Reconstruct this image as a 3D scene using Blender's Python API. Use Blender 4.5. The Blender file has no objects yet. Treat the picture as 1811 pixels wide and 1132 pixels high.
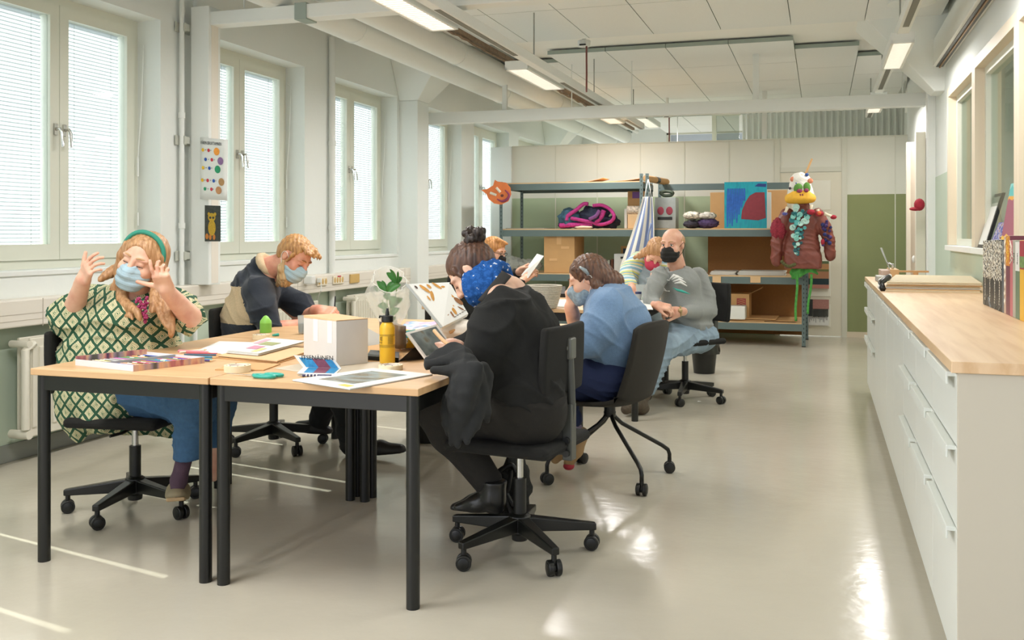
import bpy, bmesh, math, random
import numpy as np
from mathutils import Vector, Matrix, Quaternion
random.seed(7)
PI = math.pi
sc = bpy.context.scene
C = sc.collection

# ------------------------------------------------------------------ camera
YAW = math.radians(17.8)
SA, CA = math.sin(YAW), math.cos(YAW)
F_PX, CX, HY, EYE = 1704.0, 905.5, 414.0, 1.28
cam = bpy.data.cameras.new('camera'); camo = bpy.data.objects.new('camera', cam); C.objects.link(camo)
camo.location = (0, 0, EYE); camo.rotation_euler = (PI/2, 0, YAW)
cam.sensor_width = 36; cam.lens = 36*F_PX/1811; cam.shift_y = -(566-HY)/1811
cam.clip_start = 0.05; cam.clip_end = 200
sc.camera = camo

# ------------------------------------------------------------------ light
sc.view_settings.view_transform = 'Standard'; sc.view_settings.look = 'None'
sc.view_settings.gamma = 1.0; sc.view_settings.use_curve_mapping = False
sc.view_settings.exposure = EXPO = 0.0
w = bpy.data.worlds.new('world'); sc.world = w; w.use_nodes = True
bg = w.node_tree.nodes['Background']
bg.inputs[0].default_value = (0.93, 0.96, 1.06, 1)
_wn = w.node_tree; _tc = _wn.nodes.new('ShaderNodeTexCoord'); _dt = _wn.nodes.new('ShaderNodeVectorMath'); _dt.operation = 'DOT_PRODUCT'
_dt.inputs[1].default_value = (-0.93, -0.15, 0.33)                 # the sky is brightest on the sunny side, outside the window wall
_wn.links.new(_tc.outputs['Generated'], _dt.inputs[0])
_mr = _wn.nodes.new('ShaderNodeMapRange'); _mr.inputs[1].default_value = .3; _mr.inputs[2].default_value = .95; _mr.inputs[3].default_value = .85; _mr.inputs[4].default_value = 5.8
_wn.links.new(_dt.outputs['Value'], _mr.inputs[0]); _wn.links.new(_mr.outputs[0], bg.inputs[1])
sun = bpy.data.lights.new('sun', 'SUN'); suno = bpy.data.objects.new('sun', sun); C.objects.link(suno)
sun.energy = 16.0; sun.angle = math.radians(0.6); sun.color = (1.0, 0.97, 0.92)
_sd = Vector((0.98, -0.21, -1.12)).normalized()
suno.rotation_euler = _sd.to_track_quat('-Z', 'Y').to_euler()
sc.cycles.max_bounces = 10; sc.cycles.diffuse_bounces = 6; sc.cycles.glossy_bounces = 4
sc.cycles.transmission_bounces = 6; sc.cycles.transparent_max_bounces = 16
sc.cycles.caustics_reflective = False; sc.cycles.caustics_refractive = False
sc.cycles.sample_clamp_indirect = 6.0
sc.cycles.use_denoising = True

# ------------------------------------------------------------------ pixel helpers (survey of the photograph)
def P(px, py, d):
    l = (px-CX)/F_PX*d
    return Vector((-d*SA + l*CA, d*CA + l*SA, EYE + (HY-py)/F_PX*d))
def ray(px, py):
    return P(px, py, 1.0) - Vector((0, 0, EYE))
def on_z(px, py, z):
    r = ray(px, py); t = (z-EYE)/r.z; return Vector((r.x*t, r.y*t, z))
def on_Y(px, py, Y):
    r = ray(px, py); t = Y/r.y; return Vector((r.x*t, Y, EYE+r.z*t))
def on_X(px, py, X):
    r = ray(px, py); t = X/r.x; return Vector((X, r.y*t, EYE+r.z*t))
def on_plane(px, py, o, n):
    e = Vector((0, 0, EYE)); r = ray(px, py); t = (Vector(o)-e).dot(n)/r.dot(n); return e+r*t

# ------------------------------------------------------------------ materials
def lin(h):
    if isinstance(h, (tuple, list)): return (h[0], h[1], h[2], 1)
    h = h.lstrip('#'); v = [int(h[i:i+2], 16)/255 for i in (0, 2, 4)]
    return tuple((c/12.92 if c <= .04045 else ((c+.055)/1.055)**2.4) for c in v)+(1,)
_M = {}
def mat(name, col=None, rough=0.6, metal=0.0, spec=0.5, noise=0.0, nscale=20.0, bump=0.0, bscale=60.0, stretch=None, alpha=None, emit=None, estr=1.0, sheen=0.0, coat=0.0, trans=0.0):
    if name in _M: return _M[name]
    m = bpy.data.materials.new(name); m.use_nodes = True; nt = m.node_tree
    b = nt.nodes['Principled BSDF']; c = lin(col)
    b.inputs['Base Color'].default_value = c; b.inputs['Roughness'].default_value = rough
    b.inputs['Metallic'].default_value = metal; b.inputs['Specular IOR Level'].default_value = spec
    if sheen: b.inputs['Sheen Weight'].default_value = sheen
    if coat: b.inputs['Coat Weight'].default_value = coat
    if trans: b.inputs['Transmission Weight'].default_value = trans
    if alpha is not None: b.inputs['Alpha'].default_value = alpha
    if emit: b.inputs['Emission Color'].default_value = lin(emit); b.inputs['Emission Strength'].default_value = estr
    if noise or bump:
        tc = nt.nodes.new('ShaderNodeTexCoord'); mp = nt.nodes.new('ShaderNodeMapping')
        nt.links.new(tc.outputs['Object'], mp.inputs[0])
        if stretch: mp.inputs['Scale'].default_value = stretch
    if noise:
        n = nt.nodes.new('ShaderNodeTexNoise'); n.inputs['Scale'].default_value = nscale; n.inputs['Detail'].default_value = 5
        nt.links.new(mp.outputs[0], n.inputs[0])
        r = nt.nodes.new('ShaderNodeMapRange'); r.inputs[3].default_value = 1-noise; r.inputs[4].default_value = 1+noise
        r.inputs[1].default_value = .25; r.inputs[2].default_value = .75
        nt.links.new(n.outputs[0], r.inputs[0])
        x = nt.nodes.new('ShaderNodeVectorMath'); x.operation = 'SCALE'; x.inputs[0].default_value = c[:3]
        nt.links.new(r.outputs[0], x.inputs['Scale']); nt.links.new(x.outputs[0], b.inputs['Base Color'])
    if bump:
        n2 = nt.nodes.new('ShaderNodeTexNoise'); n2.inputs['Scale'].default_value = bscale; n2.inputs['Detail'].default_value = 4
        nt.links.new(mp.outputs[0], n2.inputs[0])
        bp = nt.nodes.new('ShaderNodeBump'); bp.inputs['Strength'].default_value = bump; bp.inputs['Distance'].default_value = .01
        nt.links.new(n2.outputs[0], bp.inputs['Height']); nt.links.new(bp.outputs[0], b.inputs['Normal'])
    _M[name] = m; return m

def nodes_of(name, rough=.6):
    m = bpy.data.materials.new(name); m.use_nodes = True; nt = m.node_tree
    b = nt.nodes['Principled BSDF']; b.inputs['Roughness'].default_value = rough
    _M[name] = m; return m, nt, b
def ramp(nt, fac, stops, interp='LINEAR'):
    r = nt.nodes.new('ShaderNodeValToRGB'); r.color_ramp.interpolation = interp
    e = r.color_ramp.elements
    while len(e) < len(stops): e.new(.5)
    for i, (p, c) in enumerate(stops): e[i].position = p; e[i].color = lin(c)
    nt.links.new(fac, r.inputs[0]); return r
def math_(nt, op, a, b=None, c=None):
    n = nt.nodes.new('ShaderNodeMath'); n.operation = op
    for i, v in enumerate((a, b, c)):
        if v is None: continue
        if hasattr(v, 'is_output'): nt.links.new(v, n.inputs[i])
        else: n.inputs[i].default_value = v
    return n.outputs[0]

WHITE = mat('white_paint', '#e2e5e1', .75, bump=.08, bscale=30)
WALLM = mat('wall_plaster', '#e3e7e3', .85, noise=.015, nscale=2, bump=.1, bscale=25)
LOWG = mat('pale_green_paint', '#bfcdbc', .7, noise=.02, nscale=3, bump=.08, bscale=30)
CEILM = mat('ceiling_paint', '#eeeee9', .9, noise=.02, nscale=1.5)
PANELM = mat('acoustic_panel', '#e4e7e5', .95, noise=.02, nscale=60)
PEDGE = mat('acoustic_edge', '#9aa69e', .9)
FRAMEM = mat('window_frame_paint', '#d8dacc', .5)
TRUNK = mat('trunking_cream', '#e2dcd0', .5)
GREYB = mat('grey_baseboard', '#8d918a', .6)
BLACK = mat('black_metal', '#131411', .34)
BLKP = mat('black_plastic', '#141512', .4, bump=.05, bscale=200)
BLKF = mat('black_fabric', '#181815', .95, noise=.15, nscale=300, bump=.3, bscale=500)
DRKF = mat('charcoal_fabric', '#2c2923', .95, noise=.18, nscale=320, bump=.3, bscale=500)
CHROME = mat('chrome', '#c8c8c4', .18, metal=1)
CARD = mat('cardboard', '#c79d6b', .85, noise=.05, nscale=8)
CARD2 = mat('cardboard_light', '#d7b58a', .85, noise=.04, nscale=8)
PAPER = mat('paper_white', '#dedfda', .8)
RACK = mat('rack_grey_steel', '#5f706f', .45)
CABW = mat('cabinet_white', '#d6d9d2', .35)
CREAM = mat('cream_frame', '#dccfb8', .5)
SKIN = mat('skin', '#dba88c', .55, noise=.04, nscale=18)

# oak worktop / beech tops with grain
def wood(name, base, dark, sx, sy, rough=.4):
    m, nt, b = nodes_of(name, rough)
    tc = nt.nodes.new('ShaderNodeTexCoord'); mp = nt.nodes.new('ShaderNodeMapping'); mp.inputs['Scale'].default_value = (sx, sy, 12)
    nt.links.new(tc.outputs['Object'], mp.inputs[0])
    n = nt.nodes.new('ShaderNodeTexNoise'); n.inputs['Scale'].default_value = 1; n.inputs['Detail'].default_value = 6; n.inputs['Distortion'].default_value = .4
    nt.links.new(mp.outputs[0], n.inputs[0])
    r = ramp(nt, n.outputs[0], [(.3, dark), (.62, base)])
    nt.links.new(r.outputs[0], b.inputs['Base Color']); return m
OAK = wood('oak_worktop', '#dcbd96', '#caa67b', 26, 1.6, .35)
BEECH = wood('beech_top', '#d3ae82', '#c69d6e', 1.8, 20, .38)
PLY = wood('shelf_board', '#d9b98e', '#c6a173', 2, 12, .6)

# glossy epoxy floor
FLOOR, nt, b = nodes_of('epoxy_floor', .17)
tc = nt.nodes.new('ShaderNodeTexCoord')
n = nt.nodes.new('ShaderNodeTexNoise'); n.inputs['Scale'].default_value = .8; n.inputs['Detail'].default_value = 5
nt.links.new(tc.outputs['Object'], n.inputs[0])
r = ramp(nt, n.outputs[0], [(.3, '#b9b3a2'), (.7, '#c4beae')]); nt.links.new(r.outputs[0], b.inputs['Base Color'])
n2 = nt.nodes.new('ShaderNodeTexNoise'); n2.inputs['Scale'].default_value = 14; n2.inputs['Detail'].default_value = 3
nt.links.new(tc.outputs['Object'], n2.inputs[0])
n3 = nt.nodes.new('ShaderNodeTexNoise'); n3.inputs['Scale'].default_value = 1.6
nt.links.new(tc.outputs['Object'], n3.inputs[0])
bp = nt.nodes.new('ShaderNodeBump'); bp.inputs['Strength'].default_value = .10; bp.inputs['Distance'].default_value = .012
bp2 = nt.nodes.new('ShaderNodeBump'); bp2.inputs['Strength'].default_value = .12; bp2.inputs['Distance'].default_value = .03
nt.links.new(n2.outputs[0], bp.inputs['Height']); nt.links.new(n3.outputs[0], bp2.inputs['Height']); nt.links.new(bp2.outputs[0], bp.inputs['Normal'])
nt.links.new(bp.outputs[0], b.inputs['Normal'])

# thin glass and translucent sheets
def thin(name, col, tr, rough=.02, fresnel=True):
    m = bpy.data.materials.new(name); m.use_nodes = True; nt = m.node_tree
    nt.nodes.remove(nt.nodes['Principled BSDF']); out = nt.nodes['Material Output']
    t = nt.nodes.new('ShaderNodeBsdfTransparent'); g = nt.nodes.new('ShaderNodeBsdfGlossy'); g.inputs['Roughness'].default_value = rough
    t.inputs[0].default_value = lin(col); mx = nt.nodes.new('ShaderNodeMixShader')
    mx.inputs[0].default_value = 1-tr
    nt.links.new(t.outputs[0], mx.inputs[1]); nt.links.new(g.outputs[0], mx.inputs[2]); nt.links.new(mx.outputs[0], out.inputs[0])
    _M[name] = m; return m
GLASS = thin('window_glass', '#f4f8f6', .93)
GLASSR = thin('interior_glass', '#e4e9e4', .84)
def transl(name, col, amt, tp=0.0, rough=.6):
    m = bpy.data.materials.new(name); m.use_nodes = True; nt = m.node_tree
    nt.nodes.remove(nt.nodes['Principled BSDF']); out = nt.nodes['Material Output']
    d = nt.nodes.new('ShaderNodeBsdfDiffuse'); t = nt.nodes.new('ShaderNodeBsdfTranslucent')
    d.inputs[0].default_value = lin(col); t.inputs[0].default_value = lin(col)
    mx = nt.nodes.new('ShaderNodeMixShader'); mx.inputs[0].default_value = amt
    nt.links.new(d.outputs[0], mx.inputs[1]); nt.links.new(t.outputs[0], mx.inputs[2]); o = mx.outputs[0]
    if tp:
        tr = nt.nodes.new('ShaderNodeBsdfTransparent'); m2 = nt.nodes.new('ShaderNodeMixShader'); m2.inputs[0].default_value = tp
        nt.links.new(o, m2.inputs[1]); nt.links.new(tr.outputs[0], m2.inputs[2]); o = m2.outputs[0]
    nt.links.new(o, out.inputs[0]); _M[name] = m; return m
SLAT = transl('blind_slat', '#b4bab9', .5)
BAGM = transl('bag_film', '#eef2ee', .5, .68)

# ------------------------------------------------------------------ mesh builder
def rotz(a): return Matrix.Rotation(a, 3, 'Z')
class MB:
    def __init__(s): s.v = []; s.f = []; s.mi = []; s.m = 0
    def _add(s, vs, fs):
        o = len(s.v); s.v += [tuple(v) for v in vs]; s.f += [tuple(i+o for i in f) for f in fs]; s.mi += [s.m]*len(fs); return s
    def mat(s, i): s.m = i; return s
    def box(s, c, d, R=None):
        c = Vector(c); h = Vector(d)/2; vs = []
        for x in (-1, 1):
            for y in (-1, 1):
                for z in (-1, 1):
                    p = Vector((x*h.x, y*h.y, z*h.z)); vs.append(c+(R@p if R else p))
        return s._add(vs, [(0, 1, 3, 2), (4, 6, 7, 5), (0, 4, 5, 1), (2, 3, 7, 6), (0, 2, 6, 4), (1, 5, 7, 3)])
    def bb(s, x0, x1, y0, y1, z0, z1): return s.box(((x0+x1)/2, (y0+y1)/2, (z0+z1)/2), (abs(x1-x0), abs(y1-y0), abs(z1-z0)))
    def rect(s, x0, x1, y0, y1, z0, z1, t, tb=None):   # upright frame in a y-z plane, members do not overlap
        tb = t if tb is None else tb
        s.bb(x0, x1, y0, y0+t, z0, z1); s.bb(x0, x1, y1-t, y1, z0, z1); s.bb(x0, x1, y0+t, y1-t, z0, z0+tb); return s.bb(x0, x1, y0+t, y1-t, z1-t, z1)
    def hexa(s, b4, t4):   # eight corners: bottom ccw, top ccw
        return s._add(list(b4)+list(t4), [(3, 2, 1, 0), (4, 5, 6, 7), (0, 1, 5, 4), (1, 2, 6, 5), (2, 3, 7, 6), (3, 0, 4, 7)])
    def cyl(s, a, b, r0, r1=None, n=16, caps=True):
        a = Vector(a); b = Vector(b); r1 = r0 if r1 is None else r1
        z = (b-a).normalized(); x = z.orthogonal().normalized(); y = z.cross(x); vs = []
        for p, r in ((a, r0), (b, r1)):
            for i in range(n): t = 2*PI*i/n; vs.append(p+(x*math.cos(t)+y*math.sin(t))*r)
        fs = [(i, (i+1) % n, n+(i+1) % n, n+i) for i in range(n)]
        if caps: fs += [tuple(reversed(range(n))), tuple(range(n, 2*n))]
        return s._add(vs, fs)
    def tube(s, pts, r, n=8, closed=False):
        pts = [Vector(p) for p in pts]; N = len(pts); vs = []; x = None
        for i, p in enumerate(pts):
            a = pts[i-1] if (i > 0 or closed) else p; b2 = pts[(i+1) % N] if (i < N-1 or closed) else p
            z = (b2-a).normalized()
            if x is None: x = z.orthogonal().normalized()
            else:
                x = (x-z*x.dot(z)); x = x.normalized() if x.length > 1e-6 else z.orthogonal().normalized()
            y = z.cross(x); rr = r[i] if isinstance(r, (list, tuple)) else r
            for k in range(n): t = 2*PI*k/n; vs.append(p+(x*math.cos(t)+y*math.sin(t))*rr)
        fs = []; M = N if closed else N-1
        for i in range(M):
            j = (i+1) % N
            for k in range(n): fs.append((i*n+k, i*n+(k+1) % n, j*n+(k+1) % n, j*n+k))
        if not closed: fs += [tuple(reversed(range(n))), tuple(range((N-1)*n, N*n))]
        return s._add(vs, fs)
    def lathe(s, prof, c=(0, 0, 0), n=24, R=None):
        c = Vector(c); vs = []; fs = []
        for (r, z) in prof:
            for i in range(n):
                t = 2*PI*i/n; p = Vector((r*math.cos(t), r*math.sin(t), z)); vs.append(c+(R@p if R else p))
        for j in range(len(prof)-1):
            for i in range(n): fs.append((j*n+i, j*n+(i+1) % n, (j+1)*n+(i+1) % n, (j+1)*n+i))
        return s._add(vs, fs)
    def sphere(s, c, r, n=14, R=None):
        r = Vector((r, r, r)) if not isinstance(r, (tuple, list, Vector)) else Vector(r); c = Vector(c); vs = []; fs = []; m = n//2
        for j in range(m+1):
            for i in range(n):
                a = PI*j/m; t = 2*PI*i/n
                p = Vector((r.x*math.sin(a)*math.cos(t), r.y*math.sin(a)*math.sin(t), r.z*math.cos(a))); vs.append(c+(R@p if R else p))
        for j in range(m):
            for i in range(n): fs.append((j*n+i, (j+1)*n+i, (j+1)*n+(i+1) % n, j*n+(i+1) % n))
        return s._add(vs, fs)
    def prism(s, poly, z0, z1, X=None):   # poly in xy, X maps local->world
        n = len(poly); vs = [Vector((p[0], p[1], z0)) for p in poly]+[Vector((p[0], p[1], z1)) for p in poly]
        if X: vs = [X@v for v in vs]
        return s._add(vs, [tuple(reversed(range(n))), tuple(range(n, 2*n))]+[(i, (i+1) % n, n+(i+1) % n, n+i) for i in range(n)])
    def sheet(s, fn, nu, nv, th=0.0):      # fn(u,v)->Vector, optional thickness
        g = [[Vector(fn(i/nu, j/nv)) for j in range(nv+1)] for i in range(nu+1)]
        W = nv+1; vs = [p for row in g for p in row]; fs = [(i*W+j, (i+1)*W+j, (i+1)*W+j+1, i*W+j+1) for i in range(nu) for j in range(nv)]
        if not th: return s._add(vs, fs)
        N = len(vs); vs2 = []
        for i in range(nu+1):
            for j in range(nv+1):
                a = g[min(i+1, nu)][j]-g[max(i-1, 0)][j]; b = g[i][min(j+1, nv)]-g[i][max(j-1, 0)]
                nn = a.cross(b); nn = nn.normalized() if nn.length > 1e-9 else Vector((0, 0, 1)); vs2.append(g[i][j]-nn*th)
        fs2 = [tuple(N+q for q in reversed(f)) for f in fs]
        e = []
        for i in range(nu): e += [(i*W, N+i*W, N+(i+1)*W, (i+1)*W), ((i+1)*W+nv, N+(i+1)*W+nv, N+i*W+nv, i*W+nv)]
        for j in range(nv): e += [(j+1, N+j+1, N+j, j), (nu*W+j, N+nu*W+j, N+nu*W+j+1, nu*W+j+1)]
        return s._add(vs+vs2, fs+fs2+e)
    def build(s, name, m, parent=None, smooth=False, bevel=0, seg=2, sub=0, label=None, cat=None, group=None, kind=None):
        me = bpy.data.meshes.new(name); me.from_pydata(s.v, [], s.f)
        for k in (m if isinstance(m, (list, tuple)) else [m]): me.materials.append(k)
        me.polygons.foreach_set('material_index', s.mi)
        bm = bmesh.new(); bm.from_mesh(me); bmesh.ops.recalc_face_normals(bm, faces=bm.faces); bm.to_mesh(me); bm.free()
        o = bpy.data.objects.new(name, me); C.objects.link(o)
        if smooth:
            me.polygons.foreach_set('use_smooth', [True]*len(me.polygons))
            if smooth != 'all': me.set_sharp_from_angle(angle=math.radians(40))
        if bevel:
            b = o.modifiers.new('bevel', 'BEVEL'); b.width = bevel; b.segments = seg; b.limit_method = 'ANGLE'; b.angle_limit = math.radians(50)
            b.harden_normals = False
        if sub: q = o.modifiers.new('sub', 'SUBSURF'); q.levels = sub; q.render_levels = sub
        attach(o, parent)
        if label or cat or kind: tag(o, label, cat, group, kind)
        return o
def attach(o, parent):
    if parent is not None:
        o.parent = parent; o.matrix_parent_inverse = full(parent).inverted()
def full(o):
    m = o.matrix_basis.copy()
    return full(o.parent)@o.matrix_parent_inverse@m if o.parent else m
def tag(o, label=None, cat=None, group=None, kind=None):
    if label: o['label'] = label
    if cat: o['category'] = cat
    if group: o['group'] = group
    if kind: o['kind'] = kind
    return o
def thing(name, label, cat, loc=(0, 0, 0), rz=0, group=None):
    o = bpy.data.objects.new(name, None); C.objects.link(o); o.empty_display_size = .1
    o.location = loc; o.rotation_euler = (0, 0, rz); return tag(o, label, cat, group)
def copy_tree(o, parent=None):
    kids = [c for c in bpy.data.objects if c.parent == o]
    c = o.copy(); C.objects.link(c)
    if parent is not None: c.parent = parent
    for k in kids: copy_tree(k, c)
    return c
def text(s, size, mtx, m, parent, name='lettering', ext=.0004, align='LEFT'):
    cu = bpy.data.curves.new(name, 'FONT'); cu.body = s; cu.size = size; cu.extrude = ext; cu.align_x = align; cu.resolution_u = 2
    tmp = bpy.data.objects.new(name, cu); C.objects.link(tmp); dg = bpy.context.evaluated_depsgraph_get()
    me = bpy.data.meshes.new_from_object(tmp.evaluated_get(dg)); bpy.data.objects.remove(tmp); bpy.data.curves.remove(cu)
    me.name = name; me.materials.clear(); me.materials.append(m); me.transform(mtx)
    o = bpy.data.objects.new(name, me); C.objects.link(o); attach(o, parent); return o
def area(name, loc, rx, sx, sy, energy, col, parent):
    l = bpy.data.lights.new(name, 'AREA'); l.shape = 'RECTANGLE'; l.size = sx; l.size_y = sy; l.energy = energy; l.color = col
    o = bpy.data.objects.new(name, l); C.objects.link(o); o.location = loc; o.rotation_euler = rx; attach(o, parent); return o
def basis(o, x, y, z=None):
    x = Vector(x).normalized(); y = Vector(y).normalized(); z = x.cross(y).normalized(); y = z.cross(x)
    m = Matrix((x, y, z)).transposed().to_4x4(); m.translation = Vector(o); return m
def S(name, mb, m, label, **k):
    return mb.build(name, m, label=label, kind='structure', **k)
# ================================================================== IMPLICIT SURFACES FOR BODIES AND CLOTHES
def V(*a): return np.array(a if len(a) > 1 else a[0], dtype=np.float64)
class SDF:
    def __init__(s, mul=1.0): s.p = []; s.mul = mul
    def cap(s, a, b, ra, rb=None, k=.02, neg=False):
        a, b = V(tuple(a)), V(tuple(b)); rb = ra if rb is None else rb; ra *= s.mul; rb *= s.mul; R = max(ra, rb)
        ba = b-a; L = max(float(ba@ba), 1e-9)
        def f(X, Y, Z):
            px, py, pz = X-a[0], Y-a[1], Z-a[2]; t = np.clip((px*ba[0]+py*ba[1]+pz*ba[2])/L, 0, 1)
            return np.sqrt((px-ba[0]*t)**2+(py-ba[1]*t)**2+(pz-ba[2]*t)**2)-(ra+(rb-ra)*t)
        s.p.append((f, np.minimum(a, b)-R, np.maximum(a, b)+R, k, neg)); return s
    def ell(s, c, r, M=None, k=.02, neg=False):     # M: 3x3 (columns = local axes)
        c = V(tuple(c)); r = V(tuple(r)) if hasattr(r, '__len__') else V(r, r, r); M = np.eye(3) if M is None else np.array(M)
        ext = np.abs(M)@r
        def f(X, Y, Z):
            px, py, pz = X-c[0], Y-c[1], Z-c[2]
            q = [px*M[0, i]+py*M[1, i]+pz*M[2, i] for i in range(3)]
            k0 = np.sqrt(sum((q[i]/r[i])**2 for i in range(3))); k1 = np.sqrt(sum((q[i]/r[i]**2)**2 for i in range(3)))+1e-9
            return k0*(k0-1)/k1
        s.p.append((f, c-ext, c+ext, k, neg)); return s
    def box(s, c, h, M=None, rad=.01, k=.01, neg=False):
        c = V(tuple(c)); h = V(tuple(h)); M = np.eye(3) if M is None else np.array(M); ext = np.abs(M)@(h)
        def f(X, Y, Z):
            px, py, pz = X-c[0], Y-c[1], Z-c[2]
            q = [np.abs(px*M[0, i]+py*M[1, i]+pz*M[2, i])-(h[i]-rad) for i in range(3)]
            return np.sqrt(sum(np.maximum(a, 0)**2 for a in q))+np.minimum(np.maximum(np.maximum(q[0], q[1]), q[2]), 0)-rad
        s.p.append((f, c-ext, c+ext, k, neg)); return s
    def cut(s, o, n, k=.004, lo=None, hi=None):        # keep the side opposite to n
        o, n = V(tuple(o)), V(tuple(n)); n = n/np.linalg.norm(n)
        s.p.append(('cut', o, n, k, lo, hi)); return s
    def chain(s, pts, rs, k=.02):
        for i in range(len(pts)-1): s.cap(pts[i], pts[i+1], rs[i], rs[i+1], k)
        return s
    def mesh(s, h):
        pr = [q for q in s.p if q[0] != 'cut']
        lo = np.min([q[1] for q in pr if not q[4]], axis=0)-3*h-.02; hi = np.max([q[2] for q in pr if not q[4]], axis=0)+3*h+.02
        n = np.ceil((hi-lo)/h).astype(int)+1
        ax = [lo[i]+h*np.arange(n[i]) for i in range(3)]
        F = np.full(tuple(n), .25)
        for q in s.p:
            if q[0] == 'cut':
                _, o, nn, k, l2, h2 = q
                l3 = lo if l2 is None else V(tuple(l2)); h3 = hi if h2 is None else V(tuple(h2))
                i0 = np.clip(np.floor((l3-lo)/h).astype(int), 0, n-1); i1 = np.clip(np.ceil((h3-lo)/h).astype(int)+1, 1, n)
                sl = tuple(slice(i0[i], i1[i]) for i in range(3)); X, Y, Z = np.meshgrid(*[ax[i][sl[i]] for i in range(3)], indexing='ij', sparse=True)
                d = (X-o[0])*nn[0]+(Y-o[1])*nn[1]+(Z-o[2])*nn[2]; F[sl] = np.maximum(F[sl], d); continue
            f, l2, h2, k, neg = q; m = k+2.5*h
            i0 = np.clip(np.floor((l2-m-lo)/h).astype(int), 0, n-1); i1 = np.clip(np.ceil((h2+m-lo)/h).astype(int)+1, 1, n)
            sl = tuple(slice(i0[i], i1[i]) for i in range(3)); X, Y, Z = np.meshgrid(*[ax[i][sl[i]] for i in range(3)], indexing='ij', sparse=True)
            d = f(X, Y, Z); A = F[sl]
            if neg:
                b = -d; t = np.clip(.5-.5*(A-b)/k*-1, 0, 1); t = np.clip(.5+.5*(A-b)/k, 0, 1); F[sl] = b*(1-t)+A*t+k*t*(1-t)
            else:
                t = np.clip(.5+.5*(A-d)/k, 0, 1); F[sl] = A*(1-t)+d*t-k*t*(1-t)
        return _nets(F, lo, h)
def _nets(F, lo, h):
    S_ = F < 0; n = F.shape
    c = np.zeros((n[0]-1, n[1]-1, n[2]-1), np.int8)
    for dx in (0, 1):
        for dy in (0, 1):
            for dz in (0, 1): c += S_[dx:n[0]-1+dx, dy:n[1]-1+dy, dz:n[2]-1+dz]
    I, J, K = np.nonzero((c > 0) & (c < 8)); idx = np.full(c.shape, -1, np.int64); idx[I, J, K] = np.arange(len(I))
    acc = np.zeros((len(I), 3)); cnt = np.zeros(len(I))
    cr = [(x, y, z) for x in (0, 1) for y in (0, 1) for z in (0, 1)]
    for a in cr:
        for d in range(3):
            if a[d]: continue
            b = list(a); b[d] = 1
            fa = F[I+a[0], J+a[1], K+a[2]]; fb = F[I+b[0], J+b[1], K+b[2]]; m = (fa < 0) != (fb < 0)
            t = np.where(m, fa/np.where(m, fa-fb, 1), 0); p = np.tile(np.array(a, float), (len(I), 1)); p[:, d] += t
            acc[m] += p[m]; cnt[m] += 1
    v = lo+h*(np.stack([I, J, K], 1)+acc/cnt[:, None])
    fs = []
    for d in range(3):
        u, w_ = (d+1) % 3, (d+2) % 3
        sl0 = [slice(None)]*3; sl1 = [slice(None)]*3; sl0[d] = slice(0, -1); sl1[d] = slice(1, None)
        A = S_[tuple(sl0)]; B = S_[tuple(sl1)]; E = np.argwhere(A != B)
        E = E[(E[:, u] > 0) & (E[:, w_] > 0) & (E[:, u] < n[u]-1) & (E[:, w_] < n[w_]-1)]
        if not len(E): continue
        inside = A[E[:, 0], E[:, 1], E[:, 2]]
        def g(du, dw): q = E.copy(); q[:, u] += du; q[:, w_] += dw; return idx[q[:, 0], q[:, 1], q[:, 2]]
        q = np.stack([g(-1, -1), g(0, -1), g(0, 0), g(-1, 0)], 1); q[~inside] = q[~inside][:, ::-1]; fs.append(q)
    return v, np.concatenate(fs)
def np_normals(v, f):
    a = v[f[:, 2]]-v[f[:, 0]]; b = v[f[:, 3]]-v[f[:, 1]]; fn = np.cross(a, b); vn = np.zeros_like(v)
    for i in range(4): np.add.at(vn, f[:, i], fn)
    return vn/(np.linalg.norm(vn, axis=1)[:, None]+1e-12)
def relax(v, f, it=2, lam=.5):
    e = np.concatenate([f[:, [0, 1]], f[:, [1, 2]], f[:, [2, 3]], f[:, [3, 0]]]); cnt = np.zeros(len(v)); np.add.at(cnt, e[:, 0], 1); np.add.at(cnt, e[:, 1], 1)
    for _ in range(it):
        a = np.zeros_like(v); np.add.at(a, e[:, 0], v[e[:, 1]]); np.add.at(a, e[:, 1], v[e[:, 0]]); v = v+lam*(a/np.maximum(cnt, 1)[:, None]-v)
    return v
def folds(amp, freq, dirs=((1, .3, .2), (.2, 1, .5), (.4, -.3, 1)), seed=0, sharp=1.0):
    r = np.random.RandomState(seed); ph = r.uniform(0, 6.28, 12)
    def fn(v, n):
        x, y, z = v[:, 0], v[:, 1], v[:, 2]; o = 0
        wx = 1.3*np.sin(9*y+ph[0])+1.1*np.sin(13*z+ph[1]+2*x)+.6*np.sin(21*x+ph[2]); wy = 1.2*np.sin(11*x+ph[2])+1.0*np.sin(15*z+ph[3]+3*y)
        for i, d in enumerate(dirs):
            s = np.sin(.5*freq*(1+.45*i)*(x*d[0]+y*d[1]+z*d[2])*1.6+wx+wy*(.8+.2*i)+ph[4+i]); env = np.clip(.35+.85*np.sin(7*(x*(1-.5*i)+y*.7-z)+ph[8+i]), 0, 1.2)
            o = o+(np.exp(-np.abs(s)*3.2)*1.5-.45)*env/len(dirs)*1.5
        s2 = np.sin(freq*1.9*(x-.6*y+1.1*z)+2.2*wx); o = o+.28*(np.exp(-np.abs(s2)*3)-.3)*np.clip(np.sin(9*x+7*z+ph[9])+.2, 0, 1)
        return amp*o
    return fn
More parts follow.
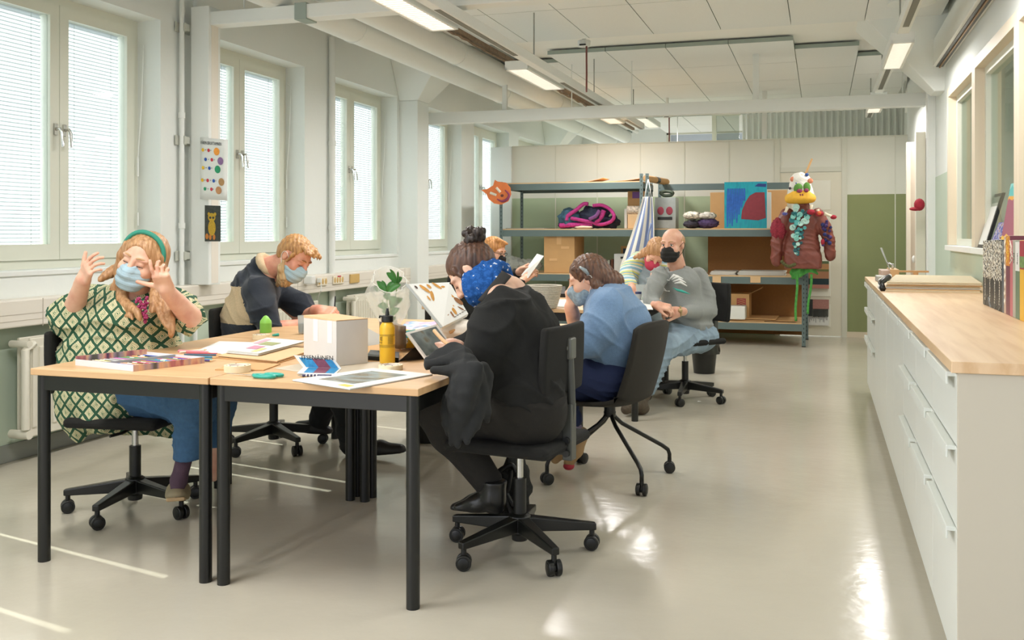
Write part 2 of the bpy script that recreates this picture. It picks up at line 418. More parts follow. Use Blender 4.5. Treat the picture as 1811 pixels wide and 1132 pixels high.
def sdf_obj(parts, name, m, parent=None, disp=None, rel=1, matfn=None, **k):
    """parts: list of (SDF, voxel) meshed separately and joined in one object"""
    vs = []; fs = []; o = 0
    for sd, h in parts:
        v, f = sd.mesh(h); v = relax(v, f, rel)
        if disp is not None:
            nn = np_normals(v, f); v = v+nn*disp(v, nn)[:, None]; v = relax(v, f, 1, .3)
        vs.append(v); fs.append(f+o); o += len(v)
    v = np.concatenate(vs).astype(np.float32); f = np.concatenate(fs).astype(np.int32)
    me = bpy.data.meshes.new(name); me.vertices.add(len(v)); me.vertices.foreach_set('co', v.ravel())
    me.loops.add(len(f)*4); me.loops.foreach_set('vertex_index', f.ravel()); me.polygons.add(len(f)); me.polygons.foreach_set('loop_start', np.arange(0, len(f)*4, 4, dtype=np.int32))
    me.polygons.foreach_set('use_smooth', np.ones(len(f), bool)); 
    for q in (m if isinstance(m, (list, tuple)) else [m]): me.materials.append(q)
    if matfn is not None: me.polygons.foreach_set('material_index', matfn(v[f].mean(axis=1)).astype(np.int32))
    me.update(calc_edges=True)
    ob = bpy.data.objects.new(name, me); C.objects.link(ob); attach(ob, parent)
    if k: tag(ob, k.get('label'), k.get('cat'), k.get('group'), k.get('kind'))
    return ob
def frame3(fwd, up=(0, 0, 1)):      # columns x=fwd, y=left, z=up
    x = Vector(fwd).normalized(); u = Vector(up); y = u.cross(x).normalized(); z = x.cross(y); return Matrix((x, y, z)).transposed()
# ================================================================== ROOM
XW, XG, YB, XR = -4.35, -4.57, 12.65, 1.0      # window wall face, glazing plane, back partition, right wall
S('floor', MB().bb(-4.75, 4.2, -1.5, 18.2, -.08, 0), FLOOR, 'glossy beige grey epoxy floor')
S('ceiling', MB().bb(-4.75, 4.2, -1.5, 18.2, 3.38, 3.5), CEILM, 'white painted concrete ceiling slab')
# window openings 1.95 m apart
WIN = [(2.17+1.95*k-1.95, 3.65+1.95*k-1.95) for k in range(-1, 9)]
ZB, ZT = 1.07, 2.76
wl = MB()
wl.bb(-4.62, XW, -1.5, 18.2, 0, ZB-.0); wl.bb(-4.62, XW, -1.5, 18.2, ZT, 3.4)
y = -1.5
for a, b_ in WIN:
    if b_ > 18: break
    wl.bb(-4.62, XW, y, a, ZB, ZT); y = b_
wl.bb(-4.62, XW, y, 18.2, ZB, ZT)
S('wall_left', wl, WALLM, 'white plastered window wall with deep reveals')
S('trim_1', MB().bb(XW, XW+.004, -1.5, 12.6, .1, .76), LOWG, 'pale green painted dado below the wall trunking')
S('baseboard_left', MB().bb(XW, XW+.014, -1.5, 12.6, 0, .1), GREYB, 'grey baseboard along the window wall', bevel=.003)
# windows
def slats(x, y0, y1, z0, z1):
    mb = MB(); n = int((z1-z0)/.0235); t = math.radians(62)
    for i in range(n):
        z = z0+(i+.5)*(z1-z0)/n; dx, dz = math.cos(t)*.0125, math.sin(t)*.0125
        mb._add([(x-dx, y0, z-dz), (x-dx, y1, z-dz), (x+dx, y1, z+dz), (x+dx, y0, z+dz)], [(0, 1, 2, 3)])
    return mb
for k, (a, b_) in enumerate(WIN):
    if b_ < 2 or b_ > 16.5: continue
    w_ = thing('window_%d' % (k+1), None, None, (XG, (a+b_)/2, ZB)); tag(w_, 'tall double casement window with closed venetian blinds, %s in the window wall' % ['', 'beside the camera', 'nearest', 'second', 'third', 'fourth', 'fifth', 'sixth', 'seventh', 'eighth'][k], kind='structure')
    m_ = (a+b_)/2
    fr = MB()
    fr.rect(XG-.05, XG+.03, a, b_, ZB, ZT, .05)
    fr.build('window_frame', FRAMEM, w_)
    S_ = MB().bb(XG+.03, XW+.012, a+.001, b_-.001, ZB-.03, ZB-.002); S_.build('window_sill', WHITE, w_, bevel=.004)
    for (y0, y1, hd) in ((a+.052, m_-.002, 1), (m_+.002, b_-.052, -1)):
        sh = MB(); t = .075
        z0, z1 = ZB+.052, ZT-.052
        sh.rect(XG-.045, XG+.045, y0, y1, z0, z1, t, t+.02)
        s_ = sh.build('sash', FRAMEM, w_)
        MB().bb(XG+.02, XG+.024, y0+t, y1-t, z0+t+.02, z1-t).build('pane', GLASS, s_)
        bl = slats(XG-.02, y0+t+.022, y1-t-.014, z0+t+.016, z1-t+.004).build('venetian_blind', SLAT, w_)
        cd = MB()
        for yy in (y0+t+.1, y1-t-.1): cd.tube([(XG-.004, yy, z0+t), (XG-.004, yy, z1-t)], .0012, 4)
        cd.build('blind_cord', SLAT, bl)
        hy = (y1-.035) if hd > 0 else (y0+.035); hz = 1.93
        h_ = MB(); h_.bb(XG+.045, XG+.055, hy-.013, hy+.013, hz-.035, hz+.035)
        h_.tube([(XG+.05, hy, hz), (XG+.085, hy, hz+.004), (XG+.095, hy+.004, hz-.02), (XG+.1, hy+.006, hz-.11)], [.009, .009, .009, .007], 8)
        h_.build('window_handle', CHROME, s_, smooth=True)
    wd = MB(); wd.tube([(XG+.05, b_-.02, ZT-.14), (XG+.09, b_-.015, ZT-.17), (XG+.085, b_-.03, ZT-.6), (XG+.06, b_-.035, ZT-.95)], .004, 6)
    wd.cyl((XG+.06, b_-.035, ZT-1.3), (XG+.06, b_-.035, ZT-.95), .0015, n=5); wd.cyl((XG+.06, b_-.035, ZT-1.08), (XG+.06, b_-.035, ZT-.95), .007, n=8); wd.cyl((XG+.06, b_-.035, ZT-1.42), (XG+.06, b_-.035, ZT-1.33), .006, n=8)
    wd.build('blind_wand', WHITE, w_, smooth=True)
# concrete columns with haunches on the window wall
def column_left(y0, y1, name):
    c = MB(); c.bb(XW-.02, -4.13, y0, y1, .0, 2.72)
    c.hexa([(XW, y0-.0, 2.72), (-4.13, y0-.0, 2.72), (-4.13, y1, 2.72), (XW, y1, 2.72)], [(XW, y0-.35, 3.38), (-3.55, y0-.35, 3.38), (-3.55, y1+.35, 3.38), (XW, y1+.35, 3.38)])
    S(name, c, WALLM, 'white concrete column with flared head between windows', bevel=.008)
column_left(9.55, 9.86, 'trim_2'); column_left(3.72, 4.0, 'trim_3'); column_left(15.35, 15.7, 'trim_4')
# ceiling beams
for i, (yb, ye_) in enumerate(((3.2, 3.9), (8.78, 10.6), (14.3, 15.2))):
    S('trim_%d' % (5+i), MB().bb(-4.4, 1.1, yb, ye_, 3.16, 3.4), CEILM, 'white concrete ceiling beam', bevel=.01)
# flared beam heads on the right side
def haunch(yc, name):
    c = MB(); x1 = 1.1
    c.hexa([(.92, yc-.16, 2.5), (x1, yc-.16, 2.5), (x1, yc+.16, 2.5), (.92, yc+.16, 2.5)], [(.1, yc-.5, 3.38), (x1, yc-.5, 3.38), (x1, yc+.5, 3.38), (.1, yc+.5, 3.38)])
    S(name, c, WALLM, 'white flared concrete column head at the right wall', bevel=.01)
haunch(9.1, 'trim_8'); haunch(14.7, 'trim_9'); haunch(3.4, 'trim_10')
# acoustic ceiling panels
def apanel(x, y0, z=3.1, L=1.2):
    mb = MB(); mb.bb(x+.003, x+.597, y0+.003, y0+L-.003, z, z+.04)
    mb.mi = [0]*6; mb.mi[2] = 1; mb.mi[3] = 1; mb.mi[0] = 1; mb.mi[1] = 1
    o = mb.build('ceiling_panel', [PANELM, PEDGE]); return o
rows = [('the ceiling bay nearest the camera', 3.95, 8.75, 0), ('the middle ceiling bay', 9.42, 14.22, 1), ('the far ceiling bay', 15.0, 17.4, 2)]
for nm, ys, ye, q in rows:
    for ci, x in enumerate([-2.65+.6*i for i in range(4)]+[-3.25, -3.85, -.25, .35]):
        y0 = ys+(0 if ci < 4 else (.45 if ci in (4, 6) else 1.05)) if q else ys
        while y0+1.19 < ye+.05:
            o = apanel(x, y0); pos = ['over the tables', 'beside the pipes'][ci in (4, 5)]
            tag(o, 'grey white acoustic panel under the slab in %s, %s' % (nm, 'over the room' if pos == 'over the tables' else 'beside the pipes'), 'ceiling panel', 'acoustic panels in '+nm)
            y0 += 1.2
# pipes
def pipe(x, z, r, y0, y1, name, label, joints=()):
    t = thing(name, label, 'pipe', (x, y0, z))
    MB().cyl((x, y0, z), (x, y1, z), r, n=28).build('pipe_body', WHITE, t, smooth=True)
    for j in joints: MB().cyl((x, j, z), (x, j+.04, z), r+.006, n=28).build('pipe_collar', WHITE, t, smooth=True)
pipe(-3.65, 2.98, .13, 1.2, 17.2, 'ceiling_pipe', 'thick white lagged pipe nearest the windows under the ceiling', (3.3, 7.1, 10.9, 14.6))
pipe(-3.33, 3.02, .115, 1.2, 17.0, 'ceiling_pipe', 'white lagged pipe second from the windows under the ceiling', (4.2, 8.6, 12.2))
pipe(-3.12, 3.1, .035, 1.2, 17, 'ceiling_pipe', 'thin white pipe above the two lagged pipes')
ct = MB(); ct.bb(-3.02, -2.98, 5.3, 16, 3.02, 3.06); ct.tube([(-3.0+random.uniform(-.012, .012), 5.3+i*.12, 3.0+random.uniform(-.01, .01)) for i in range(80)], .012, 6)
tag(ct.build('cable_bundle', mat('dusty_cable', '#7d6a55', .9, noise=.3, nscale=30)), 'brown dusty cable bundle running under the ceiling beside the pipes', 'cable')
# vertical thin pipes on wall_left
for i, (yy, lbl) in enumerate(((5.78, 'thin white vertical pipe behind the poster post, left one'), (5.93, 'thin white vertical pipe behind the poster post, right one'), (7.98, 'thin white vertical pipe between second and third window'))):
    t = thing('wall_pipe', lbl, 'pipe', (-4.32, yy, 0))
    MB().cyl((-4.31, yy, .05), (-4.31, yy, 3.1), .017 if i < 2 else .03, n=14).build('pipe_body', WHITE, t, smooth=True)
    for z in (1.32, 2.1): MB().cyl((-4.31, yy, z), (-4.31, yy, z+.04), .024 if i < 2 else .036, n=14).build('pipe_collar', WHITE, t, smooth=True)
# wall trunking with sockets
tr = thing('cable_trunking', 'cream plastic cable trunking running along under the windows', 'trunking', (-4.3, 5, .84))
mb = MB(); mb.bb(XW+.006, -4.215, .5, 12.4, .765, .918); mb.build('trunking_body', TRUNK, tr, bevel=.008)
mb = MB()
for z in (.80, .835): mb.bb(-4.216, -4.2135, .5, 12.4, z, z+.003)
for y in (4.4, 7.2, 9.4, 11.0): mb.bb(-4.216, -4.213, y, y+.004, .758, .916)
mb.build('trunking_seam', mat('seam', '#b9b1a3', .6), tr)
SOCK = mat('socket_plastic', '#e7ddc6', .4); SOCKD = mat('socket_dark', '#c9a868', .5)
def socket(px0, px1, py0, py1, n, label, blank=False):
    a = on_X(px0, py1, -4.213); b = on_X(px1, py0, -4.213); t = thing('wall_socket', label, 'socket', a)
    MB().bb(-4.213, -4.200, a.y, b.y, a.z, b.z).build('faceplate', SOCKD if blank else SOCK, t, bevel=.003)
    for i in range(n):
        yy = a.y+(i+.5)*(b.y-a.y)/n; zc = (a.z+b.z)/2
        MB().sphere((-4.200, yy, zc), (.004, (b.y-a.y)/n*.36, (b.z-a.z)*.36), 12).build('outlet', SOCKD, t, smooth=True)
    return t
socket(560, 577, 490, 506, 3, 'cream socket plate with white plug cable on the trunking')
t = socket(588, 606, 487, 503, 4, 'cream four gang socket with red label on the trunking')
a = on_X(597, 489, -4.2); MB().bb(-4.2, -4.195, a.y, a.y+.06, a.z-.005, a.z+.006).build('red_label', mat('label_red', '#c03a4a', .6), t)
socket(618, 634, 484, 501, 0, 'blank yellowish square cover plate on the trunking', True)
a = on_X(540, 488, -4.21); t = thing('plug_adapter', 'white plug adapter in the trunking by the bearded man', 'plug', a)
MB().bb(-4.213, -4.13, a.y-.03, a.y+.04, a.z-.07, a.z).build('adapter_body', PAPER, t, bevel=.01)
a = on_X(563, 496, -4.19); e = on_X(558, 538, -4.3)
t = thing('plug_cable', 'white cable with plug hanging from the trunking socket', 'cable', a)
MB().tube([a, a+Vector((.03, 0, -.02)), a+Vector((.03, -.01, -.09)), (a+e)/2+Vector((0, .02, -.04)), e], .005, 8).build('cable', PAPER, t, smooth=True)
MB().bb(a.x-.01, a.x+.03, a.y-.015, a.y+.015, a.z-.02, a.z+.02).build('plug', PAPER, t, bevel=.006)
# radiators below the windows
for (y0, y1, lbl) in ((4.28, 5.55, 'white panel radiator under the nearest window'), (6.3, 7.5, 'white panel radiator behind the bearded man'), (8.2, 9.4, 'white panel radiator under the third window'), (9.95, 11.4, 'white panel radiator behind the leafy plant')):
    t = thing('radiator', lbl, 'radiator', (-4.25, y0, .12))
    MB().bb(XW+.002, -4.27, y0+.2, y0+.23, .3, .6).build('wall_bracket', WHITE, t)
    RADM = mat('radiator_cream', '#dcd8c8', .45)
    for x in (-4.27, -4.19):
        mb = MB(); nn = int((y1-y0)/.05)
        mb.bb(x-.012, x+.006, y0, y1, .15, .7)
        for i in range(nn): yy = y0+(i+.5)*(y1-y0)/nn; mb.bb(x+.002, x+.014, yy-.016, yy+.016, .2, .65)
        mb.build('radiator_panel', RADM, t, bevel=.006)
    mb = MB(); mb.tube([(-4.18, y0-.04, .2), (-4.18, y0-.04, .64), (-4.18, y0+.02, .67)], .022, 10); mb.cyl((-4.29, y0-.03, .17), (-4.16, y0-.03, .17), .025, n=12); mb.cyl((-4.29, y0-.03, .67), (-4.16, y0-.03, .67), .02, n=12)
    mb.build('radiator_valve', RADM, t, smooth=True)

# poster post (vertical service trunk) and the suspended trunks
pw = thing('service_post', 'white square service post carrying the colour chart, rising from trunking', 'post', (-4.2, 5.93, .9))
MB().bb(-4.28, -4.13, 5.84, 5.98, .918, 2.9).build('post_body', WHITE, pw, bevel=.006)
mb = MB(); mb.bb(-4.131, -4.128, 5.87, 5.95, .93, 2.78); mb.build('post_cover', TRUNK, pw)
for z in (1.1, 1.92, 2.72):
    mb = MB()
    mb.bb(-4.34, -4.28, 5.79, 5.83, z, z+.05); mb.bb(-4.34, -4.33, 5.74, 5.9, z-.01, z+.06)
    for j in range(3): mb.bb(-4.335+j*.02, -4.32+j*.02, 5.775, 5.795, z-.005, z+.055)
    mb.build('bracket', mat('bracket_grey', '#b9bbb0', .5), pw, bevel=.003)
tb = thing('suspended_trunk', 'white suspended trunk crossing from the poster post near the camera', 'trunk', (-3, 5.93, 2.8))
MB().bb(-4.28, .8, 5.86, 5.99, 2.765, 2.86).build('trunk_body', WHITE, tb, bevel=.004)
MB().bb(-3.45, -3.36, 5.85, 6.0, 2.755, 2.87).build('trunk_joint', PEDGE, tb)
for x in (-3.9, -2.7, -1.4): MB().cyl((x, 5.93, 2.86), (x, 5.93, 3.38), .006, n=8).build('hanger_rod', WHITE, tb)
tb = thing('suspended_trunk', 'long white suspended trunk crossing the room in front of the shelving', 'trunk', (-1.5, 10.04, 2.6))
MB().bb(-4.2, .95, 9.98, 10.1, 2.51, 2.635).build('trunk_body', WHITE, tb, bevel=.004)
for x in (-3.45, -3.3): pass
MB().bb(-3.33, -3.28, 10.02, 10.06, 2.63, 3.02).build('hanger_post', WHITE, tb)
for x in (-2.55, -1.9, .75): MB().cyl((x, 10.04, 2.63), (x, 10.04, 3.38), .006, n=8).build('hanger_rod', WHITE, tb)
MB().bb(-.66, -.6, 10.02, 10.06, 2.63, 3.14).build('hanger_post', WHITE, tb)
MB().bb(-.72, -.66, 12.66, 12.72, 2.48, 3.38).build('post_body', WHITE, label='white slim square post standing on the back partition', cat='post')
MB().cyl((-2.05, 14.5, 2.4), (-2.05, 14.5, 3.38), .006, n=8).build('hanger_rod', WHITE, label='thin steel rod hanging beyond the back partition', cat='rod')

# light rails and luminaires
LUM = mat('diffuser_glow', '#fff3e6', .5, emit='#ffeedd', estr=1.6)
def rail(x, y0, y1, z, label, w_=.07):
    t = thing('light_rail', label, 'rail', (x, y0, z))
    MB().bb(x-w_/2, x+w_/2, y0, y1, z, z+.075).build('rail_body', PANELM if x < 0 else WHITE, t, bevel=.004)
    for i in range(int((y1-y0)/3)+1):
        ys = y0+i*3+.3; MB().bb(x-.02, x+.02, ys, min(ys+1.6, y1), z-.003, z+.001).build('rail_slot', mat('slot_dark', '#77766c', .6), t)
    for yy in np.arange(y0+1, y1, 2.2): MB().cyl((x, yy, z+.07), (x, yy, 3.38), .006, n=8).build('hanger_rod', mat('steel', '#9a9c96', .4, metal=.6), t)
    return t
rail(-2.25, 2.2, 12.6, 2.66, 'long light rail under the ceiling on the window side')
rail(.55, 2.2, 12.5, 2.70, 'light rail under the ceiling near the right wall', .08)
def luminaire(x, y0, y1, z, w_, label, grp, x_r=None):
    t = thing('luminaire', label, 'light fixture', (x, y0, z), group=grp)
    mb = MB(); mb.bb(x-w_/2, x+w_/2, y0, y1, z+.012, z+.07); mb.bb(x-w_/2, x-w_/2+.02, y0, y1, z-.005, z+.02); mb.bb(x+w_/2-.02, x+w_/2, y0, y1, z-.005, z+.02)
    mb.bb(x-w_/2, x+w_/2, y0, y0+.02, z-.005, z+.02); mb.bb(x-w_/2, x+w_/2, y1-.02, y1, z-.005, z+.02)
    mb.build('housing', WHITE, t, bevel=.003)
    MB().bb(x-w_/2+.02, x+w_/2-.02, y0+.02, y1-.02, z+.004, z+.012).build('diffuser', LUM, t)
    mb = MB()
    for i in range(24): yy = y0+.03+i*(y1-y0-.06)/23; mb.bb(x-w_/2+.02, x+w_/2-.02, yy-.0015, yy+.0015, z-.004, z+.004)
    mb.build('louvre', PANELM, t)
    area('tube_down', (x, (y0+y1)/2, z-.008), (0, 0, 0), w_-.05, y1-y0-.06, (44 if x < 0 else 24 if x < 1 else 60), (1, .97, .95), t)
    MB().bb(min(x, x_r), max(x, x_r), (y0+y1)/2-.02, (y0+y1)/2+.02, z+.05, z+.068).build('mounting_arm', WHITE, t) if x_r is not None else None
for y0, s_ in ((-.9, 'added for fill behind the camera'), (1.85, 'nearest the camera'), (4.85, 'above the front tables'), (7.65, 'above the middle of the room'), (10.6, 'before the back partition')):  # the one behind the camera is an added fill lamp
    luminaire(-2.42, y0, y0+1.2, 2.655, .2, 'long white louvred luminaire on the window side rail, '+s_, 'luminaires on the window side rail', -2.24)
for y0, s_ in ((4.5, 'nearest the camera'), (7.35, 'above the counter'), (10.35, 'before the back partition')):
    luminaire(.55, y0, y0+1.15, 2.64, .16, 'long white luminaire on the right hand rail, '+s_, 'luminaires on the right rail')
for x_, y0, s_ in ((-2.42, 13.4, 'on the window side'), (.2, 15.2, 'on the right side'), (-1.0, 16.0, 'at the far end wall')):  # added lamps, out of view, to brighten the space beyond the partition
    luminaire(x_, y0, y0+1.2, 2.9, .2, 'long white added fill luminaire beyond the back partition, '+s_, 'luminaires beyond the partition'); MB().cyl((x_, y0+.6, 2.96), (x_, y0+.6, 3.38), .006, n=8).build('hanger_rod', WHITE, bpy.data.objects[[o.name for o in bpy.data.objects if o.name.startswith('luminaire')][-1]])
for y0, s_ in ((4.5, 'nearer'), (8.5, 'farther')): luminaire(2.5, y0, y0+1.4, 2.9, .2, 'white added fill luminaire in the neighbouring room, the %s one' % s_, 'luminaires in the neighbouring room')  # added lamps that lighten the room behind the interior glass
# small fittings
def smoke(px, py, Y, zb, label):
    a = on_Y(px, py, Y); t = thing('smoke_detector', label, 'smoke detector', a)
    MB().lathe([(0, -.03), (.05, -.028), (.06, -.01), (.062, .03), (.05, .035), (0, .035)], a, 20).build('detector_body', WHITE, t, smooth=True)
    MB().bb(a.x-.03, a.x+.03, a.y-.068, a.y-.05, a.z-.022, a.z-.01).build('vent_slot', BLACK, t)
    MB().tube([a+Vector((.03, -.03, -.02)), a+Vector((.032, -.03, -.3)), a+Vector((.03, -.03, zb-a.z))], .009, 8).build('conduit', mat('dark_red_cord', '#7c4a44', .6), t, smooth=True)
    MB().cyl(a+Vector((0, 0, .03)), (a.x, a.y, 3.38 if a.z < 3.3 else a.z+.05), .02, n=10).build('stem', WHITE, t)
smoke(1033, 78, 8.9, 2.62, 'white smoke detector with dark red conduit above the middle tables')
smoke(1180, 205, 12.9, 2.5, 'white smoke detector with dark red conduit above the back partition')
a = P(1612, 6, 7.2)
t = thing('round_diffuser', 'round white ceiling diffuser near the right wall', 'air diffuser', a)
MB().lathe([(0, -.02), (.12, -.018), (.17, 0), (.165, .02), (.05, .05), (.03, .1), (.03, 3.38-a.z)], a, 32).build('disc', WHITE, t, smooth=True)

# back partition
BW = MB(); BW.bb(-4.06, 1.08, YB, YB+.08, 1.77, 2.48)
S('wall_back', BW, mat('partition_white', '#dcdcd0', .8, noise=.01, nscale=3), 'white upper band of the back partition')
GREEN = mat('partition_green', '#aab99a', .85, noise=.02, nscale=4)
OLIVE = mat('partition_olive', '#8c9468', .85, noise=.03, nscale=3)
S('wall_back_lower', MB().bb(-4.06, -.5, YB, YB+.08, 0, 1.77), GREEN, 'sage green lower part of the back partition')
S('wall_back_right', MB().bb(.27, 1.08, YB, YB+.08, 0, 1.77), OLIVE, 'olive green panel of the back partition right of door')
sm = MB()
for x in (-3.44, -2.86, -2.28, -1.70, -1.13, .3, .86): sm.bb(x-.006, x+.006, YB-.006, YB, 0.06, 2.48)
for x in (-.53, .27): sm.bb(x-.03, x+.03, YB-.02, YB+.01, 0, 2.48)
sm.bb(-.498, .238, YB-.018, YB, 2.06, 2.12); sm.bb(-4.06, 1.05, YB-.012, YB, 2.475, 2.49)
S('trim_11', sm, mat('partition_seam', '#d2d2c4', .7), 'pale cover strips of the back partition')
S('baseboard_back', MB().bb(.27, 1.05, YB-.015, YB, 0, .07), CREAM, 'cream baseboard right of the back door')
dr = thing('door_1', None, None, (-.13, YB, 0)); tag(dr, 'white panelled door in the back partition behind the costume', kind='structure')
MB().bb(-.5, .24, YB-.005, YB+.04, .01, 2.05).build('door_leaf', mat('door_cream', '#dad6c4', .6), dr)
mb = MB()
for (z0, z1) in ((.12, .4), (.5, .95), (1.05, 1.5), (1.58, 1.95)): mb.bb(-.36, .11, YB-.012, YB-.004, z0, z1)
mb.build('door_panel', mat('door_panel_pale', '#e4e2d4', .5), dr, bevel=.003)
# left end: return to the window wall
S('wall_back_left', MB().bb(XW, -4.06, YB-.05, YB+.1, 0, 2.48), WALLM, 'white pier at the left end of the back partition')
# world beyond the partition
fw = MB(); fw.bb(-4.75, -2.75, 18.0, 18.2, 0, 3.4); fw.bb(-2.75, 4.2, 18, 18.2, 0, 2.35); fw.bb(-2.75, 4.2, 18, 18.2, 3.2, 3.4); fw.bb(-.85, 4.2, 18, 18.2, 2.35, 3.2)
S('wall_far', fw, WALLM, 'far end wall beyond the back partition')
fwn = thing('window_15', None, None, (-1.8, 18, 2.3)); tag(fwn, 'wide blinded window high in the far end wall', kind='structure')
mb = MB(); mb.bb(-2.75, -.85, 18.0, 18.05, 2.35, 2.42); mb.bb(-2.75, -2.68, 18, 18.05, 2.35, 3.2); mb.bb(-.92, -.85, 18, 18.05, 2.35, 3.2); mb.bb(-2.75, -.85, 18, 18.05, 3.13, 3.2)
mb.build('window_frame', FRAMEM, fwn)
mb = MB(); n = 30
for i in range(n): z = 2.42+(i+.5)*.71/n; mb._add([(-2.68, 18.08, z-.011), (-.92, 18.08, z-.011), (-.92, 18.07, z+.011), (-2.68, 18.07, z+.011)], [(0, 1, 2, 3)])
mb.build('venetian_blind', SLAT, fwn)
t = thing('corrugated_screen', 'white corrugated band under the ceiling beyond the partition', 'screen', (0, 14.4, 2.6))
mb = MB(); mb.sheet(lambda u, v: (-1.05+2.1*u, 13.9+.025*math.sin(u*2*PI*26), 2.55+.42*v), 320, 1, .01); mb.build('corrugated_sheet', WHITE, t)
MB().bb(-.9, -.88, 13.89, 13.91, 2.9, 3.38).build('screen_hanger', WHITE, t); MB().bb(.7, .72, 13.89, 13.91, 2.9, 3.38).build('screen_hanger', WHITE, t); MB().tube([(-1.2, 13.86, 3.0), (1.0, 13.86, 3.0)], .018, 8).build('screen_rail', WHITE, t, smooth=True)
t = thing('glazed_transom', 'narrow dark framed glazing under the ceiling beyond the partition', 'window', (-1.25, 14.6, 2.5))
mb = MB(); mb.bb(-1.5, -1.44, 14.1, 14.16, 2.4, 3.2); mb.bb(-1.44, -1.1, 14.1, 14.14, 2.4, 2.46); mb.bb(-1.44, -1.1, 14.1, 14.14, 2.98, 3.04); mb.build('transom_frame', FRAMEM, t)
MB().bb(-1.44, -1.12, 14.11, 14.13, 2.46, 2.98).build('pane', GLASSR, t)

# right wall with interior windows
rw = MB(); rw.bb(XR, XR+.1, 3.0, 8.5, 0, 1.15); rw.bb(XR, XR+.1, 3.0, 8.5, 2.45, 3.4); rw.bb(XR, XR+.1, 8.5, 12.7, 1.8, 3.4); rw.bb(XR, XR+.1, 2.7, 3.0, 0, 3.4)
S('wall_right', rw, WALLM, 'white right hand wall above the counter')
S('wall_right_lower', MB().bb(XR-.004, XR+.1, 8.5, 12.7, 0, 1.8), LOWG, 'pale green lower part of the right wall')
S('wall_right_dado', MB().bb(XR-.006, XR, 2.7, 8.5, .9, 1.149), LOWG, 'pale green strip under the interior windows')
cor = MB().tube([(XR-.03, 8.2, .95), (XR-.03, 8.2, 1.12)], .006, 6)
yw = [4.15, 5.6, 7.1, 8.5]
for i in range(3):
    a, b_ = yw[i], yw[i+1]
    t = thing('window_%d' % (16+i), None, None, (XR, (a+b_)/2, 1.15)); tag(t, 'interior window in cream frame in the right wall, %s' % ['nearest', 'middle', 'farthest'][i], kind='structure')
    mb = MB(); f_ = .07
    mb.bb(XR-.03, XR+.13, a+.001, a+f_, 1.192, 2.45); mb.bb(XR-.03, XR+.13, b_-f_, b_-.001, 1.192, 2.45); mb.bb(XR-.03, XR+.13, a+f_, b_-f_, 2.38, 2.45)
    mb.build('window_frame', CREAM, t)
    mb = MB(); mb.rect(XR+.03, XR+.1, a+f_, b_-f_, 1.192, 2.38, .05)
    mb.build('inner_frame', FRAMEM, t)
    MB().bb(XR+.06, XR+.066, a+f_+.04, b_-f_-.04, 1.22, 2.35).build('pane', GLASSR, t)
    MB().bb(XR-.05, XR+.13, a, b_, 1.15, 1.19).build('window_sill', WHITE, t, bevel=.003)
# room behind the interior windows
S('wall_beyond', MB().bb(4.0, 4.1, 1.5, 18, 0, 3.4), WALLM, 'white wall of the room behind the interior windows')
S('wall_beyond_back', MB().bb(1.1, 4.1, 11.9, 12.0, 0, 3.4), mat('grey_room', '#c3c6bd', .8), 'grey wall of the neighbouring room')
# sliding door track along the right wall
t = thing('sliding_track', 'white ceiling track box with dark slot above the interior windows', 'track', (.95, 6, 2.7))
MB().bb(.90, 1.0, 1.5, 9.98, 2.70, 2.92).build('track_box', WHITE, t, bevel=.004)
mb = MB(); mb.bb(.925, .945, 1.5, 9.9, 2.694, 2.70); mb.bb(.96, .98, 1.5, 9.9, 2.694, 2.70); mb.build('track_slot', BLACK, t)
MB().bb(.947, .958, 1.5, 9.9, 2.685, 2.70).build('track_rail', mat('track_brass', '#a07d55', .4, metal=.5), t)
# door recess and posts at the far right
S('trim_12', MB().bb(.93, 1.0, 9.6, 9.75, 0, 3.38), WHITE, 'white vertical strip at the right wall beyond the counter', bevel=.004)
d2 = thing('door_2', None, None, (.97, 11.3, 0)); tag(d2, 'white door in the right wall at the far end', kind='structure')
MB().bb(.9, .99, 10.4, 10.5, 0, 2.3).build('door_frame', mat('strip_cream', '#e2ddce', .6), d2, bevel=.003)
MB().bb(.94, .995, 10.5, 11.5, 0, 2.25).build('door_leaf', mat('door_leaf_pink', '#d8c8b4', .6), d2)
MB().bb(.9, .99, 11.5, 11.6, 0, 2.3).build('door_frame', mat('strip_cream'), d2, bevel=.003)
MB().sphere((.91, 10.75, 1.02), (.02, .03, .04), 10).build('door_handle', PAPER, d2, smooth=True)
a = on_X(1626, 362, .9)
t = thing('red_cap', 'red felt cap hanging on the strip at the right wall', 'cap', a)
RED = mat('red_felt', '#a8283a', .9, noise=.1, nscale=90)
MB().sphere(a, (.05, .08, .06), 14).build('cap_crown', RED, t, smooth=True)
MB().sphere(a+Vector((-.03, .03, -.04)), (.06, .09, .02), 12).build('cap_brim', RED, t, smooth=True)
# ================================================================== TABLES
TZ = .757
def table(x0, x1, y0, y1, label, rot=0):
    t = thing('work_table', label, 'table', ((x0+x1)/2, (y0+y1)/2, 0), group='beech work tables with black legs')
    MB().bb(x0, x1, y0, y1, TZ-.026, TZ).build('tabletop', BEECH, t, bevel=.003)
    mb = MB(); i = .03
    for yy in (y0+i, y1-i): mb.bb(x0+i, x1-i, yy-.012, yy+.012, TZ-.085, TZ-.028)
    for xx in (x0+i, x1-i): mb.bb(xx-.012, xx+.012, y0+i, y1-i, TZ-.085, TZ-.028)
    mb.build('frame', BLACK, t, bevel=.002)
    for xx in (x0+.035, x1-.035):
        for yy in (y0+.035, y1-.035):
            MB().cyl((xx, yy, 0), (xx, yy, TZ-.027), .0235, n=20).build('leg', BLACK, t, smooth=True)
    return t
table(-2.935, -2.125, 3.0, 4.215, 'beech work table nearest the camera, left half, under the crayon box')
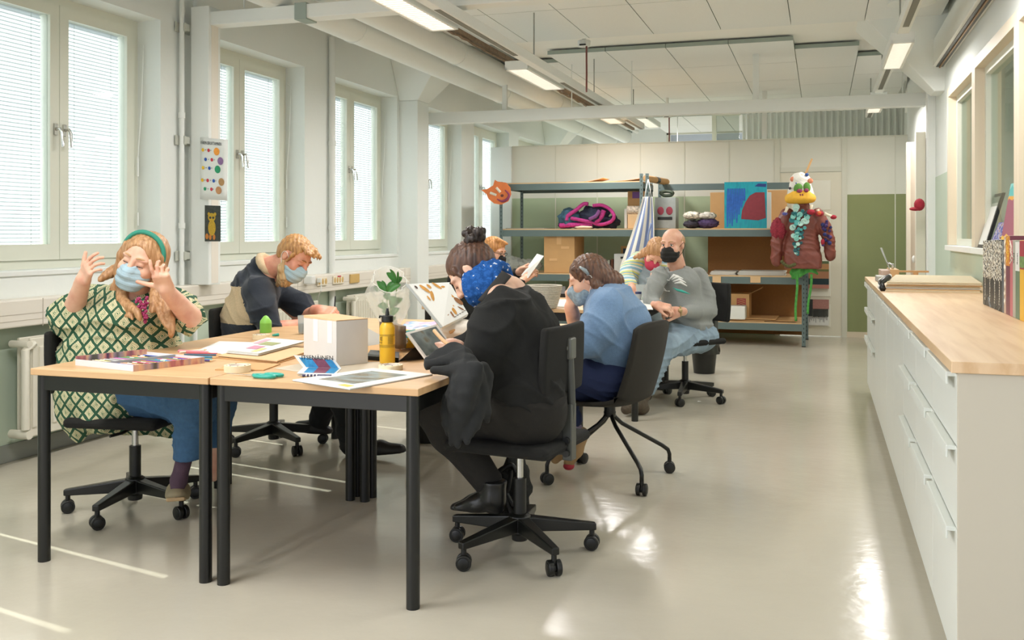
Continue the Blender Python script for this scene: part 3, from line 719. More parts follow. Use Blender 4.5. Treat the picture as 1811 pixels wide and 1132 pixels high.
table(-2.118, -1.295, 3.0, 4.215, 'beech work table nearest the camera, right half, under the matted picture')
table(-2.935, -2.125, 4.222, 5.44, 'beech work table in the second row at the bearded man')
table(-2.118, -1.295, 4.222, 5.44, 'beech work table in the second row under the book stand')
table(-2.78, -1.983, 6.5, 7.95, 'beech work table at the back by the man with glasses')
table(-1.977, -1.18, 6.5, 7.95, 'beech work table at the back by the bald man')

# ================================================================== OFFICE CHAIRS
def caster(parent, x, y, ang, r=.03):
    mb = MB(); ax = Vector((math.cos(ang), math.sin(ang), 0))
    c = Vector((x, y, r))
    for s in (-1, 1):
        mb.cyl(c+ax*s*.006, c+ax*s*.026, r, n=20); mb.cyl(c+ax*s*.026, c+ax*s*.029, r*.8, r*.6, n=20)
    mb.cyl(c-ax*.006, c+ax*.006, r*.55, n=12); mb.cyl((x, y, r), (x, y, .085), .011, n=10)
    return mb.build('caster', BLKP, parent, smooth=True, bevel=.003)
def star(parent, a0, n=5, R=.3, cast=None):
    mb = MB()
    mb.lathe([(.0, .05), (.032, .05), (.034, .075), (.045, .085), (.045, .15), (.03, .16), (0, .16)], n=20)
    for i in range(n):
        a = a0+i*2*PI/n; d = Vector((math.cos(a), math.sin(a), 0)); q = Vector((-d.y, d.x, 0))
        def ring(rr, w_, z0, z1): return [d*rr-q*w_+Vector((0, 0, z0)), d*rr+q*w_+Vector((0, 0, z0)), d*rr+q*w_+Vector((0, 0, z1)), d*rr-q*w_+Vector((0, 0, z1))]
        A_ = ring(.03, .026, .088, .148); B_ = ring(R+.012, .016, .08, .108)
        mb._add(A_+B_, [(0, 1, 2, 3), (7, 6, 5, 4), (0, 4, 5, 1), (1, 5, 6, 2), (2, 6, 7, 3), (3, 7, 4, 0)])
    mb.build('star_base', BLACK, parent, bevel=.005)
    for i in range(n):
        a = a0+i*2*PI/n
        caster(parent, R*math.cos(a)*.985, R*math.sin(a)*.985, a+(cast or [1.2, .4, 1.9, .8, 1.4])[i])
def office_chair(x, y, star_deg, seat_rz, label, back=True, seat_z=.47, fabric=BLKF, back_z=(.56, .84), dx=0.0):
    t = thing('office_chair', label, 'chair', group='black swivel office chairs')
    star(t, math.radians(star_deg)-seat_rz)
    MB().cyl((0, 0, .15), (0, 0, .30), .026, n=18).build('gas_sleeve', BLKP, t, smooth=True)
    MB().cyl((0, 0, .30), (0, 0, .415), .0145, n=18).build('gas_piston', CHROME, t, smooth=True)
    mb = MB(); mb.bb(-.12, .1, -.045, .045, seat_z-.075, seat_z-.04); mb.bb(-.23+dx, -.08, -.03, .03, seat_z-.07, seat_z-.045)
    mb.cyl((0, -.05, seat_z-.058), (0, -.056, seat_z-.058), .012, n=12)
    mb.build('mechanism', BLKP, t, bevel=.006)
    MB().tube([(.04, -.04, seat_z-.055), (.06, -.2, seat_z-.06), (.03, -.25, seat_z-.065)], .007, 8).build('tilt_lever', BLKP, t, smooth=True)
    MB().bb(-.22, .23, -.23, .23, seat_z-.045, seat_z).build('seat', fabric, t, bevel=.035, seg=5, smooth=True)
    if back:
        z0, z1 = back_z
        def bk(u, v):
            yy = (u-.5)*2; zz = (v-.5)*2; hw = .195
            r_ = .25; 
            yv = yy*hw*(1-.05*zz*zz); return (-.265-.03*(1-yy*yy)*.6+dx-.02*zz*.3, yv, z0+v*(z1-z0))
        m = MB(); m.sheet(bk, 14, 10, .035); m.build('backrest', fabric, t, smooth=True, bevel=.014, seg=4)
        m = MB(); m.tube([(-.16+dx, 0, seat_z-.058), (-.285+dx, 0, seat_z-.05), (-.315+dx, 0, seat_z+.0), (-.325+dx, 0, seat_z+.14), (-.315+dx, 0, (z0+z1)/2+.04)], .016, 10)
        m.bb(-.335+dx, -.295+dx, -.026, .026, seat_z-.08, seat_z+.14)
        m.build('back_upright', mat('grey_upright', '#4b4d48', .35), t, bevel=.004, smooth=True)
        m = MB(); m.bb(-.335+dx, -.285+dx, -.03, .03, (z0+z1)/2+.0, (z0+z1)/2+.085); m.cyl((-.31+dx, -.036, (z0+z1)/2+.045), (-.31+dx, .036, (z0+z1)/2+.045), .014, n=12)
        m.build('back_bracket', mat('grey_bracket', '#6c6e68', .35, metal=.4), t, bevel=.008, smooth=True)
        m = MB()
        for zz in (seat_z-.05, seat_z+.0): m.cyl((-.315+dx, -.04, zz), (-.315+dx, .04, zz), .014, n=12)
        m.build('knob', BLKP, t, smooth=True)
    t.rotation_euler = (0, 0, seat_rz); t.location = (x, y, 0)
    return t
office_chair(-3.03, 3.72, 62, math.radians(8), 'black office chair under the woman in the green patterned dress', seat_z=.46, dx=-.03)
office_chair(-3.13, 5.07, 40, math.radians(8), 'black office chair under the bearded man in the navy jumper', seat_z=.47, dx=-.02)
office_chair(-1.155, 3.70, 25, math.radians(172), 'black office chair with fabric backrest under the woman in black', seat_z=.475, dx=.10, back_z=(.655, .925), fabric=BLKF)
office_chair(-1.0, 7.48, 54, math.radians(-128), 'black office chair under the bald man in the grey sweatshirt', seat_z=.485, back_z=(.6, .9))
office_chair(-2.80, 8.12, 10, math.radians(5), 'black office chair under the man with glasses and black mask', seat_z=.46)
office_chair(-2.22, 5.95, 30, math.radians(-80), 'empty black office chair behind the animal book', seat_z=.46, back_z=(.72, 1.0))
# shell chair on four splayed tubes
def shell_chair(x, y, leg_deg, rz, label):
    t = thing('shell_chair', label, 'chair')
    def sh(u, v):
        yy = (u-.5)*2
        if v < .5:
            s = v/.5; xx = .22-.40*s; zz = .42-.012*math.sin(s*PI)+.03*max(0, s-.7)**2*10
            zz += .03*yy*yy*(.3+s); w_ = .225+.01*s
        else:
            s = (v-.5)/.5; ang = s; xx = -.18-.045*math.sin(s*PI/2)-.03*s; zz = .447+.03+(.36)*s**1.1-.03*(1-s)
            w_ = .225-.015*s; xx += .05*yy*yy*(1-.4*s); zz -= .03*abs(yy)**4*s
        return (xx, yy*w_, zz)
    m = MB(); m.sheet(sh, 20, 30, .022); m.build('seat_shell', DRKF, t, smooth='all', bevel=0)
    m = MB(); m.cyl((0, 0, .33), (0, 0, .405), .03, n=18); m.lathe([(0, .33), (.03, .325), (.033, .35)], n=16); m.build('swivel_hub', BLACK, t, smooth=True)
    for i in range(4):
        a = leg_deg+i*PI/2-rz; d = Vector((math.cos(a), math.sin(a), 0))
        m = MB(); m.tube([d*.01+Vector((0, 0, .36)), d*.03+Vector((0, 0, .32)), d*.07+Vector((0, 0, .285)), d*.31+Vector((0, 0, .15)), d*.345+Vector((0, 0, .125)), d*.355+Vector((0, 0, .1)), d*.355+Vector((0, 0, .07))], .011, 10)
        m.build('leg', BLACK, t, smooth='all')
        caster(t, d.x*.355, d.y*.355, a+(1.1, .5, 1.6, .9)[i])
    t.rotation_euler = (0, 0, rz); t.location = (x, y, 0); return t
shell_chair(-1.056, 4.965, math.radians(38), math.radians(167), 'charcoal fabric shell chair on splayed tube legs under woman in blue sweater')

# ================================================================== COUNTER
CX0 = .352
def unit(y0, y1, drawers, label):
    t = thing('base_cabinet', label, 'cabinet', (.65, (y0+y1)/2, 0), group='white base cabinets of the counter')
    MB().bb(CX0+.02, .985, y0+.0015, y1-.0015, .08, .904).build('body', CABW, t)
    HND = mat('handle_white', '#d5d9d2', .4)
    rows_ = [(.70, .898), (.475, .695), (.085, .470)] if drawers else [(.085, .898)]
    for z0, z1 in rows_:
        nm = 'drawer' if drawers else 'door'
        d = MB().bb(CX0, CX0+.018, y0+.003, y1-.003, z0, z1).build(nm, CABW, t, bevel=.0015)
        m = MB(); m.bb(CX0-.022, CX0+.002, y0+.04, y1-.04, z1-.012, z1+.001); m.bb(CX0-.024, CX0-.018, y0+.04, y1-.04, z1-.034, z1-.0); m.build('handle', HND, d, bevel=.002)
ys_ = [2.87+.6*i for i in range(10)]
for i in range(9):
    dr_ = i < 3 or i >= 7
    unit(ys_[i], ys_[i+1], dr_, 'white counter cabinet with %s, %s' % ('three drawers' if dr_ else 'a full height door', ['nearest the camera', 'second from the camera', 'third from the camera', 'next after the near drawers', 'in the middle of the counter', 'second of the middle doors', 'just before the far drawers', 'second from the far end', 'at the far end of the counter'][i]))
MB().bb(CX0+.06, .98, 2.9, 8.25, 0, .085).build('plinth', mat('plinth_white', '#c9ccc2', .5), label='white recessed plinth under the counter cabinets', cat='plinth')
MB().bb(CX0+.0, .985, 2.85, 2.869, 0, .904).build('end_panel', mat('end_panel_shaded', '#bfb8a6', .5), label='white end panel of the counter facing the camera', cat='panel', bevel=.001)  # white panel, its shade put into a darker warm colour
MB().bb(CX0-.018, .995, 2.838, 8.28, .905, .936).build('worktop', OAK, label='long oak worktop on the white cabinets', cat='worktop', bevel=.002)

# ================================================================== STORAGE RACKS
def post(parent, x, y, z1, face=1):
    mb = MB(); mb.bb(x-.02, x+.02, y-.0015, y+.0015, 0, z1); mb.bb(x-.02*face-.0015, x-.02*face+.0015, y, y+.04, 0, z1)
    o = mb.build('post', RACK, parent)
    m = MB(); z = .05
    while z < z1-.02: m.bb(x-.005, x+.005, y-.0025, y-.0012, z, z+.02); z += .05
    m.build('slot_hole', mat('slot_hole', '#33403f', .8), o)
    MB().bb(x-.022, x+.022, y-.004, y+.044, 0, .012).build('foot', BLKP, o)
def rack(x0, x1, label, shelves, posts):
    y0, y1 = 11.4, 12.25
    t = thing('storage_rack', label, 'shelf', ((x0+x1)/2, 11.8, 0))
    for (x, y, z, f) in posts: post(t, x, y, z, f)
    for (z, xa, xb) in shelves:
        s = MB().bb(xa+.01, xb-.01, y0+.005, y1-.005, z-.016, z).build('shelf', PLY, t)
        for yy in (y0-.003, y1-.02): MB().bb(xa, xb, yy, yy+.022, z-.095, z-.014).build('beam', RACK, s, bevel=.003)
        for xx in (xa, xb-.02): MB().bb(xx, xx+.02, y0+.02, y1-.02, z-.08, z-.02).build('beam', RACK, s)
        MB().bb((xa+xb)/2-.025, (xa+xb)/2+.025, y0+.02, y1-.02, z-.05, z-.018).build('cross_bar', RACK, s)
    return t
rack(-3.80, -2.04, 'grey steel storage rack on the left with the yarn pile', [(1.915, -3.8, -2.04), (1.345, -3.8, -2.04), (.80, -3.8, -2.04), (.27, -3.8, -2.04)], [(-3.8, 11.39, 1.93, 1), (-2.04, 11.39, 2.0, 1), (-3.78, 12.2, 1.93, 1), (-2.06, 12.2, 1.93, 1)])
t = rack(-1.97, -.19, 'grey steel storage rack on the right with the blue painting', [(1.345, -1.97, -.19), (.80, -1.97, -.19), (.27, -1.97, -.19)], [(-1.97, 11.39, 2.0, 1), (-.19, 11.39, 1.36, 1), (-1.95, 12.2, 1.95, 1), (-.17, 12.2, 1.95, 1)])
MB().bb(-1.97, -.17, 12.2, 12.222, 1.83, 1.91).build('back_beam', RACK, t, bevel=.003)

YF = 11.45
def bx(name, px0, px1, py0, py1, Y, dep, m, label, cat, group=None, bev=.004, z0=None):
    a = on_Y(px0, py1, Y); b = on_Y(px1, py0, Y); t = thing(name, label, cat, ((a.x+b.x)/2, Y+dep/2, a.z if z0 is None else z0), group=group)
    o = MB().bb(a.x, b.x, Y, Y+dep, a.z if z0 is None else z0, b.z).build('box_body', m, t, bevel=bev)
    return t, a, b
# big carton
t, a, b = bx('cardboard_box', 962, 1016, 418, 484, 11.45, .5, CARD, 'big taped cardboard carton on the third shelf of the left rack', 'box', z0=.802)
MB().bb((a.x+b.x)/2-.03, (a.x+b.x)/2+.03, 11.445, 11.97, b.z-.1, b.z+.003).build('packing_tape', mat('tape_tan', '#d8ad7a', .35), t)
for (xx, zz) in ((a.x+.07, .95), (a.x+.22, 1.1)): MB().bb(xx, xx+.1, 11.446, 11.45, zz, zz+.03).build('tape_patch', mat('tape_tan'), t)
# flat stuff on top of left rack
def flat(px0, px1, Y0, Y1, z, th, m, name, label, cat, rz=0):
    a = on_Y(px0, 400, (Y0+Y1)/2); b = on_Y(px1, 400, (Y0+Y1)/2)
    mb = MB(); mb.box(((a.x+b.x)/2, (Y0+Y1)/2, z+th/2), (b.x-a.x, Y1-Y0, th), rotz(rz)); return mb.build(name, m, label=label, cat=cat)
flat(906, 1010, 11.6, 12.1, 1.9155, .012, mat('grey_sheet', '#8b9089', .8), 'cardboard_sheet', 'grey sheet lying on the top shelf of the left rack', 'sheet')
for (p0, p1, zz, tilt, l_) in ((1028, 1070, 1.9155, .09, 'curled brown sheet on the top shelf, left of two'), (1080, 1135, 1.9155, .06, 'curled brown sheet on the top shelf, right of two')):
    a = on_Y(p0, 330, 11.6); b = on_Y(p1, 330, 11.6)
    mb = MB(); mb.sheet(lambda u, v: (a.x+(b.x-a.x)*u, 11.5+.35*v, zz+tilt*u*u*.5+.006), 8, 2, .004); mb.build('brown_paper', CARD, label=l_, cat='paper')
a = on_Y(1144, 340, 11.7); t = thing('cardboard_tube', 'brown cardboard tube with black band lying between the racks', 'tube', a)
MB().cyl((-1.995, 11.45, 1.945), (-1.88, 12.3, 1.945), .04, n=20).build('tube_body', CARD, t, smooth=True)
MB().cyl((-1.945, 11.82, 1.945), (-1.93, 11.93, 1.945), .042, n=20).build('black_band', BLACK, t, smooth=True)
# yarn / felt heap
cen = on_Y(1040, 400, 11.65)
YARN = [('#3f5f78', 'blue'), ('#c13f8d', 'pink'), ('#2f3346', 'dark'), ('#6a4a78', 'purple')]
def blob_mesh(c, r, seed, amp=.25, fq=3.0, n=36):
    rnd = random.Random(seed); ph = [rnd.uniform(0, 6.28) for _ in range(6)]
    mb = MB(); mb.sphere(c, (1, 1, 1), n); c = Vector(c); vs = []
    for v in mb.v:
        d = (Vector(v)-c); k = 1+amp*(math.sin(fq*d.x*2+ph[0]+2*math.sin(fq*d.y+ph[1]))*.5+math.sin(fq*1.7*d.z*2+ph[2]+d.x*3)*.35+math.sin(fq*4*d.y+ph[3]+fq*3*d.z)*.2)
        vs.append(tuple(c+Vector((d.x*r[0]*k, d.y*r[1]*k, max(d.z*r[2]*k, -r[2])))))
    mb.v = vs; return mb
def fabric(name, hexc, **k): return mat(name, hexc, .95, noise=.25, nscale=40, bump=.5, bscale=90, **k)
z0 = 1.345
for (px, rr, col, nm, lb) in ((1008, (.14, .13, .13), '#456a80', 'teal_felt', 'crumpled teal blue tulle heap at the left of the pink felt'), (1052, (.19, .14, .14), '#2d3347', 'navy_felt', 'dark navy tulle heap inside the pink felt loops'), (1082, (.10, .09, .08), '#232735', 'dark_felt', 'small dark tulle heap at the right of the pink felt'), (996, (.06, .06, .05), '#5c3a6b', 'purple_felt', 'small purple felt lump under the teal tulle')):
    c = on_Y(px, 400, 11.65); blob_mesh((c.x, 11.66, z0+rr[2]), rr, int(px), .22).build('tulle_heap', fabric(nm, col), smooth='all', label=lb, cat='fabric')
PINK = fabric('pink_felt', '#bb3d86')
def spl(pts, n=10):
    pts = [Vector(p) for p in pts]; out = []
    for i in range(len(pts)-1):
        p0 = pts[max(i-1, 0)]; p1 = pts[i]; p2 = pts[i+1]; p3 = pts[min(i+2, len(pts)-1)]
        for k in range(n):
            t = k/n; out.append(.5*((2*p1)+(p2-p0)*t+(2*p0-5*p1+4*p2-p3)*t*t+(3*p1-p0-3*p2+p3)*t**3))
    out.append(pts[-1]); return out
def pxc(lst, Y, dy=0): return [on_Y(x, y, Y+(k % 3)*dy) for k, (x, y) in enumerate(lst)]
t = thing('felt_rope', 'long pink felt rope looped over the tulle on the middle shelf', 'felt rope', (cen.x, 11.6, z0))
MB().tube(spl(pxc([(990, 399), (1012, 398), (1046, 396), (1062, 385), (1068, 372)], 11.56), 8), .03, 12).build('rope_coil', PINK, t, smooth='all')
MB().tube(spl(pxc([(1002, 390), (1004, 382), (1018, 372), (1032, 361), (1040, 361)], 11.54), 8), .024, 12).build('rope_coil', PINK, t, smooth='all')
MB().tube(spl(pxc([(1048, 364), (1064, 363), (1078, 370), (1086, 382), (1080, 392), (1062, 397), (1040, 392), (1010, 386)], 11.53, .02), 8), .022, 12).build('rope_coil', PINK, t, smooth='all')
MB().tube(spl(pxc([(1060, 372), (1054, 382), (1042, 388)], 11.5), 8), .022, 12).build('rope_coil', fabric('purple_rope', '#7a4a80'), t, smooth='all')
mb = blob_mesh((on_Y(1032, 400, 11.5).x, 11.5, z0+.018), (.11, .05, .018), 5, .1); mb.build('folded_cloth', mat('cream_cloth', '#d9cdb8', .9), smooth='all', label='cream folded cloth in front of the pink felt', cat='cloth')
flat(905, 972, 11.5, 12.0, 1.3455, .01, mat('grey_sheet'), 'paper_sheet', 'grey sheet at the left end of the middle shelf', 'sheet')
# box with purple pattern, rolls, white board
t, a, b = bx('cardboard_box', 1110, 1140, 338, 402, 11.75, .3, CARD, 'tall cardboard box with purple print between the racks', 'box', z0=1.347)
MB().bb(a.x+.06, b.x-.02, 11.744, 11.75, 1.72, 1.8).build('purple_print', mat('purple_print', '#7d5a9a', .8), t)
t, a, b = bx('cardboard_box', 1110, 1133, 379, 402, 11.5, .2, CARD2, 'small open box holding a rolled patterned cloth on left rack', 'box', z0=1.347)
MB().cyl((a.x-.02, 11.55, b.z+.05), (b.x+.05, 11.6, b.z+.05), .055, n=20).build('cloth_roll', mat('roll_pattern', '#cfc0ae', .9, noise=.5, nscale=45), label='brown and white patterned cloth roll on the small box', cat='cloth roll', smooth=True)
bx('white_board', 1104, 1109, 369, 402, 11.6, .3, PAPER, 'thin white board standing beside the small box', 'board', z0=1.347)
# robot face box
t, a, b = bx('painted_box', 1158, 1195, 349, 402, 11.55, .25, mat('silver_paint', '#a4aaa8', .5, noise=.12, nscale=14), 'silver painted box with red eyes and black mouth on the right rack', 'box', z0=1.347)
zc = (a.z+b.z)/2
for s_ in (.28, .7): MB().sphere((a.x+(b.x-a.x)*s_, 11.548, 1.347+(b.z-1.347)*.57), (.04, .006, .05), 16).build('eye', mat('eye_red', '#a04052', .7), t, smooth=True)
MB().bb(a.x+.035, b.x-.04, 11.545, 11.55, 1.45, 1.485).build('mouth', BLKP, t)
mb = MB(); c_ = (a.x+b.x)/2; mb.tube(spl([(c_-.07, 11.6, b.z+.06), (c_-.02, 11.6, b.z+.025), (c_+.06, 11.62, b.z+.03), (c_+.08, 11.6, b.z+.06), (c_, 11.62, b.z+.075), (c_-.07, 11.6, b.z+.06)], 6), .02, 10)
mb.build('belt_roll', mat('dark_green_strap', '#3c4636', .6), smooth='all', label='dark rolled strap lying on the silver box', cat='strap')
# fabric bundles
for (x0, x1, zz, h_, col, nm, lb) in ((1208, 1240, 1.347, .05, '#33303a', 'dark_bundle', 'dark patterned fabric bundle at the bottom left of the stack'), (1230, 1270, 1.347, .06, '#4a3a5e', 'purple_bundle', 'purple patterned fabric bundle at the bottom of the stack'), (1208, 1240, 1.45, .05, '#d8d0c0', 'white_bundle', 'white and yellow patterned fabric bundle on top, left'), (1234, 1266, 1.45, .045, '#c8c2b8', 'grey_bundle', 'white and black patterned fabric bundle on top, right')):
    a = on_Y(x0, 400, 11.55); b = on_Y(x1, 400, 11.55)
    m_ = mat(nm, col, .95, noise=.9, nscale=26, bump=.4, bscale=60)
    blob_mesh(((a.x+b.x)/2, 11.6, zz+h_), ((b.x-a.x)/2, .13, h_), x0+3, .14, 4).build('fabric_bundle', m_, smooth='all', label=lb, cat='fabric')
# painting blue
a = on_Y(1281, 401, 11.5); b = on_Y(1356, 321, 11.5)
pt = thing('painting', 'turquoise canvas painting with blue strokes and a red brown shape', 'painting', (a.x, 11.5, 1.347))
m, nt, bs = nodes_of('painting_turquoise', .6)
tc = nt.nodes.new('ShaderNodeTexCoord'); n_ = nt.nodes.new('ShaderNodeTexNoise'); n_.inputs['Scale'].default_value = 6; mp_ = nt.nodes.new('ShaderNodeMapping'); mp_.inputs['Scale'].default_value = (4, 1, 1); nt.links.new(tc.outputs['Object'], mp_.inputs[0]); nt.links.new(mp_.outputs[0], n_.inputs[0])
r_ = ramp(nt, n_.outputs[0], [(.35, '#0e8fa5'), (.5, '#15a3b4'), (.65, '#1b93ad')]); nt.links.new(r_.outputs[0], bs.inputs['Base Color'])
MB().bb(a.x, b.x, 11.5, 11.53, 1.347, b.z).build('canvas', [m], pt)
W_ = b.x-a.x; H_ = b.z-1.347
def pq(poly, y, name, mm):
    mb = MB(); vs = [(a.x+u*W_, y, 1.347+v*H_) for u, v in poly]; n = len(vs); mb._add(vs+[(x, y+.002, z) for x, _, z in vs], [tuple(range(n)), tuple(reversed(range(n, 2*n)))]+[(i, i+n, (i+1) % n+n, (i+1) % n) for i in range(n)]); return mb.build(name, mm, pt)
pq([(.4, .2), (.42, .38), (.5, .56), (.6, .7), (.74, .77), (.95, .77), (.98, .22), (.8, .17), (.55, .19)], 11.4975, 'red_shape', mat('paint_redbrown', '#87303c', .6, noise=.12, nscale=30))
BLUEP = mat('paint_blue', '#2461b8', .6, noise=.2, nscale=30)
for i in range(8):
    u = .06+i*.055; l0 = [.03, .1, .05, .2, .12, .3, .45, .6][i]
    pq([(u, l0), (u+.03, l0-.01), (u+.055, .6), (u+.05, .86), (u+.01, .86), (u-.01, .5)], 11.4978, 'blue_stroke', BLUEP)
pq([(.72, .9), (.98, .88), (.99, .95), (.8, .96)], 11.4978, 'dark_stroke', mat('paint_indigo', '#27397e', .6))
t, a, b = bx('white_canvas', 1352, 1364, 340, 401, 11.75, .03, PAPER, 'white canvas standing behind the blue painting', 'canvas', z0=1.347)
t, a, b = bx('brown_board', 1256, 1286, 340, 401, 11.95, .02, CARD, 'brown board leaning at the back of the right rack, left piece', 'board', z0=1.347)
t, a, b = bx('brown_board', 1358, 1392, 336, 401, 11.95, .02, CARD, 'brown board leaning at the back of the right rack, right piece', 'board', z0=1.347)
BRN = mat('hardboard_brown', '#93683a', .8, noise=.05, nscale=40)
bx('back_board', 1252, 1424, 418, 485, 12.15, .02, BRN, 'large brown hardboard panel behind the third shelf', 'board', z0=.802)
bx('back_board', 1228, 1424, 503, 592, 12.24, .02, BRN, 'large brown hardboard panel behind the lowest shelf', 'board', z0=.05)
# third shelf: papers + labels
mb = MB()
for (px0, px1, n, lb) in ((1256, 1300, 7, 'stack of white sheets on the third shelf, left'), (1305, 1388, 8, 'long stack of white sheets on the third shelf, right')):
    a = on_Y(px0, 480, 11.5); b = on_Y(px1, 480, 11.5); mb = MB()
    for i in range(n): mb.box(((a.x+b.x)/2+random.uniform(-.01, .01), 11.75, .804+i*.006), (b.x-a.x, .45, .005), rotz(random.uniform(-.01, .01)))
    mb.build('paper_stack', PAPER, label=lb, cat='paper')
for (px0, px1, lb) in ((1260, 1275, 'left cardboard label on the shelf edge'), (1327, 1345, 'right cardboard label on the shelf edge')):
    a = on_Y(px0, 500, 11.388); b = on_Y(px1, 489, 11.388); MB().bb(a.x, b.x, 11.384, 11.39, a.z, b.z).build('shelf_label', CARD2, label=lb, cat='label')
# lowest shelf box + papers
t, a, b = bx('cardboard_box', 1272, 1325, 520, 562, 11.62, .4, CARD, 'cardboard box with red print on the lowest shelf', 'box', z0=.275)
RP = mat('red_print', '#a04848', .8)
u0 = on_Y(1303, 542, 11.615); u1 = on_Y(1319, 528, 11.615)
mb = MB(); mb.bb(u0.x, u1.x, 11.614, 11.618, u0.z, u1.z); mb.build('printed_square', RP, t)
for k in range(3): MB().tube([(u0.x+.01, 11.611, u0.z+.02+k*.025), ((u0.x+u1.x)/2, 11.611, u0.z+.035+k*.025), (u1.x-.01, 11.611, u0.z+.02+k*.025)], .004, 5).build('print_line', CARD, t)
u2 = on_Y(1273, 526, 11.615); MB().bb(u2.x, u2.x+.12, 11.614, 11.618, u2.z, u2.z+.03).build('printed_mark', RP, t)
a2 = on_Y(1325, 520, 11.62); mb = MB(); mb._add([(a2.x, 11.62, a2.z), (a2.x, 12.0, a2.z), (a2.x+.14, 12.0, a2.z+.07), (a2.x+.14, 11.62, a2.z+.07), (a2.x, 11.62, a2.z-.004), (a2.x, 12.0, a2.z-.004), (a2.x+.14, 12.0, a2.z+.066), (a2.x+.14, 11.62, a2.z+.066)], [(0, 1, 2, 3), (7, 6, 5, 4), (0, 3, 7, 4), (3, 2, 6, 7)]); mb.build('box_flap', CARD, t)
t, a, b = bx('white_carton', 1262, 1318, 542, 560, 11.42, .3, PAPER, 'low white carton in front of the printed box', 'box', z0=.29, bev=.01)
for (px0, px1, zz, lb) in ((1270, 1355, .272, 'cardboard sheet on the lowest shelf, bottom one'), (1300, 1410, .28, 'cardboard sheet on the lowest shelf, right one'), (1290, 1375, .295, 'cardboard sheet on the lowest shelf, upper one')):
    flat(px0, px1, 11.45, 12.0, zz, .006, CARD, 'cardboard_sheet', lb, 'cardboard', random.uniform(-.05, .05))
# small books, frame and crate in left rack third shelf
for i, (px, h_, col, lb) in enumerate(((1060, .15, '#7a4a32', 'leaning brown book, leftmost in the small row'), (1066, .16, '#8a4a30', 'red brown book in the small row'), (1071, .15, '#b9b5a5', 'pale grey book in the small row'), (1077, .15, '#a9b0a6', 'greenish grey book in the small row'), (1083, .16, '#6b4634', 'dark brown book, rightmost in the small row'))):
    c = on_Y(px, 460, 11.7); MB().box((c.x, 11.75, .81+h_/2), (.03, .15, h_), Matrix.Rotation(.35 if i == 0 else .03, 3, 'Y')).build('book', mat('bk%d' % i, col, .7), label=lb, cat='book', group='small books on the left rack', bevel=.002)
a = on_Y(1093, 445, 11.9); t = thing('framed_picture', 'small wooden framed dark blue picture at the back of the rack', 'picture', a)
mb = MB(); x0_, x1_ = on_Y(1098, 400, 11.9).x, on_Y(1114, 400, 11.9).x
mb.bb(x0_, x1_, 11.9, 11.92, .86, 1.13); mb.build('frame', CARD, t); MB().bb(x0_+.03, x1_-.01, 11.89, 11.9, .9, 1.1).build('picture', mat('deep_blue', '#25405a', .6), t)
t, a, b = bx('plastic_crate', 1086, 1112, 449, 474, 11.5, .25, mat('crate_grey', '#c9cbc8', .5), 'pale grey plastic crate on the third shelf of the left rack', 'crate', z0=.803)
MB().bb(a.x+.08, a.x+.16, 11.494, 11.5, b.z-.06, b.z-.035).build('hand_slot', BLACK, t)
# tangled craft things and plastic wrap
cl = transl('plastic_wrap', '#dfe2dc', .4, .35)
for (px, rr, sd, lb) in ((905, (.17, .12, .09), 11, 'crumpled clear plastic wrap on the third shelf, left'), (935, (.15, .12, .08), 12, 'crumpled clear plastic wrap on the third shelf, right')):
    c = on_Y(px, 470, 11.6); blob_mesh((c.x, 11.62, .803+rr[2]), rr, sd, .3, 6).build('plastic_wrap', cl, smooth='all', label=lb, cat='plastic wrap')
for i, px in enumerate((1078, 1088, 1098)):
    c = on_Y(px, 486, 11.5); mb = MB(); mb.tube([c+Vector((-.06, 0, -.0)), c+Vector((0, .02, .015)), c+Vector((.06, -.01, 0))], .006, 6); mb.build('twig', mat('twig', '#8a6a42', .8), label='short brown twig on the third shelf, %s' % ['left', 'middle', 'right'][i], cat='twig')
for (px, py, rr, col, lb) in ((925, 500, (.16, .12, .08), '#7d7f78', 'grey plastic bag on the lower shelf, left'), (962, 503, (.12, .12, .08), '#3a3832', 'dark bag on the lower shelf behind the basket'), (1010, 505, (.16, .12, .09), '#b9b4a8', 'pale crumpled bag on the lower shelf'), (985, 505, (.06, .08, .07), '#8a6a40', 'brown tape roll heap on the lower shelf')):
    c = on_Y(px, py, 11.6); blob_mesh((c.x, 11.65, .27+.12), (rr[0], rr[1], .12), px, .2, 5).build('storage_bag', mat('sb%d' % px, col, .8, noise=.3, nscale=20), smooth='all', label=lb, cat='bag')

# pumpkin face cut-out hanging on the left post
t = thing('paper_cutout', 'orange paper cut-out with a smiling face on the rack post', 'paper decoration', on_Y(880, 340, 11.3))
poly = [(851, 336), (862, 334), (872, 328), (875, 318), (880, 321), (895, 323), (903, 332), (904, 344), (899, 356), (886, 362), (874, 360), (864, 352), (860, 343)]
vs = [on_Y(x, y, 11.33) for x, y in poly]; n = len(vs)
ORG = mat('orange_paper', '#e57f48', .8, noise=.05)
mb = MB(); mb._add(vs+[v+Vector((0, .004, 0)) for v in vs], [tuple(range(n)), tuple(reversed(range(n, 2*n)))]+[(i, (i+1) % n, (i+1) % n+n, i+n) for i in range(n)]); mb.build('face_sheet', ORG, t)
for (x0, y0, x1, y1) in ((878, 332, 885, 340), (867, 341, 878, 345)):
    MB().cyl(on_Y(x0, y0, 11.326), on_Y(x1, y1, 11.326), .016, n=10).build('eye', mat('pale_eye', '#ded6c4', .7), t, smooth=True)
mb = MB(); mb.tube(spl([on_Y(x, y, 11.326) for x, y in ((879, 352), (888, 356), (897, 352), (900, 344), (893, 336))], 5), [.006+.012*math.sin(PI*i/20) for i in range(21)], 8); mb.build('mouth', mat('plum', '#8e3f5c', .8), t, smooth='all')
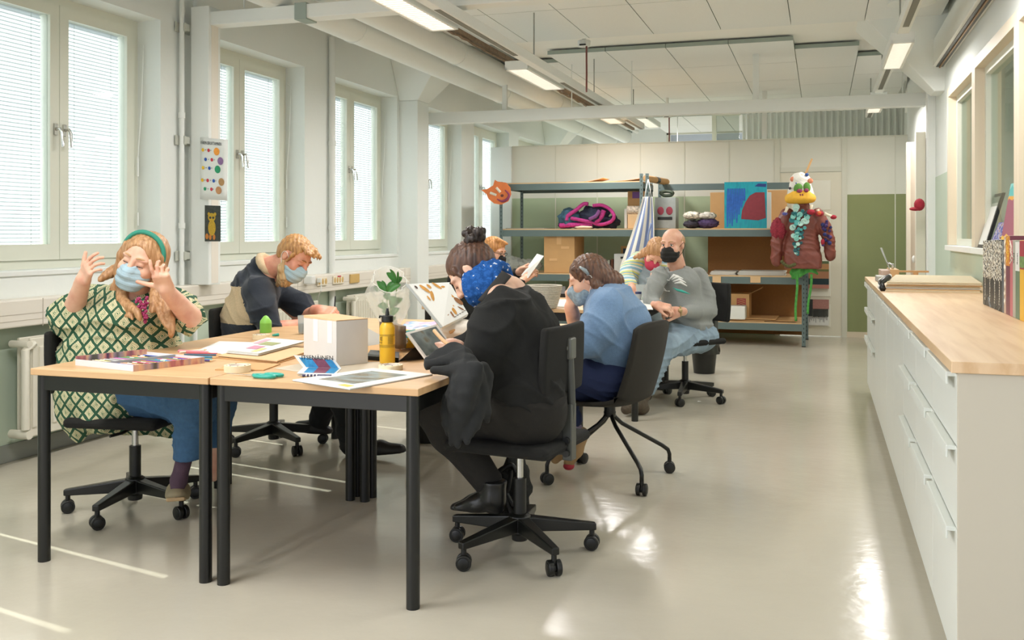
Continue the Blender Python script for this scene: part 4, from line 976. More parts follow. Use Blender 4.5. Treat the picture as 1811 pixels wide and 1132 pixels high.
MB().sphere(on_Y(888, 346, 11.326), (.022, .006, .018), 10).build('nose', mat('cocoa', '#6b3a30', .8), t, smooth=True)

# striped apron
m, nt, bs = nodes_of('apron_stripes', .9)
tc = nt.nodes.new('ShaderNodeTexCoord'); sx = nt.nodes.new('ShaderNodeSeparateXYZ'); nt.links.new(tc.outputs['UV'], sx.inputs[0])
fr = math_(nt, 'FRACT', math_(nt, 'MULTIPLY', sx.outputs[0], 4.2)); r_ = ramp(nt, fr, [(0, '#e8e4d8'), (.48, '#7d8db5'), (.96, '#e8e4d8')], 'CONSTANT'); nt.links.new(r_.outputs[0], bs.inputs['Base Color'])
t = thing('apron', 'blue and white striped apron hanging by its loop between the racks', 'apron', on_Y(1145, 330, 11.3))
mb = MB(); NU, NV = 24, 30
def apr(u, v):
    py = 348+(473-348)*v; l = 1137-35*v**1.1-6*v; r2 = 1154+2*v+3*math.sin(v*3)
    px = l+(r2-l)*u
    p = on_Y(px, py, 11.30); p.y += .025*math.sin(u*9+v*2)-.02*v; return p
mb.sheet(apr, NU, NV)
ap = mb.build('apron_body', m, t, smooth='all'); uvl = ap.data.uv_layers.new(name='uv')
for p_ in ap.data.polygons:
    for li in p_.loop_indices: vi = ap.data.loops[li].vertex_index; uvl.data[li].uv = ((vi//(NV+1))/NU, (vi % (NV+1))/NV)
ap.modifiers.new('s', 'SOLIDIFY').thickness = .003
for (x0, x1) in ((1140, 1146), (1152, 1147)): MB().tube([on_Y(x0, 350, 11.29), on_Y((x0+x1)/2, 332, 11.32), on_Y(x1, 318, 11.36)], .006, 6).build('neck_loop', PAPER, t, smooth='all')
MB().tube(spl([on_Y(x, y, 11.24) for x, y in ((1152, 395), (1146, 420), (1150, 445), (1156, 460))], 5), .012, 6).build('apron_tie', mat('apron_blue', '#8a9abf', .9), t, smooth='all')
# ================================================================== THINGS ON THE TABLES
T = TZ+.0005
def quad(m, corners, th, name, parent=None, **k):   # corners: list of 3D points (flat polygon), thickness upwards
    mb = MB(); n = len(corners); lo = [Vector(c) for c in corners]; hi = [v+Vector((0, 0, th)) for v in lo]
    mb._add(lo+hi, [tuple(reversed(range(n))), tuple(range(n, 2*n))]+[(i, (i+1) % n, (i+1) % n+n, i+n) for i in range(n)]); return mb.build(name, m, parent, **k)
def Z(px, py, z=T): return on_z(px, py, z)
# --- crayon box (two trays, printed cover)
A0, A1, A3 = Z(134, 646), Z(236, 657), Z(361, 642)
uL = (A3-A1); uS = (A1-A0); cx = thing('crayon_box', 'open two tray box of oil pastels on the left front table', 'crayon box', A0)
TRAYW = mat('tray_white', '#e4e4e8', .5)
quad(TRAYW, [A0, A1, A3, A0+uL], .004, 'tray_base', cx)
def wall(a, b, h_, th=.004, m_=TRAYW, nm='tray_wall', z=T):
    a = Vector(a); b = Vector(b); d = (b-a).normalized(); q = Vector((-d.y, d.x, 0))*th/2; up = Vector((0, 0, h_))
    mb = MB(); mb.hexa([a-q, b-q, b+q, a+q], [a-q+up, b-q+up, b+q+up, a+q+up]); return mb.build(nm, m_, cx)
m_, nt, bs = nodes_of('printed_cover', .4)
tc = nt.nodes.new('ShaderNodeTexCoord'); mp_ = nt.nodes.new('ShaderNodeMapping'); mp_.inputs['Scale'].default_value = (18, 18, 4); nt.links.new(tc.outputs['Object'], mp_.inputs[0])
n_ = nt.nodes.new('ShaderNodeTexNoise'); n_.inputs['Scale'].default_value = 1; nt.links.new(mp_.outputs[0], n_.inputs[0])
r_ = ramp(nt, n_.outputs[0], [(.3, '#4a3a54'), (.40, '#b06a6a'), (.48, '#cfa282'), (.6, '#8a7a8a'), (.7, '#55504a')]); nt.links.new(r_.outputs[0], bs.inputs['Base Color'])
mid0 = A0+uS*.5; H1 = .024
wall(A0, A1, H1); wall(A0+uL, A3, H1); wall(mid0, mid0+uL, H1, .012, mat('tray_grey', '#9a9c9c', .5), 'tray_divider'); wall(A1, A3, H1, .004, m_, 'printed_edge'); wall(A0, A0+uL, H1+.012, .005, m_, 'printed_edge')
cols = ['#e9e4da', '#e8d06a', '#d96a3a', '#cf3b45', '#b45a9a', '#6a4a9a', '#3a58a8', '#3b8fc0', '#3aa58a', '#5a9a4a', '#8a6a3a', '#4a3a34', '#26262a', '#d9a07a', '#c9c9c5']
rnd = random.Random(3)
ORD = 'first second third fourth fifth sixth seventh eighth ninth tenth eleventh twelfth thirteenth fourteenth fifteenth sixteenth seventeenth eighteenth nineteenth twentieth twenty-first twenty-second twenty-third twenty-fourth'.split()
for tray in (0, 1):
    for i in range(24):
        if rnd.random() < .1: continue
        o_ = A0+uS*(.5*tray)+uL*((i+.7)/25); a_ = o_+uS*.05+Vector((0, 0, .012)); b_ = o_+uS*.44+uL*rnd.uniform(-.006, .006)+Vector((0, 0, .012))
        c_ = MB(); c_.cyl(a_, b_, .0048, n=8).mat(1); k_ = rnd.uniform(.06, .85); c_.cyl(a_.lerp(b_, k_ if k_ < .3 else .74), a_.lerp(b_, (k_ if k_ < .3 else .74)+.2), .0053, n=8)
        cc = rnd.choice(cols); c_.build('crayon', [mat('cr'+cc, cc, .6), PAPER], label='%s oil pastel from the left end of the %s tray of the crayon box' % (ORD[i], 'back' if tray == 0 else 'front'), cat='crayon', group='oil pastels in the box, %s tray' % ('back' if tray == 0 else 'front'))
# --- pencils in the middle
for i, (p0, p1, col, nm) in enumerate((((316, 621), (368, 624), '#d88a94', 'thick pink'), ((326, 627), (383, 628), '#4a6478', 'grey blue'), ((312, 630), (376, 632), '#3a84a8', 'bright blue'), ((322, 634), (372, 638), '#5a4a8a', 'violet'), ((330, 625), (385, 626), '#b04a52', 'dark red'), ((340, 635), (376, 637), '#3ab0b4', 'short teal'), ((318, 623), (360, 619), '#e2dcd2', 'white'))):
    a_ = Z(*p0, T+.005); b_ = Z(*p1, T+.005); mb = MB(); L_ = (b_-a_).normalized()
    mb.cyl(a_, b_, .0045 if i else .007, n=6).mat(1); mb.cyl(b_, b_+L_*.016, .0045, .001, n=6)
    mb.build('pencil', [mat('pencil'+col, col, .4), CARD2], label=nm+' pencil in the loose row beside the crayon box', cat='pencil', group='loose pencils beside the crayon box')
# --- cardboard sheets and papers
quad(CARD, [Z(376, 633), Z(493, 643), Z(560, 622), Z(470, 612)], .005, 'cardboard_sheet', label='cardboard sheet under the printed papers on the front table', cat='cardboard')
quad(CARD2, [Z(384, 630, T+.008), Z(490, 640, T+.008), Z(556, 619, T+.008), Z(470, 610, T+.008)], .004, 'cardboard_sheet', label='lighter cardboard sheet directly under the printed papers', cat='cardboard')
quad(CARD, [Z(380, 655), Z(466, 656), Z(496, 645), Z(420, 642)], .004, 'cardboard_sheet', label='small cardboard piece behind the tape roll and scissors', cat='cardboard')
quad(CARD, [Z(640, 610), Z(650, 640), Z(720, 640), Z(700, 600)], .001, 'paper_sheet', label='brown paper lying behind the white box', cat='paper')
pz = T+.0135
st = thing('paper_stack', 'stack of printed white sheets with colour swatches on the front table', 'paper', Z(450, 615))
base = [Z(402, 625, pz), Z(458, 630, pz), Z(538, 608, pz), Z(470, 602, pz)]
for i in range(6):
    j = Vector((rnd.uniform(-.012, .012), rnd.uniform(-.012, .012), i*.0022)); quad(PAPER, [p+j for p in base], .0016, 'sheet', st)
top = pz+6*.0022+.0006
def inq(u, v): return base[0]*(1-u)*(1-v)+base[1]*u*(1-v)+base[2]*u*v+base[3]*(1-u)*v
def swatch(u0, u1, v0, v1, col, nm, par=None, zz=top):
    q = [inq(u0, v0), inq(u1, v0), inq(u1, v1), inq(u0, v1)]
    for p in q: p.z = zz
    quad(mat('ink'+col, col, .7), q, .0003, nm, par or st)
swatch(.3, .62, .2, .42, '#c98aa0', 'swatch'); swatch(.66, .82, .05, .3, '#d9d08a', 'swatch'); swatch(.3, .7, .5, .72, '#9aa070', 'swatch'); swatch(.1, .25, .55, .9, '#d8a8b4', 'swatch')
quad(PAPER, [Z(345, 622), Z(400, 627), Z(452, 606), Z(388, 604)], .0015, 'paper_sheet', label='single white sheet left of the paper stack', cat='paper')
# --- tape rolls
def tape(px, py, r, h_, label, z=T):
    c = Z(px, py, z); t = thing('tape_roll', label, 'tape roll', c)
    MB().lathe([(r*.62, 0), (r, 0), (r, h_), (r*.62, h_), (r*.62, 0)], c, 32).build('roll_body', mat('masking_tape', '#e2d5b4', .6), t, smooth=True)
    MB().lathe([(r*.615, .001), (r*.64, .001), (r*.64, h_+.0008), (r*.615, h_+.0008), (r*.615, .001)], c, 32).build('core', mat('tape_core', '#e6e2da', .6), t, smooth=True)
    for i in range(7):
        a = 2.3+i*.75; MB().box(c+Vector((math.cos(a)*r*.78, math.sin(a)*r*.78, h_+.0006)), (.006, .004, .0008), rotz(a)).build('printed_mark', mat('ink_dark', '#6a3a40', .7), t)
tape(420, 657, .05, .025, 'cream masking tape roll beside the teal scissors'); tape(462, 600, .042, .024, 'cream tape roll in front of the green glue stick'); tape(691, 653, .047, .018, 'cream tape roll in front of the yellow bottle')
# --- scissors
sc_ = thing('scissors', 'scissors with teal plastic handles on the right front table', 'scissors', Z(450, 660))
a_, b_ = Z(401, 661, T+.004), Z(449, 664, T+.004); TEAL = mat('teal_plastic', '#2fa392', .35)
d_ = (b_-a_).normalized(); q_ = Vector((-d_.y, d_.x, 0))
for s_ in (-1, 1): quad(CHROME, [a_+q_*.001*s_, b_+q_*.006*s_, b_+d_*.01], .002, 'blade', sc_)
def loop(c, rx, ry, nm):
    pts = [c+d_*rx*math.cos(t)+q_*ry*math.sin(t) for t in [2*PI*i/20 for i in range(20)]]
    MB().tube(pts, .0065, 10, closed=True).build(nm, TEAL, sc_, smooth='all')
loop(b_+d_*.062-q_*.024+Vector((0, 0, .004)), .042, .019, 'handle_loop'); loop(b_+d_*.075+q_*.017+Vector((0, 0, .004)), .035, .015, 'handle_loop')
MB().tube([b_-d_*.004, b_+d_*.03], [.007, .010], 10).build('handle_neck', TEAL, sc_, smooth='all')
# --- green glue stick, teal cap
g = Z(470, 588); t = thing('glue_stick', 'green glue stick standing with pointed cap behind the tape roll', 'glue stick', g)
MB().lathe([(0, 0), (.031, 0), (.031, .05)], g, 24).build('tube', mat('green_tube', '#79b84a', .45), t, smooth=True)
MB().lathe([(.031, .05), (.029, .062), (.012, .085), (.004, .09), (0, .09)], g, 24).build('pointed_cap', mat('green_cap', '#8acb55', .45), t, smooth=True)
a_, b_ = Z(482, 593, T+.006), Z(492, 592, T+.006); MB().tube([a_, b_], [.004, .009], 8).build('crayon_stub', TEAL, label='short teal crayon stub beside the tape roll', cat='cap', smooth='all')
# --- white box
w0, w1, w2 = Z(537, 627.5), Z(594.6, 648.5), Z(651, 642)
dx_ = (w2-w1); _n = Vector((-dx_.y, dx_.x, 0)).normalized()
lo_, hi_ = 0.0, .6
for _ in range(40):
    mid_ = (lo_+hi_)/2; q = w1+_n*mid_; pxx = CX+F_PX*(q.x*CA+q.y*SA)/(-q.x*SA+q.y*CA)
    if pxx > 537: lo_ = mid_
    else: hi_ = mid_
dy_ = _n*lo_
hB = 80/F_PX*(-w1.x*SA+w1.y*CA); t = thing('white_box', 'white painted cardboard cube box on the front table', 'box', w1)
WB = mat('white_card', '#d3cfc9', .8, noise=.03, nscale=12)
mb = MB(); lo = [w1, w2, w2+dy_, w1+dy_]; mb.hexa([p for p in lo], [p+Vector((0, 0, hB)) for p in lo]); mb.build('box_body', WB, t, bevel=.002)
up = Vector((0, 0, hB)); nd = dx_.normalized(); nn = dy_.normalized()
mb = MB(); mb.hexa([p+up+Vector((0, 0, .0005)) for p in lo], [w1+up+nd*.002+Vector((0, 0, .004)), w2+up+Vector((0, 0, .003)), w2+dy_+up+Vector((0, 0, .009)), w1+dy_+up+Vector((0, 0, .011))]); mb.build('box_lid', CARD2, t)
for u_ in (.12, .55): quad(mat('tape_white', '#efece4', .35), [w1+dy_*u_+up*.5-nd*.001, w1+dy_*(u_+.14)+up*.5-nd*.001, w1+dy_*(u_+.14)+up*.5-nd*.0002, w1+dy_*u_+up*.5-nd*.0002], hB*.5, 'tape_strip', t)
# board beneath box
quad(mat('grey_card', '#c5b9a4', .8), [Z(484, 652), Z(606, 668), Z(706, 642), Z(598, 630)], .0004, 'grey_board', label='grey cardboard sheet under the white box', cat='cardboard')
# --- folded greeting card
t = thing('folded_card', 'folded card printed blue and dark red standing open before the white box', 'card', Z(560, 655))
fA, fB = Z(525, 661, T+.001), Z(592, 663, T+.001); bA, bB = Z(536, 650, T+.001), Z(604, 652, T+.001)
quad(PAPER, [fA, fB, bB, bA], .001, 'card_base', t)
tA = on_plane(517, 629, bA, (fA-bA).normalized().cross(Vector((0, 0, 1))).cross(Vector((0, 0, 1)))*1.0)
dn = (bB-bA).normalized(); nrm = Vector((-dn.y, dn.x, 0))
pl = nrm.copy()
def back(px, py, o=.0):
    p = on_plane(px, py, bA, pl); return p
c0, c1, c2, c3 = bA, bB, back(590, 634)+Vector((0, 0, 0)), back(519, 628)
mb = MB(); mb._add([c0, c1, c2, c3]+[p+nrm*.0015 for p in (c0, c1, c2, c3)], [(0, 1, 2, 3), (7, 6, 5, 4), (0, 4, 5, 1), (1, 5, 6, 2), (2, 6, 7, 3), (3, 7, 4, 0)]); mb.build('card_back', PAPER, t)
def cu(u, v): return (c0*(1-u)+c1*u)*(1-v)+(c3*(1-u)+c2*u)*v-nrm*.0015
CB, CR = mat('card_blue', '#2a86b8', .6, noise=.3, nscale=60), mat('card_red', '#7a4258', .6, noise=.2, nscale=60)
for (u0, u1, mm) in ((.1, .42, CB), (.42, .74, CR), (.74, .93, CB)):
    mb = MB(); mb._add([cu(u0, .05), cu(u1, .05), cu(u1, .84), cu(u0, .84)], [(0, 1, 2, 3)]); mb.build('print_field', mm, t)
text('ITSENÄINEN', .024, basis(cu(.13, .70)-nrm*.001, dn, Vector((0, 0, 1))), BLACK, t)
def bq(u, v, z): q = (fA*(1-u)+fB*u)*(1-v)+(bA*(1-u)+bB*u)*v; q.z = z; return q
for (u0, u1, mm) in ((.15, .4, CB), (.4, .72, CR), (.72, .95, CB)): quad(mm, [bq(u0, .15, T+.0022), bq(u1, .15, T+.0022), bq(u1, .98, T+.0022), bq(u0, .98, T+.0022)], .0003, 'print_field', t)
# --- pen
a_, b_ = Z(535, 664, T+.005), Z(586, 664.5, T+.005); t = thing('pen', 'dark blue patterned pen lying in front of the folded card', 'pen', a_)
MB().cyl(a_, b_, .0048, n=10).build('pen_barrel', mat('pen_navy', '#3a3a5e', .4), t, smooth=True); MB().cyl(a_+(a_-b_).normalized()*.018, a_, .001, .0048, n=8).build('pen_tip', CHROME, t, smooth=True)
for i in range(4): c = a_.lerp(b_, .12+i*.12); MB().cyl(c, c+(b_-a_).normalized()*.004, .0053, n=10).build('pen_ring', PAPER, t)
# --- matted picture
pc = [Z(517, 674, T), Z(619, 690, T), Z(765, 664, T), Z(660, 653, T)]
t = thing('matted_picture', 'matted abstract grey picture on a white board at the front table edge', 'picture', pc[0])
quad(PAPER, pc, .005, 'mat_board', t)
quad(mat('mat_rim', '#8a9aa0', .5), [Vector((p.x, p.y, T)) for p in pc], .0015, 'board_edge', t)
def pq2(u, v, z): q = (pc[0]*(1-u)+pc[1]*u)*(1-v)+(pc[3]*(1-u)+pc[2]*u)*v; q.z = z; return q
m_, nt, bs = nodes_of('abstract_print', .25)
tc = nt.nodes.new('ShaderNodeTexCoord'); mp_ = nt.nodes.new('ShaderNodeMapping'); mp_.inputs['Scale'].default_value = (3, 9, 1); mp_.inputs['Rotation'].default_value = (0, 0, .3); nt.links.new(tc.outputs['Object'], mp_.inputs[0])
n_ = nt.nodes.new('ShaderNodeTexNoise'); n_.inputs['Scale'].default_value = 1.6; nt.links.new(mp_.outputs[0], n_.inputs[0])
r_ = ramp(nt, n_.outputs[0], [(.3, '#5d5c4e'), (.45, '#7d7a68'), (.58, '#8a9a9c'), (.68, '#b9b8a8'), (.76, '#b0914a')]); nt.links.new(r_.outputs[0], bs.inputs['Base Color'])
quad(m_, [pq2(.2, .17, T+.0052), pq2(.8, .17, T+.0052), pq2(.8, .83, T+.0052), pq2(.2, .83, T+.0052)], .0004, 'print', t)
quad(mat('yellow_spot', '#e2b84a', .6), [pq2(.7, .06, T+.0052), pq2(.9, .04, T+.0052), pq2(.9, .12, T+.0052), pq2(.72, .13, T+.0052)], .0003, 'yellow_stain', t)
# --- yellow bottle
g = Z(685, 642); t = thing('glue_bottle', 'yellow plastic bottle with black nozzle cap on the front table', 'bottle', g)
YEL = mat('yellow_bottle', '#e5b52a', .35)
mb = MB(); mb.lathe([(0, 0), (.029, 0), (.0315, .004), (.0315, .142), (.029, .152), (.020, .166), (.017, .17), (.017, .175)], g, 32); mb.build('bottle_body', YEL, t, smooth='all')
mb = MB(); mb.lathe([(.022, .166), (.024, .168), (.024, .19), (.021, .193), (.009, .194), (.008, .205), (.0035, .222), (0, .223)], g, 24); mb.build('cap', BLKP, t, smooth=True)
MB().tube([g+Vector((-.02, -.005, .188)), g+Vector((-.03, -.005, .19)), g+Vector((-.033, -.005, .182))], .004, 8).build('cap_strap', BLKP, t, smooth='all')
for z in list(np.arange(.066, .076, .004))+list(np.arange(.112, .118, .004)): MB().lathe([(.0318, z), (.0318, z+.0012)], g, 48).build('printed_line', BLACK, t)
for k in range(9):
    z = .08+k*.0036; mb = MB(); vs = []
    for i in range(7): a = math.radians(-62+i*7); vs.append(g+Vector((.0319*math.cos(a), .0319*math.sin(a), z)))
    mb.tube(vs, .0006, 4); mb.build('printed_line', BLACK, t)
text('ERI', .022, basis(g+Vector((-.016, -.0335, .094)), (CA, SA, 0), (0, 0, 1)), BLACK, t); text('KEEPER', .0105, basis(g+Vector((-.019, -.0335, .082)), (CA, SA, 0), (0, 0, 1)), BLACK, t)
# --- phone/black case + brown bag
quad(BLKP, [Z(648, 637), Z(705, 641), Z(706, 630), Z(655, 626)], .018, 'black_case', label='flat black case lying behind the yellow bottle', cat='case')
mb = MB(); a_ = Z(651, 630); mb.sheet(lambda u, v: (a_.x-.0+.09*u, a_.y+.12+.02*math.sin(u*3), T+.02+.115*v*(1-.15*u)), 8, 4, .035); mb.build('brown_bag', mat('brown_leather', '#6a5236', .45, noise=.3, nscale=20), label='brown leather case standing behind the yellow bottle', cat='bag', smooth='all')
mb = MB(); a_ = Z(652, 595, T+.17); mb._add([P(650, 580, 4.1), P(690, 602, 4.0), P(690, 606, 4.0), P(650, 612, 4.1), P(650, 580, 4.105), P(690, 602, 4.005), P(690, 606, 4.005), P(650, 612, 4.105)], [(0, 1, 2, 3), (7, 6, 5, 4), (0, 4, 5, 1), (1, 5, 6, 2), (2, 6, 7, 3), (3, 7, 4, 0)]); mb.build('white_paper', PAPER, label='white paper propped behind the white box', cat='paper')
# --- clear plastic cup
g = Z(536, 590); CUP = transl('cup_plastic', '#c9d2d2', .4, .55)
t = thing('plastic_cup', 'clear plastic cup with grey water beside the white box', 'cup', g)
MB().lathe([(0, .002), (.022, .002), (.024, .01), (.028, .095), (.0275, .095), (.023, .01), (0, .006)], g, 24).build('cup_wall', CUP, t, smooth=True)
MB().lathe([(0, .01), (.022, .01), (.0255, .055), (0, .055)], g, 24).build('cup_water', mat('murky', '#8f9ca0', .2), t, smooth=True)
# --- plant in bag and jar
g = Z(689, 592); gd = g.copy()
t = thing('potted_plant', 'leafy plant wrapped in clear plastic film standing in a glass jar', 'plant', g)
MB().lathe([(0, 0), (.04, 0), (.042, .01), (.042, .07), (.038, .08), (.036, .08), (.04, .068), (.04, .01), (0, .006)], g, 28).build('glass_jar', transl('jar_glass', '#c4c8bc', .3, .6), t, smooth=True)
MB().lathe([(0, .01), (.037, .01), (.038, .05), (0, .05)], g, 24).build('jar_water', mat('jar_water', '#a9aa94', .3), t, smooth=True)
LEAF = mat('leaf_green', '#3d7a35', .4, noise=.15, nscale=20); ST = mat('stem_green', '#6f8f4a', .6)
dd = (g-Vector((0, 0, EYE))); dep = -g.x*SA+g.y*CA
def PL(px, py, o=0): return P(px, py, dep+o)
ctr = g+Vector((0, 0, .1)); rl = random.Random(5)
def leaf(p0, p1, w_, nm='leaf', bend=.01):
    p0 = Vector(p0); p1 = Vector(p1); d = p1-p0; side = d.cross(Vector((SA, -CA, .5))).normalized()
    mb = MB(); n = 8
    def fn(u, v):
        ww = w_*math.sin(PI*min(1, u*.92+.06))**.8; s = (v-.5)*2
        return p0+d*u+side*s*ww+Vector((0, 0, bend*math.sin(u*PI)))+Vector((SA, -CA, 0))*abs(s)*.006
    mb.sheet(fn, n, 4); o = mb.build(nm, LEAF, t, smooth='all'); return o
for (x0, y0, x1, y1, w_) in ((683, 520, 667, 497, .016), (683, 520, 676, 496, .012), (684, 519, 700, 497, .02), (686, 518, 709, 503, .018), (702, 502, 684, 482, .017), (703, 501, 690, 476, .009), (704, 500, 704, 480, .006), (704, 502, 711, 490, .012), (668, 516, 661, 508, .009), (676, 515, 664, 512, .007), (684, 520, 694, 508, .018), (690, 545, 712, 528, .02), (688, 548, 668, 540, .02), (690, 560, 706, 545, .018), (690, 540, 700, 525, .02), (688, 556, 676, 550, .015), (690, 575, 700, 560, .012), (688, 530, 680, 520, .02)):
    o_ = rl.uniform(-.03, .03); leaf(PL(x0, y0, o_), PL(x1, y1, o_+rl.uniform(-.02, .02)), w_)
for (x1, y1) in ((683, 520), (703, 502), (690, 545), (676, 530)): MB().tube(spl([g+Vector((0, 0, .03)), PL(690, 575), PL((x1+690)/2, (y1+575)/2+4), PL(x1, y1)], 5), .0025, 6).build('stem', ST, t, smooth='all')
# film cone
ring_ = []
prof = [(690, 580, 13), (691, 560, 24), (690, 540, 33), (686, 520, 37), (686, 512, 36), (688, 502, 34), (687, 494, 29)]
mb = MB(); NU = 40; vs = []
for j, (cx_, cy_, r_) in enumerate(prof):
    c = PL(cx_+(2 if j > 4 else 0), cy_); R_ = r_/F_PX*dep
    for i in range(NU):
        a = 2*PI*i/NU; k = 1+.07*math.sin(a*7+j*1.3)+.05*math.sin(a*13+j*.7)
        tilt = (0, 0, 0, .05, .2, .45, .75)[j]*R_*math.sin(a-.25)
        vs.append(c+Vector((CA, SA, 0))*math.cos(a)*R_*k+Vector((-SA, CA, 0))*math.sin(a)*R_*k+Vector((0, 0, tilt)))
fs = [(j*NU+i, j*NU+(i+1) % NU, (j+1)*NU+(i+1) % NU, (j+1)*NU+i) for j in range(len(prof)-1) for i in range(NU)]
mb._add(vs, fs); mb.build('plastic_film', BAGM, t, smooth='all')
rim = [vs[(len(prof)-1)*NU+i] for i in range(NU)]; MB().tube(rim, .002, 5, closed=True).build('film_rim', transl('rim', '#f2f4f0', .4, .2), t, smooth='all')
# --- book of animals on a stand
t = thing('picture_book', 'open animal picture book leaning on a wooden stand', 'book', Z(770, 590))
bl_, br_, tr_, tl_ = P(783, 577, 4.62), P(828, 556, 4.75), P(795, 500, 4.85), P(722, 503, 4.75)
bl_ = P(783, 579, 4.6); 
def bk(u, v): return (bl_*(1-u)+br_*u)*(1-v)+(tl_*(1-u)+tr_*u)*v
bn = (br_-bl_).cross(tl_-bl_).normalized()
if bn.dot(bl_-Vector((0, 0, EYE))) > 0: bn = -bn
bc4 = [bk(0, 0), bk(1, 0), bk(1, 1), bk(0, 1)]; MB().hexa([p-bn*.018 for p in bc4], [p+bn*.004 for p in bc4]).build('book_pages', PAPER, t, bevel=.002)
mb = MB(); mb.sheet(lambda u, v: bk(-.09+.07*u, v)+bn*.005, 2, 2, .004); mb.build('facing_page_edge', mat('page_grey', '#a5aaa8', .6), t)
def patch(us, m, nm='illustration', o=.0075):
    mb = MB(); vs = [bk(u, v)+bn*o for u, v in us]; mb._add(vs, [tuple(range(len(vs)))]); mb.build(nm, m, t)
OC = mat('ink_ochre', '#c08a3c', .7, noise=.2, nscale=40); BR = mat('ink_brown', '#8a5c34', .7, noise=.2, nscale=40); DK = mat('ink_brown_dark', '#4a3a30', .7)
def ell(cu_, cv_, ru, rv, rot=0, n=14): return [(cu_+ru*math.cos(a)*math.cos(rot)-rv*math.sin(a)*math.sin(rot), cv_+ru*math.cos(a)*math.sin(rot)+rv*math.sin(a)*math.cos(rot)) for a in [2*PI*i/n for i in range(n)]]
for (c_, k_) in (((.28, .84, .05, .13, .5), OC), ((.33, .66, .04, .14, -.5), OC), ((.2, .62, .025, .06, 0), OC), ((.42, .9, .04, .06, .3), OC), ((.62, .9, .04, .12, .6), OC), ((.75, .86, .05, .03, 0), OC), ((.38, .42, .045, .2, -.4), BR), ((.42, .25, .04, .12, -.6), BR), ((.8, .62, .035, .12, .6), OC), ((.92, .4, .07, .14, .5), BR), ((.86, .2, .02, .1, .7), BR), ((.55, .4, .05, .05, 0), DK), ((.6, .55, .02, .04, 0), BR), ((.5, .18, .03, .12, 0), BR), ((.62, .2, .05, .1, 0), OC), ((.1, .9, .03, .04, 0), DK), ((.68, .34, .02, .05, .5), OC)):
    patch(ell(*c_), k_)
for k in range(5): patch([(.5+.1*k, .06+.01*k), (.57+.1*k, .06+.01*k), (.57+.1*k, .075+.01*k), (.5+.1*k, .075+.01*k)], DK, 'text_line')
mb = MB(); st0 = Z(790, 600); mb.tube([P(795, 588, 4.66), P(832, 572, 4.7)], .008, 8); mb.tube([P(775, 590, 4.72), P(775, 570, 4.8)], .008, 8)
mb.build('book_stand', CARD, t, smooth='all')
mb = MB(); c = Z(800, 590); mb.box(c+Vector((.0, .06, .02)), (.2, .12, .04), rotz(.3)); mb.build('wooden_base', CARD, t, bevel=.004)
# --- tablet in folding stand
t = thing('tablet', 'white tablet tilted on a black folding cover at the table edge', 'tablet', Z(745, 635))
c0 = P(753, 635, 3.95); e1 = P(806, 618, 4.12)-c0; e2 = on_plane(718, 588, c0, e1.normalized())-c0; e2 = e2.normalized()*min(e2.length, .19); tb_ = [c0, c0+e1, c0+e1+e2, c0+e2]
n_ = e1.cross(e2).normalized(); n_ = n_ if n_.dot(c0-Vector((0, 0, EYE))) < 0 else -n_
mb = MB(); mb.hexa([p-n_*.008 for p in tb_], tb_); mb.build('tablet_body', mat('tablet_white', '#dfdcd4', .3), t, bevel=.002)
def tq(u, v): return c0+e1*u+e2*v+n_*.0006
m_, nt, bs = nodes_of('tablet_screen', .12)
tc = nt.nodes.new('ShaderNodeTexCoord'); v_ = nt.nodes.new('ShaderNodeTexNoise'); v_.inputs['Scale'].default_value = 14; nt.links.new(tc.outputs['Object'], v_.inputs[0])
r_ = ramp(nt, v_.outputs[0], [(.35, '#4a5452'), (.5, '#66706e'), (.62, '#7c8684'), (.72, '#6f6a58')]); nt.links.new(r_.outputs[0], bs.inputs['Base Color'])
mb = MB(); mb._add([tq(.07, .08), tq(.93, .08), tq(.93, .92), tq(.07, .92)], [(0, 1, 2, 3)]); mb.build('screen', m_, t)
k0 = Z(704, 640); k1 = Z(765, 634); mb = MB(); mb._add([k0, k1, tq(.9, .55)-n_*.012, tq(.0, .5)-n_*.012, k0+Vector((0, .006, 0)), k1+Vector((0, .006, 0)), tq(.9, .55)-n_*.02, tq(0, .5)-n_*.02], [(0, 1, 2, 3), (7, 6, 5, 4), (0, 4, 5, 1), (1, 5, 6, 2), (2, 6, 7, 3), (3, 7, 4, 0)]); mb.build('folding_cover', BLKP, t)
quad(BLKP, [k0, k1, Z(800, 616), Z(745, 614)], .004, 'cover_base', t)
# --- colourful cloth and bags beyond
m_, nt, bs = nodes_of('multicolour_cloth', .8)
tc = nt.nodes.new('ShaderNodeTexCoord'); v_ = nt.nodes.new('ShaderNodeTexVoronoi'); v_.inputs['Scale'].default_value = 16; nt.links.new(tc.outputs['Object'], v_.inputs[0]); sp = nt.nodes.new('ShaderNodeSeparateColor'); nt.links.new(v_.outputs['Color'], sp.inputs[0])
r_ = ramp(nt, sp.outputs[0], [(0, '#e2b72e'), (.3, '#e2b72e'), (.45, '#2f7f78'), (.58, '#d96a3a'), (.68, '#e4dfd2'), (.9, '#e4dfd2')], 'CONSTANT'); nt.links.new(r_.outputs[0], bs.inputs['Base Color'])
c = Z(712, 622); blob_mesh((c.x, c.y+.1, T+.045), (.09, .09, .045), 21, .14, 4).build('cloth_pouch', m_, smooth='all', label='yellow and multicoloured cloth pouch between bottle and tablet', cat='pouch')
m_, nt, bs = nodes_of('pastel_sheet', .7)
tc = nt.nodes.new('ShaderNodeTexCoord'); n_ = nt.nodes.new('ShaderNodeTexNoise'); n_.inputs['Scale'].default_value = 7; nt.links.new(tc.outputs['Object'], n_.inputs[0])
